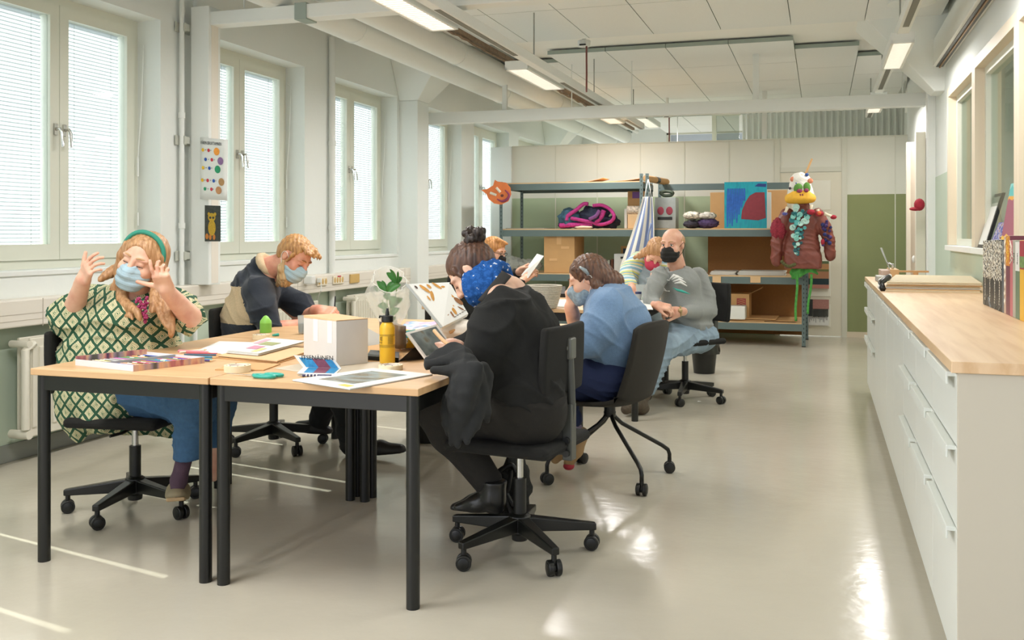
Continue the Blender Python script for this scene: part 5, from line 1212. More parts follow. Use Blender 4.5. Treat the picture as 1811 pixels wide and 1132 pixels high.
r_ = ramp(nt, n_.outputs[0], [(.35, '#e8e4e0'), (.45, '#d99ac0'), (.52, '#e8e0d8'), (.6, '#7aa0c8'), (.68, '#e0a890')]); nt.links.new(r_.outputs[0], bs.inputs['Base Color'])
mb = MB(); q0, q1, q2, q3 = Z(690, 600), Z(780, 585), Z(772, 572), Z(718, 573)
mb.sheet(lambda u, v: (q0*(1-u)+q1*u)*(1-v)+(q3*(1-u)+q2*u)*v+Vector((0, 0, .012+.012*math.sin(u*7)*math.cos(v*5))), 16, 10, .003); mb.build('painted_paper', m_, label='wavy sheet painted in pastel pink and blue behind the bottle', cat='paper', smooth='all')
c = Z(800, 606); blob_mesh((c.x, c.y+.12, T+.05), (.13, .1, .05), 31, .1, 3).build('zip_pouch', mat('cream_canvas', '#cfc8bc', .85), smooth='all', label='cream canvas pouch with lilac edge behind the tablet', cat='pouch')
mb = MB(); mb.tube(spl([Z(772, 603, T+.05), Z(795, 607, T+.045), Z(822, 606, T+.05)], 6), .012, 8); mb.build('lilac_strip', mat('lilac', '#7f78b0', .8), smooth='all', label='lilac fabric strip on the cream pouch', cat='strip')
mb = MB(); mb.tube(spl([P(768, 585, 3.9), P(785, 603, 3.8), P(800, 613, 3.75), P(812, 622, 3.7)], 6), .008, 8); mb.build('leather_strap', mat('tan_strap', '#cfa87c', .6), smooth='all', label='tan leather strap beside the tablet', cat='strap')

# ================================================================== BACK TABLE
def Z2(px, py): return on_z(px, py, T)
g = Z2(962, 545); t = thing('rope_basket', 'round grey woven rope basket on the back table', 'basket', g)
m_ = mat('rope_grey', '#bdb7a8', .9, noise=.15, nscale=80)
mb = MB(); 
for i in range(13):
    z = .008+i*.0125; r_ = .085+.04*(i/12)**.7; mb.lathe([(r_+.0065*math.cos(a), z+.0065*math.sin(a)) for a in np.linspace(-PI, PI, 7)], g, 30)
mb.lathe([(0, .004), (.09, .004)], g, 30); mb.build('woven_wall', m_, t, smooth='all')
for (q, m2, th, nm, lb, ct_) in (([(982, 526), (1000, 526), (1000, 512), (982, 512)], BLKP, .03, 'black_tray', 'black plastic tray behind the basket', 'tray'), ([(975, 542), (1004, 544), (1006, 530), (985, 530)], PAPER, .002, 'paper_sheet', 'white sheets at the front edge of the back table', 'paper'), ([(1090, 545), (1155, 548), (1140, 520), (1095, 518)], PAPER, .003, 'paper_sheet', 'white paper under the striped woman hand', 'paper'), ([(820, 533), (836, 534), (836, 526), (815, 524)], mat('teal_book', '#3a8a78', .6), .012, 'teal_book', 'teal book at the left end of the back table', 'book')):
    quad(m2, [Z2(*p) for p in q], th, nm, label=lb, cat=ct_)
g = Z2(1129, 531); t = thing('paint_jar', 'small glass jar with dark blue lid on the back table', 'jar', g)
MB().lathe([(0, 0), (.024, 0), (.025, .005), (.025, .05), (0, .05)], g, 20).build('jar_body', mat('jar_grey', '#a8aeb0', .25), t, smooth=True); MB().lathe([(0, .05), (.026, .05), (.026, .068), (0, .068)], g, 20).build('jar_lid', mat('lid_blue', '#2b3560', .4), t, smooth=True)
a_ = Z2(1136, 531); MB().cyl(a_+Vector((0, 0, .012)), a_+Vector((.05, .02, .012)), .011, n=12).build('green_tube', mat('tube_green', '#4a9a6a', .5), label='green paint tube lying by the dark blue lidded jar', cat='tube', smooth=True)
g = Z2(1137, 527); t = thing('glass_tumbler', 'clear water glass on the back table between the two people', 'glass', g)
MB().lathe([(0, .002), (.045, .002), (.06, .11), (.058, .11), (.043, .008), (0, .008)], g, 24).build('glass_wall', CUP, t, smooth=True)
a_ = Z2(1120, 536); MB().cyl(a_+Vector((0, 0, .009)), a_+Vector((.04, -.01, .009)), .008, n=10).build('dark_pen', BLACK, label='short dark marker lying on the back table', cat='marker', smooth=True)

# ================================================================== FLOOR THINGS
def bin_(px, py, r0, r1, h_, label, liner=False):
    g = on_z(px, py, 0.0)+Vector((-SA, CA, 0))*r0; g.z = .001; t = thing('waste_bin', label, 'waste bin', g)
    MB().lathe([(0, 0), (r0, 0), (r1, h_), (r1-.004, h_), (r0-.004, .01), (0, .01)], g, 32).build('bin_wall', BLKP, t, smooth=True)
    if liner:
        mb = MB(); mb.sheet(lambda u, v: (g.x+(r1+.008+.006*math.sin(u*40)+.012*math.sin(v*5+u*9)*(1-v))*math.cos(u*2*PI), g.y+(r1+.008+.006*math.sin(u*40))*math.sin(u*2*PI), g.z+h_*.62+v*(h_*.42+.01*math.sin(u*19))), 60, 5)
        mb.build('bin_liner', mat('liner_black', '#26251f', .35), t, smooth='all')
bin_(755, 785, .115, .15, .3, 'black waste bin under the tables behind the front leg'); bin_(1249, 662, .095, .125, .29, 'black waste bin with dark liner behind the bald man', True)
# backpack with straps under the chair
g = on_z(905, 905, 0)
t = thing('backpack', 'black bag with tangled straps lying behind the boots under the chair', 'bag', (g.x, g.y, 0))
def dp(px, py, d=4.15): return P(px, py, d)
g2 = dp(898, 870); blob_mesh((g2.x, g2.y+.1, .17), (.07, .09, .13), 44, .2, 3).build('bag_body', fabric('bag_black', '#1c1d1a'), t, smooth='all')
for l_ in ([(876, 838), (890, 828), (905, 822), (912, 835)], [(880, 845), (884, 870), (880, 895), (888, 912)], [(905, 830), (900, 860), (895, 880), (905, 912)], [(876, 835), (884, 850), (900, 880), (908, 895)]):
    MB().tube(spl([dp(*q) for q in l_], 6), .011, 6).build('strap', BLKP, t, smooth='all')
mb = MB(); mb.lathe([(0, 0), (.018, 0), (.018, .002), (0, .002)], on_z(1236, 710, .001), 3); mb.build('paper_scrap', PAPER, label='tiny white paper scrap on the floor by the swivel chair', cat='scrap')

# ================================================================== POSTERS ON THE POST
t = thing('colour_chart', 'hand painted colour mixing chart taped to the service post', 'poster', (-4.12, 5.93, 1.9))
nv = Vector((-.25, -1, 0)).normalized()
p0 = P(354, 243, 6.82); p1 = P(403, 247, 6.72); q0_ = P(354, 352, 6.82); q1_ = P(402, 355, 6.72)
def ch(u, v, o=0.0):
    p = (p0*(1-u)+p1*u)*(1-v)+(q0_*(1-u)+q1_*u)*v; return p-ndir*o
ndir = (p1-p0).cross(q0_-p0).normalized()
if ndir.dot(p0-Vector((0, 0, EYE))) < 0: ndir = -ndir
mb = MB(); mb.sheet(lambda u, v: ch(u, v, .004*math.sin(u*PI)), 6, 6, .0); o = mb.build('sheet', PAPER, t, smooth='all')
o.modifiers.new('s', 'SOLIDIFY').thickness = .0012
xd = (p1-p0).normalized(); yd = (p0-q0_).normalized()
def dot(u, v, r, col):
    c = ch(u, v, .0065); mb = MB(); n = 18; vs = [c+xd*r*math.cos(a)+yd*r*1.05*math.sin(a) for a in [2*PI*i/n for i in range(n)]]; mb._add(vs, [tuple(range(n))]); mb.build('colour_dot', mat('dot'+col, col, .8, noise=.12, nscale=80), t)
Y_, R_, B_, G_ = '#e2b62c', '#c23a48', '#2c58ac', '#2a9568'
rows_ = [(.20, [(.12, Y_), (.33, R_)], .62, '#ef9c3c'), (.35, [(.22, B_), (.45, R_)], .76, '#8a6a96'), (.49, [(.13, Y_), (.36, B_)], .66, G_), (.69, [(.1, Y_), (.3, R_), (.52, B_)], .8, '#b08a5c'), (.83, [(.2, G_), (.44, R_)], .7, '#bd8a5e')]
for v, small, ub, cb in rows_:
    for u, c in small: dot(u, v, .012, c)
    dot(ub, v+.01, .026, cb)
    for k in range(len(small)):
        u = (small[k][0]+(small[k+1][0] if k+1 < len(small) else ub-.12))/2
        text('+' if k+1 < len(small) else '=', .02, basis(ch(u-.03, v+.012, .0065), xd, yd), BLACK, t)
text('VÄRIEN SEKOITTAMINEN', .0165, basis(ch(.03, .105, .0065), xd, yd)@Matrix.Diagonal((1, 1.9, 1, 1)), BLACK, t)
t = thing('small_drawing', 'small dark drawing of a yellow standing animal on the service post', 'drawing', (-4.12, 5.9, 1.5))
r0, r1, s0, s1 = P(362, 363, 6.80), P(390, 364, 6.76), P(362, 427, 6.80), P(390, 427, 6.76)
nd2 = ndir
def dr2(u, v, o=0.0): return (r0*(1-u)+r1*u)*(1-v)+(s0*(1-u)+s1*u)*v-nd2*o
mb = MB(); mb._add([dr2(0, 0), dr2(1, 0), dr2(1, 1), dr2(0, 1)]+[dr2(0, 0, -.002), dr2(1, 0, -.002), dr2(1, 1, -.002), dr2(0, 1, -.002)], [(0, 1, 2, 3), (7, 6, 5, 4), (0, 4, 5, 1), (1, 5, 6, 2), (2, 6, 7, 3), (3, 7, 4, 0)]); mb.build('sheet', mat('drawing_dark', '#3a3e38', .8, noise=.3, nscale=60), t)
YD = mat('drawing_yellow', '#b8962c', .8, noise=.25, nscale=90); OD = mat('drawing_orange', '#c27a34', .8)
def ep(cu_, cv_, ru, rv, m, nm, o=.001):
    mb = MB(); vs = [dr2(cu_+ru*math.cos(a), cv_+rv*math.sin(a), o) for a in [2*PI*i/16 for i in range(16)]]; mb._add(vs, [tuple(range(16))]); mb.build(nm, m, t)
ep(.45, .33, .24, .12, YD, 'head'); ep(.27, .24, .08, .05, YD, 'ear'); ep(.66, .24, .08, .05, YD, 'ear'); ep(.46, .62, .24, .22, YD, 'body'); ep(.36, .88, .08, .08, OD, 'leg'); ep(.6, .88, .08, .08, OD, 'leg'); ep(.15, .86, .1, .08, OD, 'tail')
for u in (.36, .55): ep(u, .34, .07, .035, mat('drawing_dark'), 'eye', .0015)

# ================================================================== COSTUME
YC = 11.26
t = thing('costume', 'brown leather jacket costume with button cascade hanging at the right rack end', 'costume', on_Y(1421, 440, YC))
LEA = mat('brown_leather_jacket', '#7d4338', .42, noise=.18, nscale=14, bump=.35, bscale=28)
def PC(px, py, o=0): return on_Y(px, py, YC+o)
sd = SDF(); Mx = np.eye(3)
def jc(pts, rs, k=.03): sd.chain([PC(*q) for q in pts], rs, k)
sd.ell(PC(1420, 400), (.185, .10, .19), k=.04); sd.ell(PC(1418, 440), (.20, .11, .25), k=.05); sd.box(PC(1420, 462), (.20, .10, .10), rad=.04, k=.04)
sd.cut(PC(1420, 475), (0, 0, -1)); sd.cap(PC(1419, 362), PC(1419, 375), .08, .1, k=.03)
jc([(1392, 380), (1380, 405), (1374, 430), (1373, 462)], [.075, .075, .068, .06], .02); jc([(1446, 380), (1458, 402), (1466, 425), (1468, 452)], [.075, .075, .065, .06], .02)
sdf_obj([(sd, .009)], 'jacket', LEA, t, disp=folds(.012, 26, seed=4))
GREENF = fabric('green_cloth', '#4e9a48')
mb = MB(); mb.sheet(lambda u, v: PC(1398+47*u+2*math.sin(v*9), 470+(18+6*math.sin(u*5+1))*v, .02*math.sin(u*14)-.03), 20, 8, .004); mb.build('green_skirt', GREENF, t, smooth='all')
for (xa, ya, xb, yb) in ((1409, 480, 1408, 568), (1435, 485, 1429, 555)):
    mb = MB(); mb.sheet(lambda u, v: PC(xa+(xb-xa)*v-2.2+4.4*u+1.2*math.sin(v*6), ya+(yb-ya)*v, -.05), 2, 14, .003); mb.build('green_ribbon', GREENF, t, smooth='all')
# head: white cloth bucket mask with yellow beak
PL_ = mat('mask_plaster', '#e6e3da', .8, noise=.05, nscale=30, bump=.3, bscale=40)
sd = SDF(); sd.cap(PC(1416, 347), PC(1415, 322), .15, .112, k=.03); sd.ell(PC(1414, 317), (.10, .10, .05), k=.03); sd.cut(PC(1416, 357), (0, 0, -1))
sdf_obj([(sd, .008)], 'mask_head', PL_, t, disp=folds(.006, 30, seed=2))
BK = mat('beak_yellow', '#e5b038', .7, noise=.08, nscale=30, bump=.2)
sd = SDF(); sd.cap(PC(1397, 351, -.09), PC(1434, 350, -.09), .055, .05, k=.04); sd.cap(PC(1405, 345, -.12), PC(1426, 343, -.12), .045, .045, k=.04); sd.ell(PC(1416, 352, -.1), (.15, .08, .045), k=.04); sd.cut(PC(1416, 361, 0), (0, 0, -1))
sdf_obj([(sd, .008)], 'beak', BK, t)
GR = mat('mask_green', '#5c8f3c', .8, noise=.15, nscale=50); MAG = mat('mask_magenta', '#8a3858', .8, noise=.15, nscale=60)
for (x_, y_, rx, rz, m_) in ((1412, 334, .052, .062, GR), (1427, 332, .04, .062, GR), (1414, 338, .032, .026, MAG), (1426, 337, .026, .026, MAG)):
    mb = MB(); mb.sphere(PC(x_, y_, -.115 if m_ is GR else -.145), (rx, .03, rz), 16); mb.build('eye_patch', m_, t, smooth='all')
for x_ in (1415, 1419): MB().cyl(PC(x_, 343, -.172), PC(x_+1, 346, -.175), .006, n=8).build('nostril', MAG, t, smooth=True)
for (x_, y_, r_, c_) in ((1417, 313, .03, '#e5b038'), (1402, 317, .03, '#d88a6a'), (1433, 320, .03, '#d88a6a'), (1397, 333, .016, '#3a3a44'), (1427, 309, .02, '#3a5a9a'), (1402, 340, .01, '#4a9a9a'), (1408, 324, .008, '#3a5a9a')):
    mb = MB(); mb.sphere(PC(x_, y_, -.105+.03*((y_ < 318))), (r_, .015, r_), 12); mb.build('painted_spot', mat('spot'+c_, c_, .8), t, smooth='all')
mb = MB(); a_, b_ = PC(1425, 307, -.02), PC(1436, 281, .0); mb.cyl(a_, b_, .016, .014, n=4); mb.build('wooden_slat', CARD, t)
# button cascade
rb = random.Random(9)
bt = ['#8fd0c8', '#2a7a80', '#bfe0d8', '#5ab0b0', '#1f5f66']
fronts = []
for i in range(80):
    v = rb.random()**.8; cx_ = 1415-8*v+rb.gauss(0, 1)*0; hw = 15*(1-v)**.8+2; x_ = 1416-7*v+rb.uniform(-hw, hw); y_ = 366+84*v
    if any((x_-a)**2+(y_-b)**2 < 12 for a, b in fronts): continue
    fronts.append((x_, y_)); r_ = rb.uniform(.018, .036)*(1.15-.5*v); dz = (x_-1418)/35
    c = PC(x_, y_, -.125+.04*dz*dz-.012*math.sin(v*3)); m_ = mat('btn'+rb.choice(bt), None) if False else None
    col = rb.choice(bt); mb = MB(); R_ = Matrix.Rotation(PI/2+rb.uniform(-.3, .3), 3, 'X')
    mb.lathe([(0, -.006), (r_, -.006), (r_, .004), (r_*.8, .008), (r_*.7, .002), (0, .002)], c, 16, R_); mb.build('button', mat('button'+col, col, .35), t, smooth=True)
# mushrooms, coral and lace on the sleeves
MW, MR = mat('felt_cream', '#e3d8bf', .9), mat('felt_red', '#a02838', .9, noise=.1, nscale=60)
for (a_, b_, r_, m2) in (((1435, 362), (1434, 375), .045, MR), ((1458, 378), (1474, 384), .035, MR), ((1393, 366), (1388, 378), .03, mat('felt_blue', '#5a5a9a', .9)), ((1446, 370), (1449, 378), .045, MR)):
    A_, B_ = PC(*a_, -.13), PC(*b_, -.13)
    mb = MB(); mb.tube([A_, (A_+B_)/2, B_], [.02, .014, .02], 10); mb.build('mushroom_stem', MW, t, smooth='all'); mb = MB(); mb.sphere(B_, (r_, r_*.8, r_*.7), 14); mb.build('mushroom_cap', m2, t, smooth='all')
MB().sphere(PC(1449, 377, -.17), .022, 12).build('mushroom_centre', mat('felt_orange', '#d86a40', .9), t, smooth='all')
for i in range(16):
    c = PC(1455+rb.uniform(0, 16), 392+i*2.6+rb.uniform(-2, 2), -.08+rb.uniform(-.02, .02)); MB().sphere(c, (rb.uniform(.014, .026),)*3, 8).build('felt_coil', mat(['felt_navy', 'felt_violet'][i % 2], ['#33386e', '#4e3a70'][i % 2], .95), t, smooth='all')
LACE = mat('lace_red', '#8e2b3a', .9, noise=.4, nscale=70)
mb = blob_mesh(PC(1377, 406, -.02), (.085, .08, .13), 66, .16, 6); mb.build('crocheted_sleeve', LACE, t, smooth='all')
MB().sphere(PC(1455, 428, -.1), (.022, .02, .035), 12).build('red_pompom', MR, t, smooth='all')
for i in range(8): MB().sphere(PC(1383+i*3.2, 463+5*math.sin(i*.5)+i*.9, -.10), (.02, .02, .02), 8).build('knit_curl', mat('felt_olive', '#5a5a36', .95), t, smooth='all')
# woven pieces hanging on the door
m_, nt, bs = nodes_of('woven_stripes', .95)
tc = nt.nodes.new('ShaderNodeTexCoord'); sx = nt.nodes.new('ShaderNodeSeparateXYZ'); nt.links.new(tc.outputs['Object'], sx.inputs[0])
a_, b_ = on_Y(1430, 510, 12.6), on_Y(1466, 462, 12.6)
fr = math_(nt, 'DIVIDE', math_(nt, 'SUBTRACT', sx.outputs[2], a_.z), b_.z-a_.z)
r_ = ramp(nt, fr, [(0, '#b07a6c'), (.14, '#2b3d42'), (.36, '#a97a5c'), (.62, '#6a6a42'), (.7, '#b5875c'), (.9, '#5a6a4a')], 'CONSTANT'); nt.links.new(r_.outputs[0], bs.inputs['Base Color'])
MB().bb(a_.x, b_.x, 12.6, 12.61, a_.z, b_.z).build('woven_hanging', m_, label='striped woven textile hanging on the back door, upper one', cat='textile')
a_, b_ = on_Y(1430, 546, 12.6), on_Y(1466, 530, 12.6); t = thing('woven_hanging', 'pink woven textile with dark fringe hanging on the back door, lower one', 'textile', a_)
MB().bb(a_.x+.05, b_.x, 12.6, 12.61, a_.z, b_.z).build('pink_weave', mat('weave_pink', '#a87a72', .95, noise=.1, nscale=60), t); MB().bb(a_.x, a_.x+.05, 12.6, 12.61, a_.z-.09, b_.z).build('dark_weave', mat('weave_dark', '#3a3d3c', .95), t)
for i in range(26): x_ = a_.x+.055+i*(b_.x-a_.x-.06)/26; MB().bb(x_, x_+.005, 12.602, 12.606, a_.z-.09-.015*rb.random(), a_.z).build('fringe', mat('weave_dark'), t)
a_, b_ = on_Y(1430, 575, 12.61), on_Y(1466, 560, 12.61); MB().bb(a_.x, b_.x, 12.61, 12.62, a_.z, b_.z).build('white_weave', PAPER, t)
for i in range(18): x_ = a_.x+.01+i*(b_.x-a_.x-.02)/18; MB().bb(x_, x_+.004, 12.606, 12.61, b_.z-.02-.06*rb.random(), b_.z).build('fringe', mat('weave_dark'), t)

# ================================================================== BOOKS AND PICTURES ON THE COUNTER
WT = .9365
XS = .755                      # the row stands along the wall, spines to the room
def book(ya, yb, h_, col, label, grp='books standing on the counter'):   # ya > yb along the row
    t = thing('book', label, 'book', (XS+.1, (ya+yb)/2, WT), group=grp)
    mb = MB(); mb.bb(XS, XS+.2, yb, ya, WT, WT+h_); mb.build('cover', mat('cov'+col, col, .45), t, bevel=.0015)
    MB().bb(XS+.006, XS+.2005, yb+.004, ya-.004, WT+.003, WT+h_+.0006).build('page_block', mat('pages', '#e0d8c4', .8), t)
    return t, (ya, yb, h_)
def spine_marks(t, b, col, n, z0, z1, seed, thick=.5, lo=.4, hi=.9, cols=1):
    ya, yb, h_ = b; r = random.Random(seed); mb = MB(); w_ = (ya-yb)/cols
    for c_ in range(cols):
        for i in range(n):
            z = WT+h_*(z0+(z1-z0)*(i+.5)/n); L_ = w_*r.uniform(lo, hi); yc = yb+w_*(c_+.5)+r.uniform(-.1, .1)*w_; mb.box((XS-.0012, yc, z), (.0016, L_, h_*(z1-z0)/n*thick), Matrix.Rotation(r.choice((-1, 1))*r.uniform(.3, .7), 3, 'X'))
    mb.build('spine_print', mat('sp'+col, col, .6), t)
def vtext(t, b, s_, size, col, z, u=.5):
    ya, yb, h_ = b; text(s_, size, basis((XS-.0018, yb+(ya-yb)*u-size*.35, WT+h_*z), (0, 0, 1), (0, 1, 0)), mat('sp'+col, col, .6), t)
edges = [1738.5, 1747, 1755.5, 1764, 1772]; ye = [on_X(px, 500, XS).y for px in edges]
for i in range(4):
    hh = on_X(edges[i], 425.5-i*.5, XS).z-WT
    t, b = book(ye[i]-.0006, ye[i+1]+.0006, hh, '#262b2a', 'black book with white zigzag spine pattern, %s of four' % ['leftmost', 'second from left', 'third from left', 'rightmost'][i])
    spine_marks(t, b, '#dcd8c8', 22, .44, .98, i+1, .55, .5, .95, 3); vtext(t, b, ['Romaanien', 'Kertomuksia', 'Novellien', 'Matkassa'][i], .03, '#dcd8c8', .08)
    spine_marks(t, b, '#8f9390', 2, .02, .05, i+5, .3, .8, .95)
spec = [(1772, 1775.5, 426, '#4a5660', 'slim grey blue spined book right of the zigzag books', None), (1775.5, 1779, 418, '#c2ab98', 'slim pale patterned book with mixed letters in the counter row', None), (1779, 1786, 417, '#6d3345', 'plum coloured book with red and yellow top in the counter row', '#c8842e'), (1786, 1791, 425, '#b8646e', 'pink spined book in the counter row', None), (1791, 1796, 425, '#a8a89a', 'pale grey book in the counter row', None), (1796, 1803.5, 427, '#5f7a60', 'green book with white upper spine in the counter row', '#dfe0dc'), (1803.5, 1814, 425, '#e0b22e', 'yellow book with a red and picture topped spine at the right', '#a02838')]
for i, (x0p, x1p, yt, col, lb, c2) in enumerate(spec):
    ya_, yb_ = on_X(x0p, 500, XS).y, on_X(x1p, 500, XS).y; hh = on_X(x0p, yt, XS).z-WT
    t, b = book(ya_-.0006, yb_+.0006, hh, col, lb)
    if c2: MB().bb(XS-.001, XS, b[1]+.001, b[0]-.001, WT+hh*(.62 if i < 6 else .64), WT+hh*.995).build('spine_band', mat('band'+c2, c2, .5), t)
    if i == 6: MB().bb(XS-.002, XS-.001, b[1]+.004, b[0]-.004, WT+hh*.66, WT+hh*.80).build('spine_picture', mat('bandgreen', '#6a8a4a', .5, noise=.5, nscale=60), t)
    if i in (1, 2, 3): spine_marks(t, b, '#e0b23a' if i == 2 else '#e6dfd0', 8, .1 if i == 1 else .7, .97, i+20, .5)
    if i in (0, 4, 5): vtext(t, b, ['Valokuvaus', '', '', '', 'Taide', 'Kuvat'][i], .02, '#4a4a4a' if i else '#d8d4c4', .7)
# framed pictures leaning at the interior window
def lean(px0, py0, px1, py1, X, nm, lb, mat_in, fw, tilt, dep=.03, dx=.05):
    pass
t = thing('framed_picture', 'black framed picture leaning in the interior window recess', 'picture', on_z(1735, 437, 1.19))
yb = 6.72; a_ = on_Y(1727, 437, yb); b_ = on_Y(1748, 357, yb)
X0, X1 = .985, 1.03
mb = MB(); lo = [Vector((X0, yb-.0, 1.191)), Vector((X0+.02, yb-.0, 1.191)), Vector((X0+.02, yb+.32, 1.191)), Vector((X0, yb+.32, 1.191))]
hi = [p+Vector((.10, 0, .35)) for p in lo]; mb.hexa(lo, hi); mb.build('frame', BLACK, t)
mb = MB(); q = Vector((-.0015, 0, 0)); f0, f3 = lo[0]+q, lo[3]+q; g0, g3 = hi[0]+q, hi[3]+q
def fq(u, v): return (f0*(1-u)+f3*u)*(1-v)+(g0*(1-u)+g3*u)*v
mb._add([fq(.08, .06), fq(.92, .06), fq(.92, .94), fq(.08, .94)], [(0, 1, 2, 3)]); mb.build('picture_sheet', PAPER, t)
def standing(y0, wd, hgt, X, lbl, mbase, cat='picture'):
    t = thing('art_card', lbl, cat, (X, y0, 1.191)); lo = [Vector((X, y0, 1.191)), Vector((X+.008, y0, 1.191)), Vector((X+.008, y0+wd, 1.191)), Vector((X, y0+wd, 1.191))]; hi = [p+Vector((.06, 0, hgt)) for p in lo]
    MB().hexa(lo, hi).build('card_body', mbase, t); return t, lo, hi
m_, nt, bs = nodes_of('blue_collage', .6); tc = nt.nodes.new('ShaderNodeTexCoord'); n_ = nt.nodes.new('ShaderNodeTexNoise'); n_.inputs['Scale'].default_value = 45; nt.links.new(tc.outputs['Object'], n_.inputs[0]); r_ = ramp(nt, n_.outputs[0], [(.4, '#2b3a88'), (.5, '#6a6ab8'), (.58, '#d8d4d0'), (.64, '#8a5a4a')]); nt.links.new(r_.outputs[0], bs.inputs['Base Color'])
standing(6.35, .24, .16, .985, 'small blue and white collage card leaning beside the black frame', m_)
m_, nt, bs = nodes_of('bright_painting', .6); tc = nt.nodes.new('ShaderNodeTexCoord'); sx = nt.nodes.new('ShaderNodeSeparateXYZ'); nt.links.new(tc.outputs['Object'], sx.inputs[0]); n_ = nt.nodes.new('ShaderNodeTexNoise'); n_.inputs['Scale'].default_value = 9; nt.links.new(tc.outputs['Object'], n_.inputs[0])
fr = math_(nt, 'ADD', math_(nt, 'DIVIDE', math_(nt, 'SUBTRACT', sx.outputs[2], 1.19), .42), math_(nt, 'MULTIPLY', math_(nt, 'SUBTRACT', n_.outputs[0], .5), .25))
r_ = ramp(nt, fr, [(0, '#c83a5a'), (.06, '#3f8a4a'), (.11, '#e6b83a'), (.18, '#9a5468'), (.62, '#9a5468'), (.68, '#e2a83a'), (.73, '#58b8b8'), (.85, '#8fd0cc'), (.92, '#4aa8b0')], 'CONSTANT'); nt.links.new(r_.outputs[0], bs.inputs['Base Color'])
standing(5.74, .46, .38, .985, 'bright painting with turquoise top leaning in the interior window', m_)
# portfolio folders and guillotine on the counter
t = thing('portfolio_stack', 'stack of beige portfolios and boards on the counter', 'portfolio', on_z(1640, 505, WT))
PF = mat('portfolio_beige', '#cdbfa0', .7, noise=.05, nscale=20); z = WT
def ctr(px, py): return on_z(px, py, WT)
c0_, c1_, c2_, c3_ = ctr(1568, 515), ctr(1736, 518), ctr(1738, 503), ctr(1584, 500)
for p_ in (c1_, c2_): p_.x = min(p_.x, .972)
for i in range(7):
    j = Vector((rb.uniform(-.012, .012), rb.uniform(-.02, .02), i*.0085)); quad([PF, CARD2, PAPER, PF, CARD2, PF, PF][i], [p+j+Vector((.0, 0, 0)) for p in (c0_, c1_, c2_, c3_)], .0065 if i else .008, 'portfolio_board', t)
mb = MB(); mb.tube([c0_+Vector((-.02, 0, .01)), c0_+Vector((-.03, .05, .05)), c0_+Vector((.02, .12, .08))], .018, 8); mb.build('dark_clip', BLACK, t, smooth='all')
mb = MB(); mb.tube([c0_+Vector((-.035, .02, .02)), c0_+Vector((-.03, .08, .06)), c0_+Vector((.03, .16, .085))], .014, 8); mb.build('white_corner', PAPER, t, smooth='all')
g = ctr(1565, 492); t = thing('paper_guillotine', 'wooden paper guillotine with a raised blade at the far end of the counter', 'guillotine', g)
yb = 7.55; wd = wood('guillotine_wood', '#cda878', '#b98f5e', 8, 8)
x0_, x1_ = .40, .93
MB().bb(x0_+.08, x1_, yb, yb+.38, WT, WT+.028).build('base_board', wd, t, bevel=.003); MB().bb(x0_+.08, x0_+.14, yb, yb+.4, WT+.028, WT+.085).build('side_rail', wd, t, bevel=.003)
MB().bb(x0_+.24, x0_+.27, yb, yb+.1, WT+.028, WT+.07).build('upright', wd, t, bevel=.002); MB().bb(x0_+.14, x0_+.34, yb, yb+.03, WT+.065, WT+.078).build('cross_rail', wd, t)
MB().bb(x0_+.02, x0_+.09, yb+.05, yb+.4, WT+.03, WT+.075).build('clamp_bar', mat('pink_grey', '#c0a898', .5), t, bevel=.004)
mb = MB(); mb.hexa([(x0_+.085, yb+.1, WT+.07), (x0_+.09, yb+.1, WT+.07), (x0_+.09, yb+.16, WT+.07), (x0_+.085, yb+.16, WT+.07)], [(x0_+.02, yb+.2, WT+.24), (x0_+.03, yb+.2, WT+.24), (x0_+.04, yb+.27, WT+.24), (x0_+.03, yb+.27, WT+.24)]); mb.build('blade', mat('steel', '#9a9c96', .4, metal=.6), t)
MB().tube([(x0_+.1, yb+.05, WT+.06), (x0_+.1, yb+.05, WT+.12), (x0_+.06, yb+.05, WT+.13)], .01, 8).build('hinge_arm', CHROME, t, smooth='all')
MB().bb(x0_-.02, x0_+.05, yb-.12, yb+.1, WT, WT+.04).build('hole_punch', mat('grey_metal', '#a5a8a4', .4), label='grey metal punch in front of the guillotine at the counter edge', cat='punch', bevel=.006)
MB().bb(.62, .96, 7.25, 7.5, WT, WT+.045).build('wooden_box', wd, label='low wooden board box beside the guillotine', cat='box', bevel=.003)
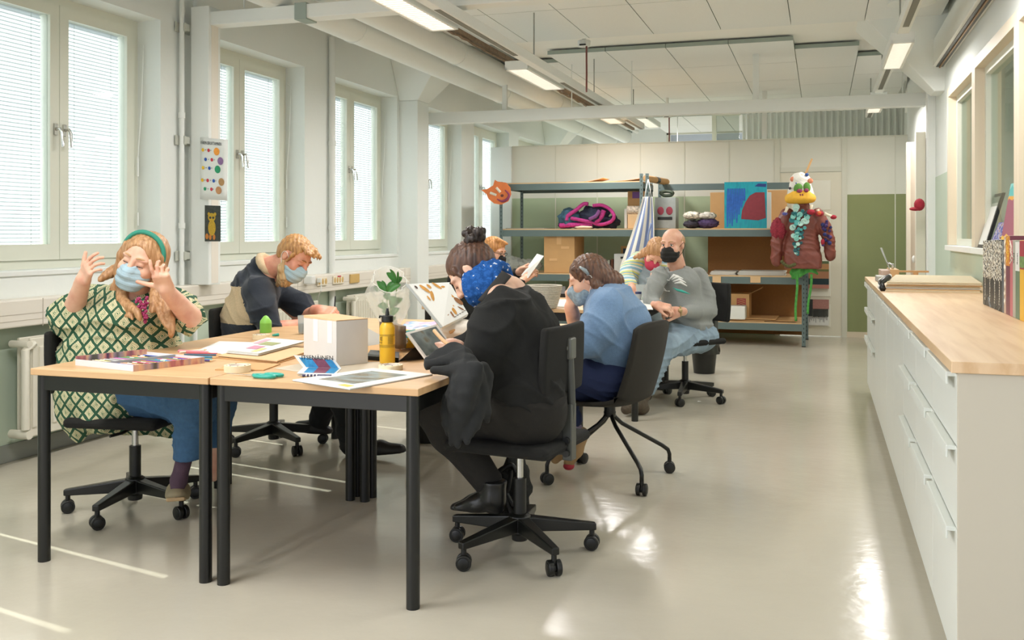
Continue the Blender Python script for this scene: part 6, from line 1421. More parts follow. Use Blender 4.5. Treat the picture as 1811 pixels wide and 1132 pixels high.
# ================================================================== PEOPLE
VD = Vector((-SA, CA, 0)); RD = Vector((CA, SA, 0)); UZ = Vector((0, 0, 1))
def skinmat(name, base, red):
    m, nt, b = nodes_of(name, .5); tc = nt.nodes.new('ShaderNodeTexCoord'); n = nt.nodes.new('ShaderNodeTexNoise'); n.inputs['Scale'].default_value = 16; n.inputs['Detail'].default_value = 4
    nt.links.new(tc.outputs['Object'], n.inputs[0]); r = ramp(nt, n.outputs[0], [(.35, base), (.7, red)]); nt.links.new(r.outputs[0], b.inputs['Base Color'])
    b.inputs['Subsurface Weight'].default_value = .08; b.inputs['Subsurface Radius'].default_value = (.01, .004, .002); return m
SK1 = skinmat('skin_fair', '#e3b79c', '#d49c84'); SK2 = skinmat('skin_ruddy', '#dda68a', '#c98670'); SK3 = skinmat('skin_light', '#e2bba2', '#d3a189')
def hairmat(name, a, b_): 
    m, nt, b = nodes_of(name, .45); tc = nt.nodes.new('ShaderNodeTexCoord'); mp = nt.nodes.new('ShaderNodeMapping'); mp.inputs['Scale'].default_value = (90, 90, 14); nt.links.new(tc.outputs['Object'], mp.inputs[0])
    n = nt.nodes.new('ShaderNodeTexNoise'); n.inputs['Scale'].default_value = 1; n.inputs['Detail'].default_value = 4; nt.links.new(mp.outputs[0], n.inputs[0])
    r = ramp(nt, n.outputs[0], [(.3, a), (.7, b_)]); nt.links.new(r.outputs[0], b.inputs['Base Color'])
    bp = nt.nodes.new('ShaderNodeBump'); bp.inputs['Strength'].default_value = .6; bp.inputs['Distance'].default_value = .006; nt.links.new(n.outputs[0], bp.inputs['Height']); nt.links.new(bp.outputs[0], b.inputs['Normal']); return m
EYEW = mat('eye_white', '#e6e0d8', .2); IRIS = mat('iris', '#54605c', .15); LASH = mat('lash', '#4a342a', .7)
MBLUE = mat('mask_blue', '#a9c6d3', .8, bump=.15, bscale=300); MBLK = mat('mask_black', '#1c1c1a', .85, bump=.15, bscale=300); MWHT = mat('mask_loop', '#e4e4e0', .7)

def strands(amp, fx):     # fine streaks running along the hair
    def fn(v, n): return amp*(np.sin(fx*(v[:, 0]+.6*v[:, 1])+3*np.sin(12*v[:, 2]))+.6*np.sin(fx*1.7*(v[:, 1]-.4*v[:, 0])+2*np.sin(15*v[:, 2]+1)))
    return fn
class Head:
    def __init__(h, t, C, fwd, up=UZ, s=1.0):
        h.t = t; h.C = Vector(C); h.M = frame3(fwd, up); h.s = s
    def w(h, x, y, z): return h.C+h.M@(Vector((x, y, z))*h.s)
    def skin(h, sd, nose=1.0, jaw=1.0):
        w = h.w; s = h.s; M = h.M; q = lambda *a: tuple(i*s for i in a)
        sd.ell(w(-.012, 0, .035), q(.098, .076, .088), M, .02); sd.ell(w(.022, 0, -.04), q(.07, .062*jaw, .078), M, .035)
        sd.ell(w(.035, 0, -.085), q(.045, .045*jaw, .035), M, .03); sd.ell(w(.07, 0, -.098), q(.02, .022, .016), M, .02)
        for y in (-1, 1):
            sd.ell(w(.074, .03*y, .028), q(.018, .03, .010), M, .015); sd.ell(w(.06, .045*y, -.03), q(.025, .024, .024), M, .02)
            sd.ell(w(.099, .031*y, .008), q(.014, .02, .013), M, .012, True)
            sd.ell(w(.074, .031*y, .008), q(.0155, .018, .0135), M, .004)
            sd.ell(w(-.008, .079*y, .0), q(.019, .009, .031), M, .006); sd.ell(w(-.004, .089*y, .003), q(.010, .006, .019), M, .004, True)
        sd.cap(w(.088, 0, .018), w(.108*nose, 0, -.026), .009*s, .0135*s, .012)
        for y in (-1, 1): sd.ell(w(.1*nose, .011*y, -.03), q(.011, .009, .008), M, .006)
        sd.ell(w(.086, 0, -.062), q(.012, .024, .007), M, .008); sd.ell(w(.084, 0, -.073), q(.012, .02, .007), M, .006)
        return sd
    def neck(h, sd, base, r=.06): sd.cap(h.w(-.02, 0, -.05), base, r*.92, r*1.08, .03); return sd
    def eyes(h, closed=False, brow=None, iris=IRIS, look=0.0):
        for y in (-1, 1):
            if not closed:
                e = MB(); e.sphere(h.w(.0765, .031*y, .0065), tuple(k*h.s for k in (.0145, .0145, .0085)), 14, h.M); e = e.build('eye', EYEW, h.t, smooth='all')
                i = MB(); i.sphere(h.w(.0895, (.031*y)+look, .0065), tuple(k*h.s for k in (.003, .0062, .0062)), 12, h.M); i.build('iris', iris, e, smooth='all')
                p = MB(); p.sphere(h.w(.0918, (.031*y)+look, .0065), tuple(k*h.s for k in (.0016, .003, .003)), 10, h.M); p.build('pupil', BLACK, e, smooth='all')
            l = MB(); zz = .0145 if not closed else .002
            l.tube([h.w(.080, (.031-.016)*y, zz-.004), h.w(.0905, .026*y, zz+(.001 if not closed else -.003)), h.w(.090, .036*y, zz+(.001 if not closed else -.003)), h.w(.079, .047*y, zz-.004)], [.0008*h.s, .0018*h.s, .0018*h.s, .0008*h.s], 6); l.build('eyelash', LASH, h.t, smooth='all')
            if brow:
                b = MB(); b.tube([h.w(.094, .013*y, .030), h.w(.094, .027*y, .035), h.w(.084, .044*y, .033), h.w(.073, .053*y, .027)], [.003*h.s, .004*h.s, .0035*h.s, .0015*h.s], 8); b.build('eyebrow', brow, h.t, smooth='all')
    def mask(h, m, loop=MWHT, pleat=True, puff=1.0, label='face mask'):
        sd = SDF(); w = h.w; s = h.s; M = h.M
        sd.ell(w(.04, 0, -.055), tuple(k*s*puff for k in (.078, .068, .066)), M, .02); sd.cap(w(.098, 0, -.002), w(.112, 0, -.038), .016*s, .019*s, .03); sd.ell(w(.07, 0, -.09), tuple(k*s for k in (.04, .05, .03)), M, .03)
        sd.cut(w(.04, 0, .006), M@Vector((.18, 0, 1))); sd.cut(w(.016, 0, 0), M@Vector((-1, 0, .15))); sd.cut(w(0, 0, -.118), M@Vector((0, 0, -1)))
        C_ = np.array(h.C); up = np.array(M@Vector((0, 0, 1)))
        def dp(v, n):
            z = (v-C_)@up/s; return .0015*np.sign(np.sin(z*210)) if pleat else .0008*np.sin(z*160)
        o = sdf_obj([(sd, .0035)], 'face_mask', m, h.t, disp=dp); 
        for y in (-1, 1):
            l = MB(); l.tube(spl([w(.03, .062*y, -.018), w(.0, .085*y, .018), w(-.026, .086*y, .012), w(-.024, .085*y, -.018), w(.0, .078*y, -.05), w(.026, .056*y, -.085)], 5), .0018*s, 6); l.build('ear_loop', loop, o, smooth='all')
        return o
def hand(sd, wrist, d, back, ts, curl=(.3, .35, .4, .45), s=1.0, thumb=(.75, .65, -.35), spread=.09, tcurl=.3, forearm=None):
    """wrist point, finger direction d, normal of the back of the hand, ts=+1 thumb on the left of d seen from the back"""
    x = Vector(d).normalized(); z = Vector(back); z = (z-x*z.dot(x)).normalized(); y = z.cross(x)*ts; W = Vector(wrist)
    M = Matrix((x, z.cross(x), z)).transposed(); L = lambda a, b, c: W+(x*a+y*b+z*c)*s
    sd.box(L(.052, 0, 0), (.046*s, .040*s, .0135*s), M, rad=.0125*s, k=.012)
    sd.cap(L(-.03, 0, 0), L(.015, 0, 0), .026*s, .027*s, .02); sd.ell(L(.03, .026, -.008), (.03*s, .018*s, .015*s), M, .012)
    nails = []
    for i in range(4):
        b = (.027, .0095, -.009, -.026)[i]; ln = (.074, .082, .077, .060)[i]; r = (.0088, .009, .0086, .0076)[i]*s; c = curl[i]; sp = spread*(1.5-i)*.9
        p = L((.090, .095, .092, .084)[i], b, .0); a = c*.9; fr = [.46, .30, .24]; rr = r
        sd.cap(L(.06, b*.9, 0), p, r*1.1, r*1.05, .008)
        dirv = lambda ang: (x*math.cos(ang)+y*math.sin(sp)*math.cos(ang)-z*math.sin(ang)).normalized()
        for j in range(3):
            q = p+dirv(a)*ln*s*fr[j]; sd.cap(p, q, rr, rr*.93, .003); rr *= .93; p = q; a += c*(1.25, .9, 0)[j]
        nails.append((p, dirv(a-(c*.9)), rr))
    t0 = L(.014, .024, -.008); tv = (x*thumb[0]+y*thumb[1]+z*thumb[2]).normalized(); t1 = t0+tv*.042*s; tv2 = (tv+(x*.5-y*.35)*tcurl-z*.3*tcurl).normalized(); t2 = t1+tv2*.034*s; tv3 = (tv2+(x*.5-y*.4)*tcurl).normalized(); t3 = t2+tv3*.026*s
    sd.cap(t0, t1, .0145*s, .0115*s, .012); sd.cap(t1, t2, .011*s, .0098*s, .004); sd.cap(t2, t3, .0098*s, .0085*s, .003)
    return p
class Person:
    def __init__(p, label, O, heading):
        p.O = Vector((O[0], O[1], 0)); a = math.radians(heading); p.f = Vector((math.cos(a), math.sin(a), 0)); p.l = Vector((-math.sin(a), math.cos(a), 0))
        p.t = thing('person', label, 'person', p.O)
    def sg(p, px, py, s): return on_plane(px, py, p.O+p.l*s, p.l)
    def cr(p, px, py, f): return on_plane(px, py, p.O+p.f*f, p.f)
def torso_frame(f, up=UZ): return frame3(f, up)
def shoe(sd, heel, toe, up, r=.042, k=.03, h_=1.0):
    heel, toe = Vector(heel), Vector(toe); d = (toe-heel).normalized(); M = frame3(d, up); u = M@Vector((0, 0, 1))
    sd.cap(heel+u*.03, heel.lerp(toe, .45)+u*.035, r*.88, r*.98, k); sd.cap(heel.lerp(toe, .45)+u*.03, toe-d*.03+u*.015, r*.98, r*.72, k); sd.ell(heel.lerp(toe, .7)+u*.018, (.075, r*1.02, .022), M, k)
    sd.cut(heel, -u); return M

# ------------------------------------------------------------------ 1: woman in the green patterned dress
p1 = Person('woman in green patterned dress and blue mask waving both raised hands, seated at left', (-3.1, 3.85), -60)
m, nt, bs = nodes_of('ikat_dress', .85)
tc = nt.nodes.new('ShaderNodeTexCoord'); dm = nt.nodes.new('ShaderNodeVectorMath'); dm.operation = 'DOT_PRODUCT'; dm.inputs[1].default_value = (CA, SA, 0)
nt.links.new(tc.outputs['Object'], dm.inputs[0]); sx = nt.nodes.new('ShaderNodeSeparateXYZ'); nt.links.new(tc.outputs['Object'], sx.inputs[0])
nz = nt.nodes.new('ShaderNodeTexNoise'); nz.inputs['Scale'].default_value = 9; nt.links.new(tc.outputs['Object'], nz.inputs[0])
wob = math_(nt, 'MULTIPLY', math_(nt, 'SUBTRACT', nz.outputs[0], .5), .03)
uu = math_(nt, 'ADD', dm.outputs['Value'], wob); vv = math_(nt, 'ADD', sx.outputs[2], wob)
a1 = math_(nt, 'ABSOLUTE', math_(nt, 'SUBTRACT', math_(nt, 'FRACT', math_(nt, 'MULTIPLY', math_(nt, 'ADD', uu, math_(nt, 'MULTIPLY', vv, .82)), 16.5)), .5))
a2 = math_(nt, 'ABSOLUTE', math_(nt, 'SUBTRACT', math_(nt, 'FRACT', math_(nt, 'MULTIPLY', math_(nt, 'SUBTRACT', uu, math_(nt, 'MULTIPLY', vv, .82)), 16.5)), .5))
dd = math_(nt, 'MAXIMUM', a1, a2)
edge = math_(nt, 'MULTIPLY', math_(nt, 'SINE', math_(nt, 'MULTIPLY', math_(nt, 'ADD', uu, vv), 620)), .018)
r_ = ramp(nt, math_(nt, 'MULTIPLY', math_(nt, 'ADD', dd, edge), 2.0), [(0, '#3c6a4a'), (.12, '#cfc7a0'), (.24, '#3c6a4a'), (.32, '#cfc7a0'), (.48, '#6d8a64'), (.54, '#cbc49e'), (.74, '#245038')], 'CONSTANT'); nt.links.new(r_.outputs[0], bs.inputs['Base Color'])
DRESS = m; t = p1.t
hd = Head(t, P(252, 463, 4.42), -VD*.95-RD*.12-UZ*.08, UZ*.93+RD*.36, 1.06)
sk = SDF(); hd.skin(sk, 1, 1.12); hd.neck(sk, P(236, 528, 4.45), .062)
# forearms and hands
eR, wR = P(128, 556, 4.40), P(147, 496, 4.26); eL, wL = P(336, 560, 4.38), P(294, 512, 4.22)
arm = SDF(); arm.cap(eR, wR, .052, .031, .02); arm.cap(eL, wL, .052, .031, .02)
hand(arm, wR, (P(158, 470, 4.2)-wR), -VD*.7+RD*-.5, 1, (.35, .5, .6, .65), .97, (.35, .9, -.2), .12)
hand(arm, wL, (P(280, 478, 4.14)-wL), VD*-.8+UZ*.2, 1, (.25, .7, .9, .95), .97, (.25, 1.0, -.1), .08, .1)
body = SDF(.74); body.cap(P(236, 528, 4.47), P(222, 600, 4.5), .12, .17, .05); body.cap(P(222, 600, 4.5), P(226, 680, 4.5), .17, .17, .05)
for a_, b_ in (((300, 540, 4.5), eL), ((170, 540, 4.5), eR)): body.cap(P(*a_), b_, .06, .048, .04)
k1, k2 = P(347, 716, 4.26), P(384, 712, 4.52); f1, f2 = P(318, 838, 4.27), P(376, 842, 4.55)
body.chain([P(245, 690, 4.42), k1, f1], [.1, .065, .04], .03); body.chain([P(250, 690, 4.55), k2, f2], [.1, .065, .04], .03)
sdf_obj([(sk, .0045), (arm, .0038), (body, .012)], 'body', SK1, t)
hd.eyes(closed=True, brow=mat('brow_fair', '#c09a70', .8)); hd.mask(MBLUE)
# dress
TF = frame3(-VD*.9+RD*.35)
sd = SDF(); sd.ell(P(228, 572, 4.48), (.14, .20, .20), TF, .05); sd.ell(P(214, 632, 4.48), (.21, .275, .19), TF, .07); sd.ell(P(222, 560, 4.42), (.14, .18, .10), TF, .05)
sd.ell(P(206, 690, 4.50), (.22, .27, .16), TF, .06)
sd.chain([P(205, 548, 4.52), P(170, 545, 4.52), P(128, 558, 4.42)], [.09, .10, .10], .04); sd.ell(P(146, 560, 4.44), (.11, .12, .10), TF, .04)
sd.chain([P(270, 550, 4.5), P(305, 548, 4.5), P(332, 558, 4.42)], [.09, .09, .085], .04)
# skirt hanging at the left of the seat and round the lap
sd.chain([P(165, 700, 4.46), P(140, 735, 4.42), P(137, 768, 4.40)], [.14, .085, .03], .05); sd.chain([P(215, 710, 4.36), P(180, 735, 4.36)], [.10, .09], .05); sd.chain([P(250, 705, 4.55), P(300, 752, 4.58), P(308, 764, 4.58)], [.11, .035, .025], .04); sd.chain([P(200, 745, 4.55), P(300, 762, 4.58)], [.05, .03], .04)
sd.cap(P(236, 525, 4.44), P(226, 545, 4.40), .05, .07, .01, True)
cR = (wR-eR).normalized(); cL = (wL-eL).normalized()
sdf_obj([(sd, .0085)], 'dress', DRESS, t, disp=folds(0.0209, 24, seed=1), rel=1)
NP = mat('pink_beads', '#9a2a5c', .4)
nk = MB()
for i, (x_, y_) in enumerate(((246, 528), (249, 533), (252, 538), (254, 544), (256, 550), (257, 556), (258, 562), (243, 534), (246, 541), (250, 548), (253, 553), (260, 528), (259, 535), (257, 541), (258, 568))):
    for k in range(3): nk.sphere(P(x_+rnd.uniform(-2.5, 2.5), y_+rnd.uniform(-2, 2), 4.265+.002*i), .0075, 8)
nk.build('bead_necklace', NP, t, smooth='all')
# hair and headband
HB = hairmat('hair_strawberry', '#96693e', '#cba074')
sd = SDF(); w = hd.w; s_ = hd.s
sd.ell(w(-.02, 0, .04), (.108*s_, .090*s_, .096*s_), hd.M, .02); sd.ell(w(-.04, 0, -.02), (.085*s_, .086*s_, .10*s_), hd.M, .03)
sd.ell(w(.085, 0, -.02), (.068*s_, .066*s_, .098*s_), hd.M, .012, True)
for y in (-1, 1): sd.chain([w(.02, .078*y, .05), w(.005, .088*y, 0), w(-.01, .09*y, -.08)], [.022, .025, .03], .02)
for l_ in ([(220, 478, 4.45), (212, 510, 4.42), (222, 540, 4.34), (235, 565, 4.28)], [(222, 490, 4.42), (200, 520, 4.42), (205, 545, 4.36), (222, 560, 4.3)], [(216, 474, 4.5), (200, 480, 4.48), (186, 488, 4.45), (176, 496, 4.42)], [(225, 500, 4.4), (215, 530, 4.36), (240, 548, 4.28), (248, 566, 4.27)],
           [(284, 480, 4.42), (288, 520, 4.38), (282, 550, 4.32), (296, 580, 4.28)], [(280, 500, 4.42), (272, 530, 4.34), (268, 552, 4.29)], [(288, 500, 4.42), (296, 540, 4.36), (304, 575, 4.3), (302, 596, 4.3)]):
    sd.chain([P(*q) for q in spl([Vector(v) for v in l_], 3)], [.027-.022*i/(3*(len(l_)-1)) for i in range(3*(len(l_)-1)+1)], .02)
sdf_obj([(sd, .0045)], 'hair', HB, t, disp=strands(.0009, 300))
hb = MB(); hb.tube([w(.028-.012*abs(math.cos(a)), .093*math.cos(a), .036+.099*math.sin(a)) for a in [PI*(-.12+1.24*i/24) for i in range(25)]], .011, 8); hb.build('headband', mat('teal_band', '#2f8a74', .7), t, smooth='all')
# jeans, sock, shoe
JN = mat('denim_blue', '#3e6488', .9, noise=.12, nscale=60, bump=.3, bscale=400)
sd = SDF(); sd.ell(P(240, 692, 4.45), (.18, .2, .12), TF, .05); sd.chain([P(250, 696, 4.40), k1, P(332, 806, 4.27)], [.115, .085, .066], .04); sd.chain([P(260, 694, 4.5), k2, P(378, 800, 4.55)], [.11, .082, .064], .04)
sd.cut(P(330, 812, 4.27), (0, 0, -1)); sdf_obj([(sd, .008)], 'jeans', JN, t, disp=folds(0.0114, 34, seed=3))
sd = SDF(); sd.cap(P(325, 815, 4.27), P(316, 850, 4.25), .036, .034); sd.cap(P(316, 850, 4.25), P(314, 862, 4.22), .034, .03); sdf_obj([(sd, .006)], 'sock', mat('sock_plum', '#54404e', .95, bump=.4, bscale=250), t)
sd = SDF(); shoe(sd, P(318, 882, 4.36), P(311, 884, 4.17), UZ, .046); sd.ell(P(316, 856, 4.27), (.028, .028, .02), None, .008, True)
sdf_obj([(sd, .005)], 'shoe', mat('shoe_taupe', '#8f8468', .7, noise=.08, nscale=50), t)
_h, _t = P(318, 882, 4.36), P(311, 884, 4.17); MB().box((_h+_t)/2+Vector((0, 0, .002)), (.255, .078, .016), frame3(_t-_h)).build('shoe_sole', mat('sole_cream', '#b59a72', .6), t, bevel=.007)

# ------------------------------------------------------------------ 2: bearded man in the navy jumper
p2 = Person('bearded man in navy and beige jumper with blue mask, bent over his drawing', (-3.13, 5.07), 4); t = p2.t; g = p2.sg
C2 = g(521, 455, -.02)
hd = Head(t, C2, p2.f*.80-UZ*.60-p2.l*.22, UZ*.8+p2.f*.6, 1.03); w = hd.w; s_ = hd.s
sk = SDF(); hd.skin(sk, 1.05, 1.05); hd.neck(sk, g(468, 478, 0), .07)
nE, nW = g(488, 584, -.26), g(545, 574, -.16); fE, fW = g(530, 562, .24), g(564, 549, .12)
arm = SDF(); arm.cap(nE, nW, .055, .034, .02); arm.cap(fE, fW, .05, .032, .02)
hand(arm, nW, p2.f+p2.l*.2-UZ*.1, UZ, 1, (.4, .45, .5, .5), 1.08); tip = hand(arm, fW, p2.f-UZ*.08-p2.l*.1, UZ*.8-p2.l*.5, 1 if False else -1, (.75, .85, .9, .95), 1.1, (.8, .5, -.6), .03, .4)
body = SDF(.74); body.cap(g(472, 485, 0), g(438, 560, 0), .11, .15, .05); body.cap(g(438, 560, 0), g(440, 640, 0), .15, .15, .05)
body.chain([g(458, 522, -.15), nE], [.05, .05], .04); body.chain([g(472, 508, .19), fE], [.06, .05], .04)
kn, kf = g(598, 646, -.12), g(590, 646, .14); an, af = g(640, 784, -.10), g(556, 748, .16)
body.chain([g(450, 648, -.1), kn, an], [.1, .065, .042], .03); body.chain([g(450, 648, .1), kf, af], [.1, .065, .042], .03)
sdf_obj([(sk, .0045), (arm, .004), (body, .012)], 'body', SK2, t)
hd.eyes(closed=True, brow=mat('brow_ginger', '#9a6a3c', .8)); hd.mask(MBLUE)
NV, BG = mat('fleece_navy', '#1d2530', .95, noise=.15, nscale=120, sheen=.15, bump=.3, bscale=300), mat('fleece_beige', '#c9b391', .95, noise=.1, nscale=120, bump=.3, bscale=300)
sd = SDF(); TF = frame3(p2.f*.75-UZ*.6, UZ)
sd.chain([g(464, 476, 0), g(452, 510, 0), g(440, 560, 0), g(438, 640, 0)], [.085, .13, .155, .155], .05); sd.cap(g(456, 518, -.13), g(462, 514, .14), .10, .10, .05); sd.cap(g(448, 565, -.1), g(452, 565, .1), .13, .13, .05)
sd.chain([g(458, 518, -.17), g(466, 552, -.24), g(484, 582, -.26), g(492, 582, -.255)], [.085, .08, .072, .062], .04); sd.chain([g(478, 512, .17), g(528, 538, .23), g(556, 560, .19)], [.08, .07, .05], .04)
sd.cap(g(480, 468, 0), g(470, 480, 0), .065, .075, .01, True); sd.cut(g(497, 578, -.25), (nW-nE), lo=tuple(g(497, 578, -.25)-Vector((.15, .12, .14))), hi=tuple(g(497, 578, -.25)+Vector((.12, .12, .12))))
bA = np.array(g(405, 520, 0)); bB = np.array(g(430, 575, 0)); f_ = np.array(p2.f); 
ctA = np.array(g(415, 548, -.1)); ctB = np.array(g(512, 545, -.12))
def mf(c):
    fx = (c-np.array(p2.O))@f_; z = c[:, 2]; l_ = (c-np.array(p2.O))@np.array(p2.l)
    back = (fx < -.06-(z-.86)*.55) & (z > .755) & (z < .97) & (fx < .0); patchf = (fx > .20) & (fx < .40) & (z > .78) & (z < .93) & (l_ > -.22)
    return (back | patchf).astype(int)
sdf_obj([(sd, .008)], 'jumper', [NV, BG], t, disp=folds(0.0171, 22, seed=6), rel=2, matfn=mf)
sd = SDF(); _ax = (hd.C-g(462, 482, 0)).normalized(); _u = _ax.cross(p2.l).normalized(); _c = g(474, 470, 0); pts = [_c+p2.l*math.cos(a)*.07+_u*math.sin(a)*.068-_ax*.018*math.sin(a) for a in [2*PI*i/14 for i in range(15)]]; sd.chain(pts, [.021]*15, .015)
sdf_obj([(sd, .006)], 'collar', BG, t, disp=folds(0.0030, 40))
HG = hairmat('hair_ginger', '#8a5c34', '#c79a60'); BE = hairmat('beard_fair', '#b08a58', '#dcc498')
sd = SDF(); sd.ell(w(-.018, 0, .044), (.100*s_, .082*s_, .086*s_), hd.M, .02); sd.ell(w(-.05, 0, .0), (.068*s_, .076*s_, .08*s_), hd.M, .03); sd.ell(w(.092, 0, .015), (.06*s_, .1*s_, .075*s_), hd.M, .012, True); sd.ell(w(.01, -.085, -.005), (.032, .03, .045), hd.M, .01, True); sd.cut(w(0, 0, -.035), hd.M@Vector((.35, 0, -1)))
for k in range(7): y = -.06+.02*k; sd.chain([w(.05, y, .118-abs(y)*.3), w(.088, y*.95, .112-abs(y)*.4), w(.112, y*.8, .095+.01*math.sin(k*2)), w(.128, y*.6, .085+.012*math.sin(k*3))], [.012, .010, .007, .003], .010)
for y in (-1, 1): sd.chain([w(.03, .076*y, .03), w(.022, .077*y, -.02)], [.012, .007], .01)
sdf_obj([(sd, .0045)], 'hair', HG, t, disp=strands(.0016, 240))
sd = SDF(); 
for y in (-1, 0, 1): sd.chain([w(.045, .03*y, -.11), w(.035, .02*y, -.15), w(.012, .012*y, -.19)], [.032, .026, .008], .02)
for y in (-1, 1): sd.chain([w(.0, .066*y, -.035), w(.012, .062*y, -.08), w(.03, .04*y, -.12)], [.014, .022, .03], .02)
sdf_obj([(sd, .0045)], 'beard', BE, t, disp=strands(.0022, 230))
BT = mat('trousers_black', '#191b1d', .9, bump=.2, bscale=200)
sd = SDF(); sd.ell(g(440, 642, 0), (.17, .2, .13), None, .05); sd.chain([g(450, 648, -.1), kn, g(622, 786, -.1)], [.12, .095, .07], .04); sd.chain([g(450, 648, .1), kf, g(566, 742, .16)], [.12, .09, .066], .04)
sdf_obj([(sd, .009)], 'trousers', BT, t, disp=folds(0.0114, 28, seed=8))
SB = mat('sandal_black', '#222120', .5)
sd = SDF(); M_ = shoe(sd, g(640, 806, -.1), g(716, 800, -.13)+UZ*-.0, UZ, .044); sd2 = SDF(); shoe(sd2, g(530, 764, .16), g(584, 767, .16), UZ, .044)
sdf_obj([(sd, .006)], 'sandal', SB, t); sdf_obj([(sd2, .006)], 'sandal', SB, t)
MB().tube([tip+Vector((-.01, 0, -.03)), tip+Vector((.0, 0, .115))], .0048, 8).build('marker', BLACK, label='thin black marker held upright by the bearded man', cat='marker', smooth='all')

# ------------------------------------------------------------------ 3: woman in black
p3 = Person('woman in black top with blue neck scarf and topknot, bent over the table', (-1.16, 3.70), 180); t = p3.t; g = p3.sg
hd = Head(t, g(836, 482, -.02), p3.f*.66-UZ*.75+p3.l*.10, UZ*.66+p3.f*.75, .98); w = hd.w; s_ = hd.s
sk = SDF(); hd.skin(sk); hd.neck(sk, g(888, 512, 0), .062)
sk.cap(g(886, 527, .13), g(892, 527, -.13), .052, .052, .03); sk.ell(g(896, 522, 0), (.075, .13, .06), None, .04)
nE, nW = g(852, 632, .25), g(806, 634, .06); fE, fW = g(838, 625, -.28), g(800, 612, -.12)
arm = SDF(); arm.cap(nE, nW, .035, .030, .02); arm.cap(fE, fW, .035, .030, .02)
hand(arm, nW, p3.f-p3.l*.5-UZ*.02, UZ, -1, (.4, .45, .5, .5)); hand(arm, fW, p3.f+p3.l*.3+UZ*.1, UZ*.6+p3.f*-.2, 1, (.5, .5, .55, .6))
body = SDF(.74); body.chain([g(897, 525, 0), g(915, 580, 0), g(930, 650, 0), g(930, 705, 0)], [.12, .15, .15, .15], .05); body.chain([g(885, 545, .2), nE], [.06, .055], .04); body.chain([g(885, 545, -.2), fE], [.06, .05], .04)
kn, kf = g(775, 722, .05), g(772, 722, -.16); an, af = g(867, 872, -.02), g(867, 872, -.13)
body.chain([g(925, 718, .1), kn, an], [.1, .065, .042], .03); body.chain([g(925, 718, -.1), kf, af], [.1, .065, .042], .03)
sdf_obj([(sk, .0045), (arm, .004), (body, .012)], 'body', SK3, t)
hd.eyes(closed=True, brow=mat('brow_dark', '#4a3226', .8))
TB = mat('jersey_black', '#151614', .9, noise=.1, nscale=8, bump=.08, bscale=90)
sd = SDF()
sd.chain([g(905, 548, 0), g(920, 590, 0), g(928, 645, 0), g(935, 705, 0)], [.115, .155, .165, .155], .05); sd.cap(g(902, 556, .14), g(902, 556, -.15), .105, .105, .04); sd.cap(g(920, 620, .08), g(920, 620, -.1), .15, .15, .05); sd.cap(g(932, 692, .1), g(932, 692, -.1), .15, .15, .05)
sd.cap(g(905, 524, .0), g(925, 545, 0), .055, .09, .03)
sd.chain([g(888, 552, .17), g(868, 592, .23), g(852, 626, .25), g(836, 630, .2)], [.09, .085, .075, .05], .04); sd.chain([g(882, 548, -.2), g(842, 625, -.26), g(815, 620, -.18)], [.09, .08, .06], .05); sd.ell(g(890, 600, .10), (.11, .11, .11), None, .05)
sd.ell(g(880, 500, 0), (.11, .15, .085), frame3(p3.f*.8-UZ*.5), .015, True)
sdf_obj([(sd, .0085)], 'top', TB, t, disp=folds(0.0190, 20, seed=11), rel=1)
SC_, nt, bs = nodes_of('scarf_blue', .95); bs.inputs['Specular IOR Level'].default_value = .1
tc = nt.nodes.new('ShaderNodeTexCoord'); vn = nt.nodes.new('ShaderNodeTexVoronoi'); vn.inputs['Scale'].default_value = 36; nt.links.new(tc.outputs['Object'], vn.inputs[0]); nz = nt.nodes.new('ShaderNodeTexNoise'); nz.inputs['Scale'].default_value = 110; nt.links.new(tc.outputs['Object'], nz.inputs[0])
ff = math_(nt, 'ADD', vn.outputs['Distance'], math_(nt, 'MULTIPLY', math_(nt, 'SUBTRACT', nz.outputs[0], .5), .9)); r_ = ramp(nt, ff, [(0, '#d4dce4'), (.16, '#2c5ca0'), (.5, '#24508f'), (.8, '#2f64aa')], 'CONSTANT'); nt.links.new(r_.outputs[0], bs.inputs['Base Color'])
sd = SDF(); c_ = g(858, 502, 0); ax_ = (g(895, 498, 0)-g(838, 515, 0)).normalized()
for (q, rr) in (((838, 510), .076), ((848, 506), .086), ((858, 502), .090), ((869, 499), .093), ((880, 497), .092), ((891, 496), .082)):
    cc = g(*q, 0); nn = ax_; yy = Vector(p3.l); zz = nn.cross(yy)
    pts = [cc+yy*math.cos(a)*rr*.95+zz*math.sin(a)*rr*.80 for a in [2*PI*i/16 for i in range(17)]]; sd.chain(pts, [.021]*17, .006)
sd.chain([g(842, 505, .05), g(838, 522, .03), g(836, 530, 0)], [.03, .03, .02], .01)
sdf_obj([(sd, .005)], 'scarf', SC_, t, disp=folds(0.0095, 45, seed=5))
st_ = MB(); st_.sheet(lambda u, v: g(846+42*u+16*v, 530-50*u+10*v, .128+.016*math.sin(u*PI)-.05*u*u), 12, 3, .006); st_.build('shoulder_strap', mat('strap_dark', '#2c2b29', .8), t, smooth='all')
HD = hairmat('hair_dark', '#33231c', '#6b4a38')
sd = SDF(); sd.ell(w(-.02, 0, .042), (.104*s_, .084*s_, .09*s_), hd.M, .02); sd.ell(w(-.06, 0, .01), (.06*s_, .074*s_, .07*s_), hd.M, .03); sd.ell(w(.10, 0, -.01), (.058*s_, .1*s_, .068*s_), hd.M, .015, True); sd.cut(w(0, 0, -.04), hd.M@Vector((.6, 0, -1)))
for y in (-1, 1): sd.chain([w(.035, .075*y, .05), w(.03, .078*y, .01), w(.025, .076*y, -.02)], [.014, .008, .004], .01)
sdf_obj([(sd, .0045)], 'hair', HD, t, disp=strands(.0012, 260))
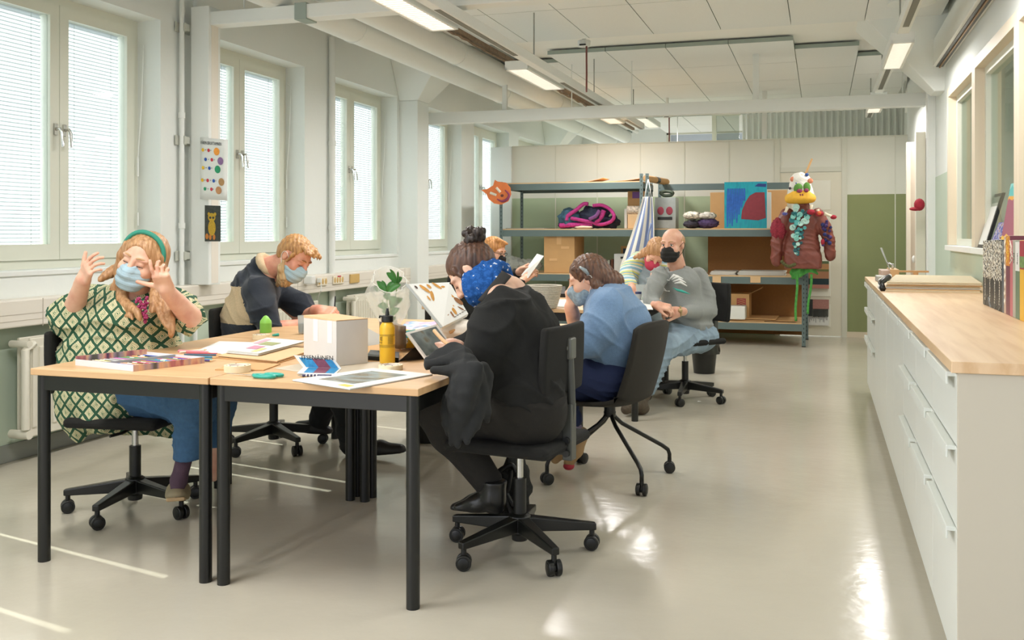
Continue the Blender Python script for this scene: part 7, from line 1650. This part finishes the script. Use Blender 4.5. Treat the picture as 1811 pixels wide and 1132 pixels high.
HK = hairmat('bun_black', '#17120f', '#3a2c25'); sd = SDF(); bc = g(842, 440, -.02)
sd.cap(bc, g(839, 424, -.02), .034, .024, .01)
for i in range(9): a = i*2.4; q = g(838, 418, -.02); sd.ell(q+Vector((math.cos(a)*.028, math.sin(a)*.028, .026*math.sin(i*1.7)-.002)), (.022, .022, .02), None, .005)
for a_ in ((829, 408), (843, 404), (850, 409), (826, 414)): sd.cap(g(838, 417, -.02), g(*a_, -.02), .012, .004, .006)
sdf_obj([(sd, .004)], 'bun', HK, t, disp=strands(.002, 300))
BT3 = mat('trousers_charcoal', '#211f1b', .92, bump=.2, bscale=200)
sd = SDF(); sd.cap(g(938, 722, .09), g(938, 722, -.09), .15, .15, .04); sd.chain([g(925, 722, .1), g(850, 722, .08), kn, g(797, 762, .03), g(864, 852, -.02)], [.14, .115, .09, .085, .06], .04); sd.chain([g(925, 722, -.1), kf, g(862, 852, -.13)], [.14, .09, .06], .04)
sdf_obj([(sd, .009)], 'trousers', BT3, t, disp=folds(0.0114, 26, seed=12))
BOOT = mat('boot_leather', '#1b1c1b', .3, bump=.1, bscale=60)
for (dx, s2, hx) in ((0, -.10, 0), (0, .0, 6)):
    sd = SDF(); a_ = g(868+hx, 852, s2); sd.chain([a_, g(866+hx, 879, s2)], [.052, .046], .02); sd.chain([g(866+hx, 881, s2), g(838+hx, 891, s2), g(806+hx, 899, s2)], [.045, .036, .024], .03); sd.cap(g(872+hx, 891, s2), g(872+hx, 899, s2), .032, .028, .02); sd.cut(g(850, 905, s2), (0, 0, -1)); sd.cut(g(868, 849, s2), (0, 0, 1))
    o = sdf_obj([(sd, .005)], 'ankle_boot', BOOT, t)
# ------------------------------------------------------------------ 4: woman in the blue sweater
p4 = Person('woman in light blue sweater with hair clip, hand raised to her mask, on shell chair', (-1.056, 4.965), 184); t = p4.t; g = p4.sg
hd = Head(t, g(1040, 494, 0), p4.f*.92-UZ*.36+p4.l*.08, UZ*.93+p4.f*.3, 1.0); w = hd.w; s_ = hd.s
sk = SDF(); hd.skin(sk, 1, 1.05); hd.neck(sk, g(1072, 526, 0), .06)
nE, nW = g(1040, 606, .24), g(1000, 592, .16); fE, fW = g(1022, 590, -.16), g(1010, 545, -.06)
arm = SDF(); arm.cap(nE, nW, .05, .032, .02); arm.cap(fE, fW, .045, .031, .02); arm.cap(fE.lerp(fW, .6), fW, .036, .03, .02)
hand(arm, nW, p4.f-p4.l*.2, UZ, -1, (.4, .45, .5, .5)); hand(arm, fW, UZ*.9+p4.f*.18+p4.l*.05, VD*-.3+p4.f*.9, -1, (.75, .8, .85, .9), .98, (.7, .6, -.6), .06, .4)
body = SDF(.74); body.chain([g(1080, 540, 0), g(1084, 590, 0), g(1080, 660, 0)], [.11, .14, .14], .05); body.chain([g(1068, 545, .17), nE], [.055, .05], .04); body.chain([g(1068, 545, -.17), fE], [.055, .045], .04)
kn, kf = g(968, 664, .09), g(968, 664, -.09); an, af = g(1026, 770, .04), g(1000, 770, -.1)
body.chain([g(1075, 672, .09), kn, an], [.1, .062, .04], .03); body.chain([g(1075, 672, -.09), kf, af], [.1, .062, .04], .03)
sdf_obj([(sk, .0045), (arm, .004), (body, .012)], 'body', SK1, t)
hd.eyes(closed=True, brow=mat('brow_dark')); hd.mask(mat('mask_floral', '#8a9eaa', .85, noise=.35, nscale=60), puff=1.0, pleat=False)
SW = mat('sweater_blue', '#7392b5', .95, noise=.08, nscale=90, sheen=.2, bump=.35, bscale=260)
sd = SDF(); sd.chain([g(1080, 538, 0), g(1092, 575, 0), g(1090, 620, 0)], [.13, .165, .17], .06); sd.cap(g(1078, 552, .12), g(1080, 552, -.12), .12, .12, .05); sd.cap(g(1082, 600, .08), g(1082, 600, -.08), .16, .16, .06)
sd.chain([g(1072, 545, .17), g(1058, 580, .23), g(1038, 604, .24), g(1002, 595, .17)], [.095, .088, .078, .055], .04); sd.chain([g(1070, 548, -.17), g(1040, 585, -.2), g(1020, 586, -.16)], [.085, .07, .055], .04); sd.cut(g(1080, 652, 0), (.0, .0, -1))
sd.cap(hd.w(-.04, 0, -.1), g(1066, 515, 0), .055, .062, .01, True)
sdf_obj([(sd, .008)], 'sweater', SW, t, disp=folds(0.0152, 26, seed=14), rel=1)
NT = mat('skirt_navy', '#1e2a4e', .9, bump=.2, bscale=200)
sd = SDF(); sd.ell(g(1080, 662, 0), (.17, .21, .15), None, .05); sd.chain([g(1075, 668, .09), g(1020, 668, .09), kn, g(1012, 742, .05)], [.13, .115, .095, .055], .04); sd.chain([g(1075, 668, -.09), kf, g(995, 745, -.1)], [.13, .09, .055], .04)
sdf_obj([(sd, .009)], 'trousers', NT, t, disp=folds(0.0114, 26, seed=15))
HB4 = hairmat('hair_brown', '#3f2c22', '#7a5640')
sd = SDF(); sd.ell(w(-.02, 0, .038), (.106*s_, .088*s_, .094*s_), hd.M, .02); sd.ell(w(-.065, 0, -.015), (.07*s_, .082*s_, .085*s_), hd.M, .03); sd.ell(w(.105, 0, -.01), (.062*s_, .1*s_, .07*s_), hd.M, .015, True); sd.chain([w(-.08, 0, -.02), w(-.12, .01, -.06), w(-.10, .02, -.10)], [.055, .05, .035], .03); sd.ell(w(0, .095, -.01), (.03*s_, .03*s_, .04*s_), hd.M, .01, True); sd.ell(w(0, -.095, -.01), (.03*s_, .03*s_, .04*s_), hd.M, .01, True)
for k in range(7): y = .075; sd.ell(w(.045-.017*k, .082, .075-.022*k), (.016, .012, .014), hd.M, .008)
sd.chain([w(-.03, .08, -.04), w(-.035, .078, -.09), w(-.03, .07, -.12)], [.02, .017, .008], .02)
sdf_obj([(sd, .0045)], 'hair', HB4, t, disp=strands(.0016, 240))
cp = MB(); cp.tube([w(.01, .094, .075), w(-.012, .099, .045), w(-.02, .099, .02)], [.006, .011, .007], 8); cp.build('hair_clip', mat('clip_grey', '#8a969a', .25), t, smooth='all')
sd = SDF(); sd.chain([g(1028, 768, .04), g(1018, 796, .03), g(1006, 818, .02)], [.04, .038, .028], .02); o = sdf_obj([(sd, .006)], 'shoe', mat('shoe_tan', '#a98a62', .7), t)
sd = SDF(); sd.ell(g(1006, 824, .02), (.03, .035, .022), None, .01); sdf_obj([(sd, .005)], 'shoe_toe', mat('toe_red', '#a8283a', .6), t)
sd = SDF(); sd.chain([g(1002, 772, -.1), g(990, 800, -.1), g(982, 812, -.1)], [.04, .036, .026], .02); sdf_obj([(sd, .006)], 'shoe', mat('shoe_tan'), t)
sd = SDF(); sd.chain([g(1008, 742, .05), g(1022, 768, .04)], [.042, .038], .02); sdf_obj([(sd, .006)], 'sock', mat('sock_striped', '#8a7f92', .9, noise=.4, nscale=60, stretch=(1, 1, 6)), t)

# ------------------------------------------------------------------ 5: bald man in the grey sweatshirt
p5 = Person('bald man in grey sweatshirt and pale jeans with black mask, hands in his lap', (-1.0, 7.48), -128); t = p5.t
hd = Head(t, P(1189, 434, 7.36), -VD*.82-RD*.55-UZ*.06, UZ, 1.04); w = hd.w; s_ = hd.s
sk = SDF(); hd.skin(sk); hd.neck(sk, P(1198, 478, 7.42), .066)
lE, lW = P(1150, 530, 7.22), P(1163, 540, 7.08); rE, rW = P(1256, 552, 7.36), P(1202, 551, 7.10)
arm = SDF(); arm.cap(lE, lW, .032, .030, .02); arm.cap(rE, rW, .032, .030, .02)
hand(arm, lW, RD*.8-UZ*.15-VD*.5, UZ*.75-VD*.5, -1, (.7, .8, .85, .9), 1.0, (.8, .5, -.2)); hand(arm, rW, -RD*.95-VD*.2+UZ*.02, -VD*.7+UZ*.55, 1, (.8, .9, .95, .95), 1.05, (.8, .5, -.1))
body = SDF(.74); body.chain([P(1198, 490, 7.42), P(1208, 545, 7.42), P(1225, 590, 7.45)], [.12, .14, .13], .05); body.cap(P(1160, 488, 7.3), lE, .06, .05, .03); body.cap(P(1240, 488, 7.5), rE, .06, .05, .03)
kn, kf = P(1174, 612, 7.05), P(1150, 604, 7.15); an, af = P(1140, 694, 6.9), P(1120, 690, 7.1)
body.chain([P(1232, 592, 7.42), kn, an], [.09, .062, .042], .03); body.chain([P(1205, 590, 7.42), kf, af], [.09, .062, .042], .03)
sdf_obj([(sk, .005), (arm, .0045), (body, .013)], 'body', SK1, t)
hd.eyes(brow=mat('brow_fair'), look=.002); hd.mask(MBLK, loop=MBLK)
sd = SDF(); sd.ell(w(-.028, 0, .028), (.098*s_, .0805*s_, .078*s_), hd.M, .02); sd.ell(w(.075, 0, .06), (.085*s_, .1*s_, .12*s_), hd.M, .01, True); sd.cut(w(0, 0, -.03), hd.M@Vector((.2, 0, -1))); sd.ell(w(-.01, 0, .12), (.09, .068, .055), hd.M, .02, True)
sdf_obj([(sd, .0045)], 'hair', hairmat('hair_stubble', '#a87a50', '#c79a70'), t)
SG = mat('sweatshirt_grey', '#8f9390', .95, noise=.06, nscale=160, sheen=.1, bump=.3, bscale=260)
TF = frame3(-VD*.75-RD*.6); sd = SDF()
sd.ell(P(1199, 502, 7.40), (.125, .185, .15), TF, .04); sd.ell(P(1208, 545, 7.40), (.15, .18, .18), TF, .05); sd.ell(P(1220, 575, 7.42), (.15, .18, .11), TF, .04)
sd.chain([P(1166, 488, 7.30), P(1156, 510, 7.24), P(1151, 530, 7.22), P(1160, 538, 7.12)], [.072, .065, .06, .045], .03); sd.chain([P(1234, 490, 7.48), P(1248, 522, 7.42), P(1250, 550, 7.36), P(1210, 552, 7.14)], [.078, .072, .066, .045], .03)
sd.cap(P(1194, 466, 7.36), P(1197, 476, 7.38), .055, .06, .01, True)
sdf_obj([(sd, .009)], 'sweatshirt', SG, t, disp=folds(0.0171, 24, seed=17), rel=1)
def tors(px, py):      # point just in front of the chest
    return on_plane(px, py, P(1195, 528, 7.215), (-VD*.75-RD*.6).normalized())
LW, LT = mat('logo_white', '#e4e6e2', .8), mat('logo_teal', '#3fa596', .8)
lg = thing('x', '', '') if False else None
def strip(pts, r, m_, nm):
    mb = MB(); mb.tube(spl([tors(*q) for q in pts], 4), r, 8); o = mb.build(nm, m_, t, smooth='all')
strip([(1178, 514), (1170, 505), (1168, 500), (1175, 495), (1184, 496)], .003, LW, 'chest_print'); strip([(1168, 500), (1168, 508), (1176, 514), (1184, 515)], .003, LW, 'chest_print')
for i, q in enumerate(([(1184, 494), (1192, 487), (1200, 488)], [(1188, 495), (1198, 489), (1208, 493)], [(1190, 498), (1202, 494), (1213, 500)], [(1193, 501), (1204, 499), (1215, 506)])): strip(q, [.002, .009, .003], LW, 'chest_print') if False else MB().tube([tors(*a) for a in q], [.003, .011, .003], 8).build('chest_print', LW, t, smooth='all')
MB().tube([tors(*a) for a in ((1190, 509), (1198, 513), (1206, 515), (1220, 520))], [.002, .008, .010, .002], 8).build('chest_print', LT, t, smooth='all')
JL = mat('denim_pale', '#8ea3b3', .9, noise=.22, nscale=9, bump=.35, bscale=200)
sd = SDF(); sd.ell(P(1226, 594, 7.44), (.17, .2, .12), TF, .05); sd.chain([P(1236, 596, 7.40), kn, P(1147, 684, 6.92)], [.12, .092, .062], .04); sd.chain([P(1205, 592, 7.40), kf, P(1124, 682, 7.1)], [.115, .088, .06], .04)
sdf_obj([(sd, .0085)], 'jeans', JL, t, disp=folds(0.0152, 40, seed=19))
MB().tube(spl([P(1245, 566, 7.36), P(1258, 576, 7.42), P(1266, 590, 7.5)], 4), .016, 8).build('belt', mat('belt_brown', '#5e4234', .6), t, smooth='all')
sd = SDF(); sd.chain([P(1140, 700, 6.88), P(1124, 714, 6.8), P(1107, 724, 6.74)], [.045, .05, .036], .03); sd.ell(P(1134, 722, 6.84), (.06, .05, .045), None, .03)
sdf_obj([(sd, .006)], 'shoe', mat('shoe_brown_dark', '#4f4538', .8, noise=.3, nscale=60, bump=.6, bscale=60), t); MB().cyl(P(1143, 692, 6.9), P(1140, 700, 6.88), .043, n=14).build('sock', mat('sock_pink', '#cf7f98', .9), t, smooth=True)
wt = MB(); wt.tube([P(1203, 551, 7.10)+Vector((math.cos(a)*.0, 0, 0))+UZ*math.cos(a)*.036-VD*math.sin(a)*.036 for a in [2*PI*i/16 for i in range(16)]], .007, 6, closed=True); wt.sphere(P(1203, 549, 7.06), (.017, .01, .017), 12); wt.build('wristwatch', mat('gold_watch', '#b8a478', .3, metal=.7), t, smooth='all')

# ------------------------------------------------------------------ 6: woman in the striped sleeves
p6 = Person('woman with striped sleeves and pink mask leaning over the back table', (-1.45, 8.28), -95); t = p6.t
hd = Head(t, P(1159, 448, 8.08), -VD*.6-UZ*.7-RD*.1, UZ*.6-VD*.7+RD*.25, 1.0); w = hd.w; s_ = hd.s
sk = SDF(); hd.skin(sk); hd.neck(sk, P(1150, 462, 8.25), .06)
lE, lW = P(1112, 494, 8.2), P(1119, 512, 8.02); rE, rW = P(1175, 500, 8.2), P(1168, 520, 8.0)
arm = SDF(); arm.cap(lE, lW, .045, .031, .02); arm.cap(rE, rW, .045, .031, .02); hand(arm, lW, -UZ*.7-VD*.6+RD*.3, -VD*.5-RD*.4+UZ*.4, -1, (.4, .5, .5, .5), 1.0); hand(arm, rW, -VD, UZ, 1)
body = SDF(.74); body.chain([P(1148, 470, 8.3), P(1145, 520, 8.35), P(1145, 590, 8.4)], [.11, .14, .14], .05); body.cap(P(1122, 465, 8.3), lE, .055, .045, .03); body.cap(P(1175, 468, 8.3), rE, .055, .045, .03)
body.chain([P(1130, 598, 8.4), P(1125, 590, 8.0), P(1125, 660, 8.05)], [.09, .06, .045], .03); body.chain([P(1160, 598, 8.4), P(1165, 590, 8.0), P(1165, 660, 8.05)], [.09, .06, .045], .03)
sdf_obj([(sk, .005), (arm, .0045), (body, .013)], 'body', SK1, t); hd.eyes(closed=True); hd.mask(mat('mask_pink', '#c2405c', .85), pleat=False)
m, nt, bs = nodes_of('striped_knit', .9)
tc = nt.nodes.new('ShaderNodeTexCoord'); sx = nt.nodes.new('ShaderNodeVectorMath'); sx.operation = 'DOT_PRODUCT'; sx.inputs[1].default_value = tuple((P(1112, 494, 8.2)-P(1130, 462, 8.3)).normalized()+RD*.35); nt.links.new(tc.outputs['Object'], sx.inputs[0])
r_ = ramp(nt, math_(nt, 'FRACT', math_(nt, 'MULTIPLY', sx.outputs['Value'], 11)), [(0, '#88b4c8'), (.2, '#d8dcd0'), (.35, '#c9cf7a'), (.5, '#7fa8bc'), (.62, '#d9c98a'), (.75, '#8fc0b8'), (.88, '#e0e0d8')], 'CONSTANT'); nt.links.new(r_.outputs[0], bs.inputs['Base Color'])
sd = SDF(); sd.chain([P(1130, 462, 8.28), P(1116, 480, 8.26), P(1110, 496, 8.2), P(1117, 506, 8.1)], [.085, .09, .075, .055], .04); sd.chain([P(1172, 466, 8.3), rE, P(1170, 512, 8.08)], [.085, .075, .055], .04)
sdf_obj([(sd, .008)], 'sleeve', m, t, disp=folds(0.0095, 30, seed=20))
sd = SDF(); sd.chain([P(1148, 474, 8.3), P(1144, 505, 8.3), P(1144, 560, 8.35), P(1144, 600, 8.4)], [.12, .155, .17, .16], .05); sdf_obj([(sd, .010)], 'tunic', mat('tunic_grey', '#93a2a8', .95, noise=.05, nscale=80), t, disp=folds(0.0152, 24, seed=21))
sd = SDF(); sd.ell(w(-.02, 0, .04), (.106*s_, .09*s_, .094*s_), hd.M, .02); sd.ell(w(.105, 0, -.01), (.062*s_, .1*s_, .07*s_), hd.M, .015, True)
for l_ in ([(1160, 438, 8.1), (1140, 444, 8.12), (1122, 456, 8.15)], [(1158, 442, 8.08), (1144, 448, 8.1), (1130, 456, 8.12)], [(1162, 436, 8.1), (1148, 440, 8.1), (1134, 450, 8.12), (1122, 455, 8.14)]): sd.chain([P(*q) for q in l_], [.03, .022, .012, .008][:len(l_)], .02)
sdf_obj([(sd, .005)], 'hair', HB, t, disp=strands(.0018, 220))
sd = SDF(); sd.chain([P(1130, 600, 8.35), P(1125, 592, 8.0), P(1125, 668, 8.05)], [.11, .08, .06], .04); sd.chain([P(1160, 600, 8.35), P(1165, 592, 8.0), P(1165, 668, 8.05)], [.11, .08, .06], .04); sdf_obj([(sd, .011)], 'trousers', BT, t)
sd = SDF(); shoe(sd, P(1220, 654, 8.9), P(1196, 652, 8.75), UZ, .045); 
for q in ((1127, 672), (1167, 672)):
    sd = SDF(); a_ = on_z(q[0], 690, 0.0); a_ = P(q[0], HY+1.28*F_PX/8.1, 8.1); shoe(sd, a_, a_-VD*.22, UZ, .044); sdf_obj([(sd, .007)], 'shoe', SB, t)

# ------------------------------------------------------------------ 7: man with glasses reading a sheet
p7 = Person('ginger haired man with glasses and black mask reading a white sheet at the back', (-2.78, 8.12), 2); t = p7.t; g = p7.sg
hd = Head(t, g(874, 446, -.02), p7.f*.93-UZ*.25-p7.l*.25, UZ, 1.02); w = hd.w; s_ = hd.s
sk = SDF(); hd.skin(sk); hd.neck(sk, g(862, 484, 0), .062)
nE, nW = g(905, 512, -.2), g(928, 493, -.06); fE, fW = g(900, 505, .22), g(922, 478, .08)
arm = SDF(); arm.cap(nE, nW, .045, .032, .02); arm.cap(fE, fW, .045, .032, .02); hand(arm, nW, p7.f*.7+UZ*.5, -p7.l*.6+UZ*.1-p7.f*.3, 1, (.7, .75, .8, .85), 1, (.8, .6, -.5)); hand(arm, fW, p7.f*.8+UZ*.4, p7.l*.4+UZ*.7, -1, (.6, .7, .75, .8), 1, (.8, .6, -.5))
body = SDF(.74); body.chain([g(858, 492, 0), g(850, 550, 0), g(850, 600, 0)], [.12, .14, .14], .05); body.cap(g(862, 495, -.18), nE, .06, .05, .03); body.cap(g(858, 495, .18), fE, .06, .05, .03)
body.chain([g(852, 604, -.1), g(930, 600, -.1), g(930, 680, -.1)], [.09, .06, .042], .03); body.chain([g(852, 604, .1), g(930, 596, .1), g(930, 676, .1)], [.09, .06, .042], .03)
sdf_obj([(sk, .005), (arm, .0045), (body, .013)], 'body', SK1, t); hd.eyes(brow=mat('brow_ginger')); hd.mask(MBLK, loop=MBLK)
sd = SDF(); sd.chain([g(858, 494, 0), g(852, 540, 0), g(850, 600, 0)], [.13, .16, .16], .05); sd.cap(g(862, 500, -.14), g(858, 500, .14), .12, .12, .05); sd.chain([g(864, 497, -.18), nE, g(920, 500, -.1)], [.085, .07, .05], .04); sd.chain([g(860, 497, .18), fE, g(914, 484, .12)], [.085, .07, .05], .04)
sdf_obj([(sd, .009)], 'jacket', BT, t, disp=folds(0.0114, 26, seed=23))
sd = SDF(); sd.chain([g(852, 606, -.1), g(930, 602, -.1), g(930, 676, -.1)], [.11, .08, .06], .04); sd.chain([g(852, 606, .1), g(930, 598, .1), g(930, 672, .1)], [.11, .08, .06], .04); sdf_obj([(sd, .011)], 'trousers', NV, t)
for s2 in (-.1, .1):
    sd = SDF(); a_ = g(928, 660, s2); a_.z = 0.0; shoe(sd, a_-p7.f*.03, a_+p7.f*.2, UZ, .044); sdf_obj([(sd, .007)], 'shoe', SB, t)
sd = SDF(); sd.ell(w(-.018, 0, .046), (.106*s_, .088*s_, .09*s_), hd.M, .02); sd.ell(w(-.055, 0, .0), (.065*s_, .078*s_, .075*s_), hd.M, .03); sd.ell(w(.10, 0, -.0), (.058*s_, .1*s_, .064*s_), hd.M, .015, True); sd.cut(w(0, 0, -.03), hd.M@Vector((.35, 0, -1)))
sd.cap(w(.04, -.04, .115), w(.09, .02, .10), .025, .014, .02)
sdf_obj([(sd, .005)], 'hair', hairmat('hair_copper', '#9a6232', '#d09a5e'), t, disp=strands(.0016, 240))
gl = MB()
for y in (-1, 1): gl.tube([w(.102, .031*y+.021*math.cos(a), .006+.015*math.sin(a)) for a in [2*PI*i/16 for i in range(16)]], .002, 6, closed=True); gl.tube([w(.1, .052*y, .01), w(.0, .083*y, .012)], .002, 6)
gl.tube([w(.104, -.01, .01), w(.104, .01, .01)], .002, 6); gl.build('glasses', BLACK, t, smooth='all')
pa = [g(922, 487, -.02), g(934, 492, -.1), g(962, 453, -.12), g(950, 449, .06)]
mb = MB(); n_ = Vector((-.001, .0, .0015)); mb._add(pa+[p+n_ for p in pa], [(0, 1, 2, 3), (7, 6, 5, 4), (0, 4, 5, 1), (1, 5, 6, 2), (2, 6, 7, 3), (3, 7, 4, 0)]); mb.build('paper_sheet', PAPER, label='white sheet held up by the man with glasses', cat='paper')

# ------------------------------------------------------------------ black garment over the table corner
t = thing('black_garment', 'black cardigan draped over the table corner and the woman in black lap', 'garment', P(790, 640, 3.5))
GM = mat('garment_black', '#1d1f1f', .85, noise=.1, nscale=10, bump=.1, bscale=100)
def q(px, py, d): return P(px, py, d)
sd = SDF(); rg = random.Random(12)
sd.chain([q(760, 640, 3.52), q(780, 628, 3.53), q(800, 620, 3.52), q(822, 630, 3.48)], [.022, .026, .03, .034], .012)
sd.chain([q(758, 646, 3.49), q(782, 640, 3.49), q(806, 634, 3.47), q(830, 640, 3.44)], [.018, .022, .026, .03], .008)
sd.chain([q(768, 654, 3.45), q(792, 655, 3.44), q(812, 652, 3.42), q(838, 650, 3.42)], [.016, .02, .026, .03], .008)
sd.chain([q(786, 630, 3.56), q(800, 618, 3.56), q(812, 626, 3.54)], [.016, .02, .018], .008)
for i, (xa, xb, yb, dd_) in enumerate(((808, 790, 768, 3.43), (815, 800, 784, 3.40), (823, 812, 788, 3.39), (832, 822, 782, 3.39), (840, 834, 770, 3.40), (848, 846, 756, 3.42), (855, 857, 744, 3.45), (828, 806, 775, 3.44), (842, 828, 765, 3.45))):
    n_ = 6; pts_ = [q(xa+(xb-xa)*j/n_+4*math.sin(j*1.3+i*2.1), 650+(yb-650)*j/n_, dd_+.015*math.sin(j*1.1+i)) for j in range(n_+1)]
    sd.chain(pts_, [.022, .028, .027, .030, .028, .024, .012], .007)
sdf_obj([(sd, .0055)], 'cloth', GM, t, disp=folds(.006, 50, seed=31), rel=1)
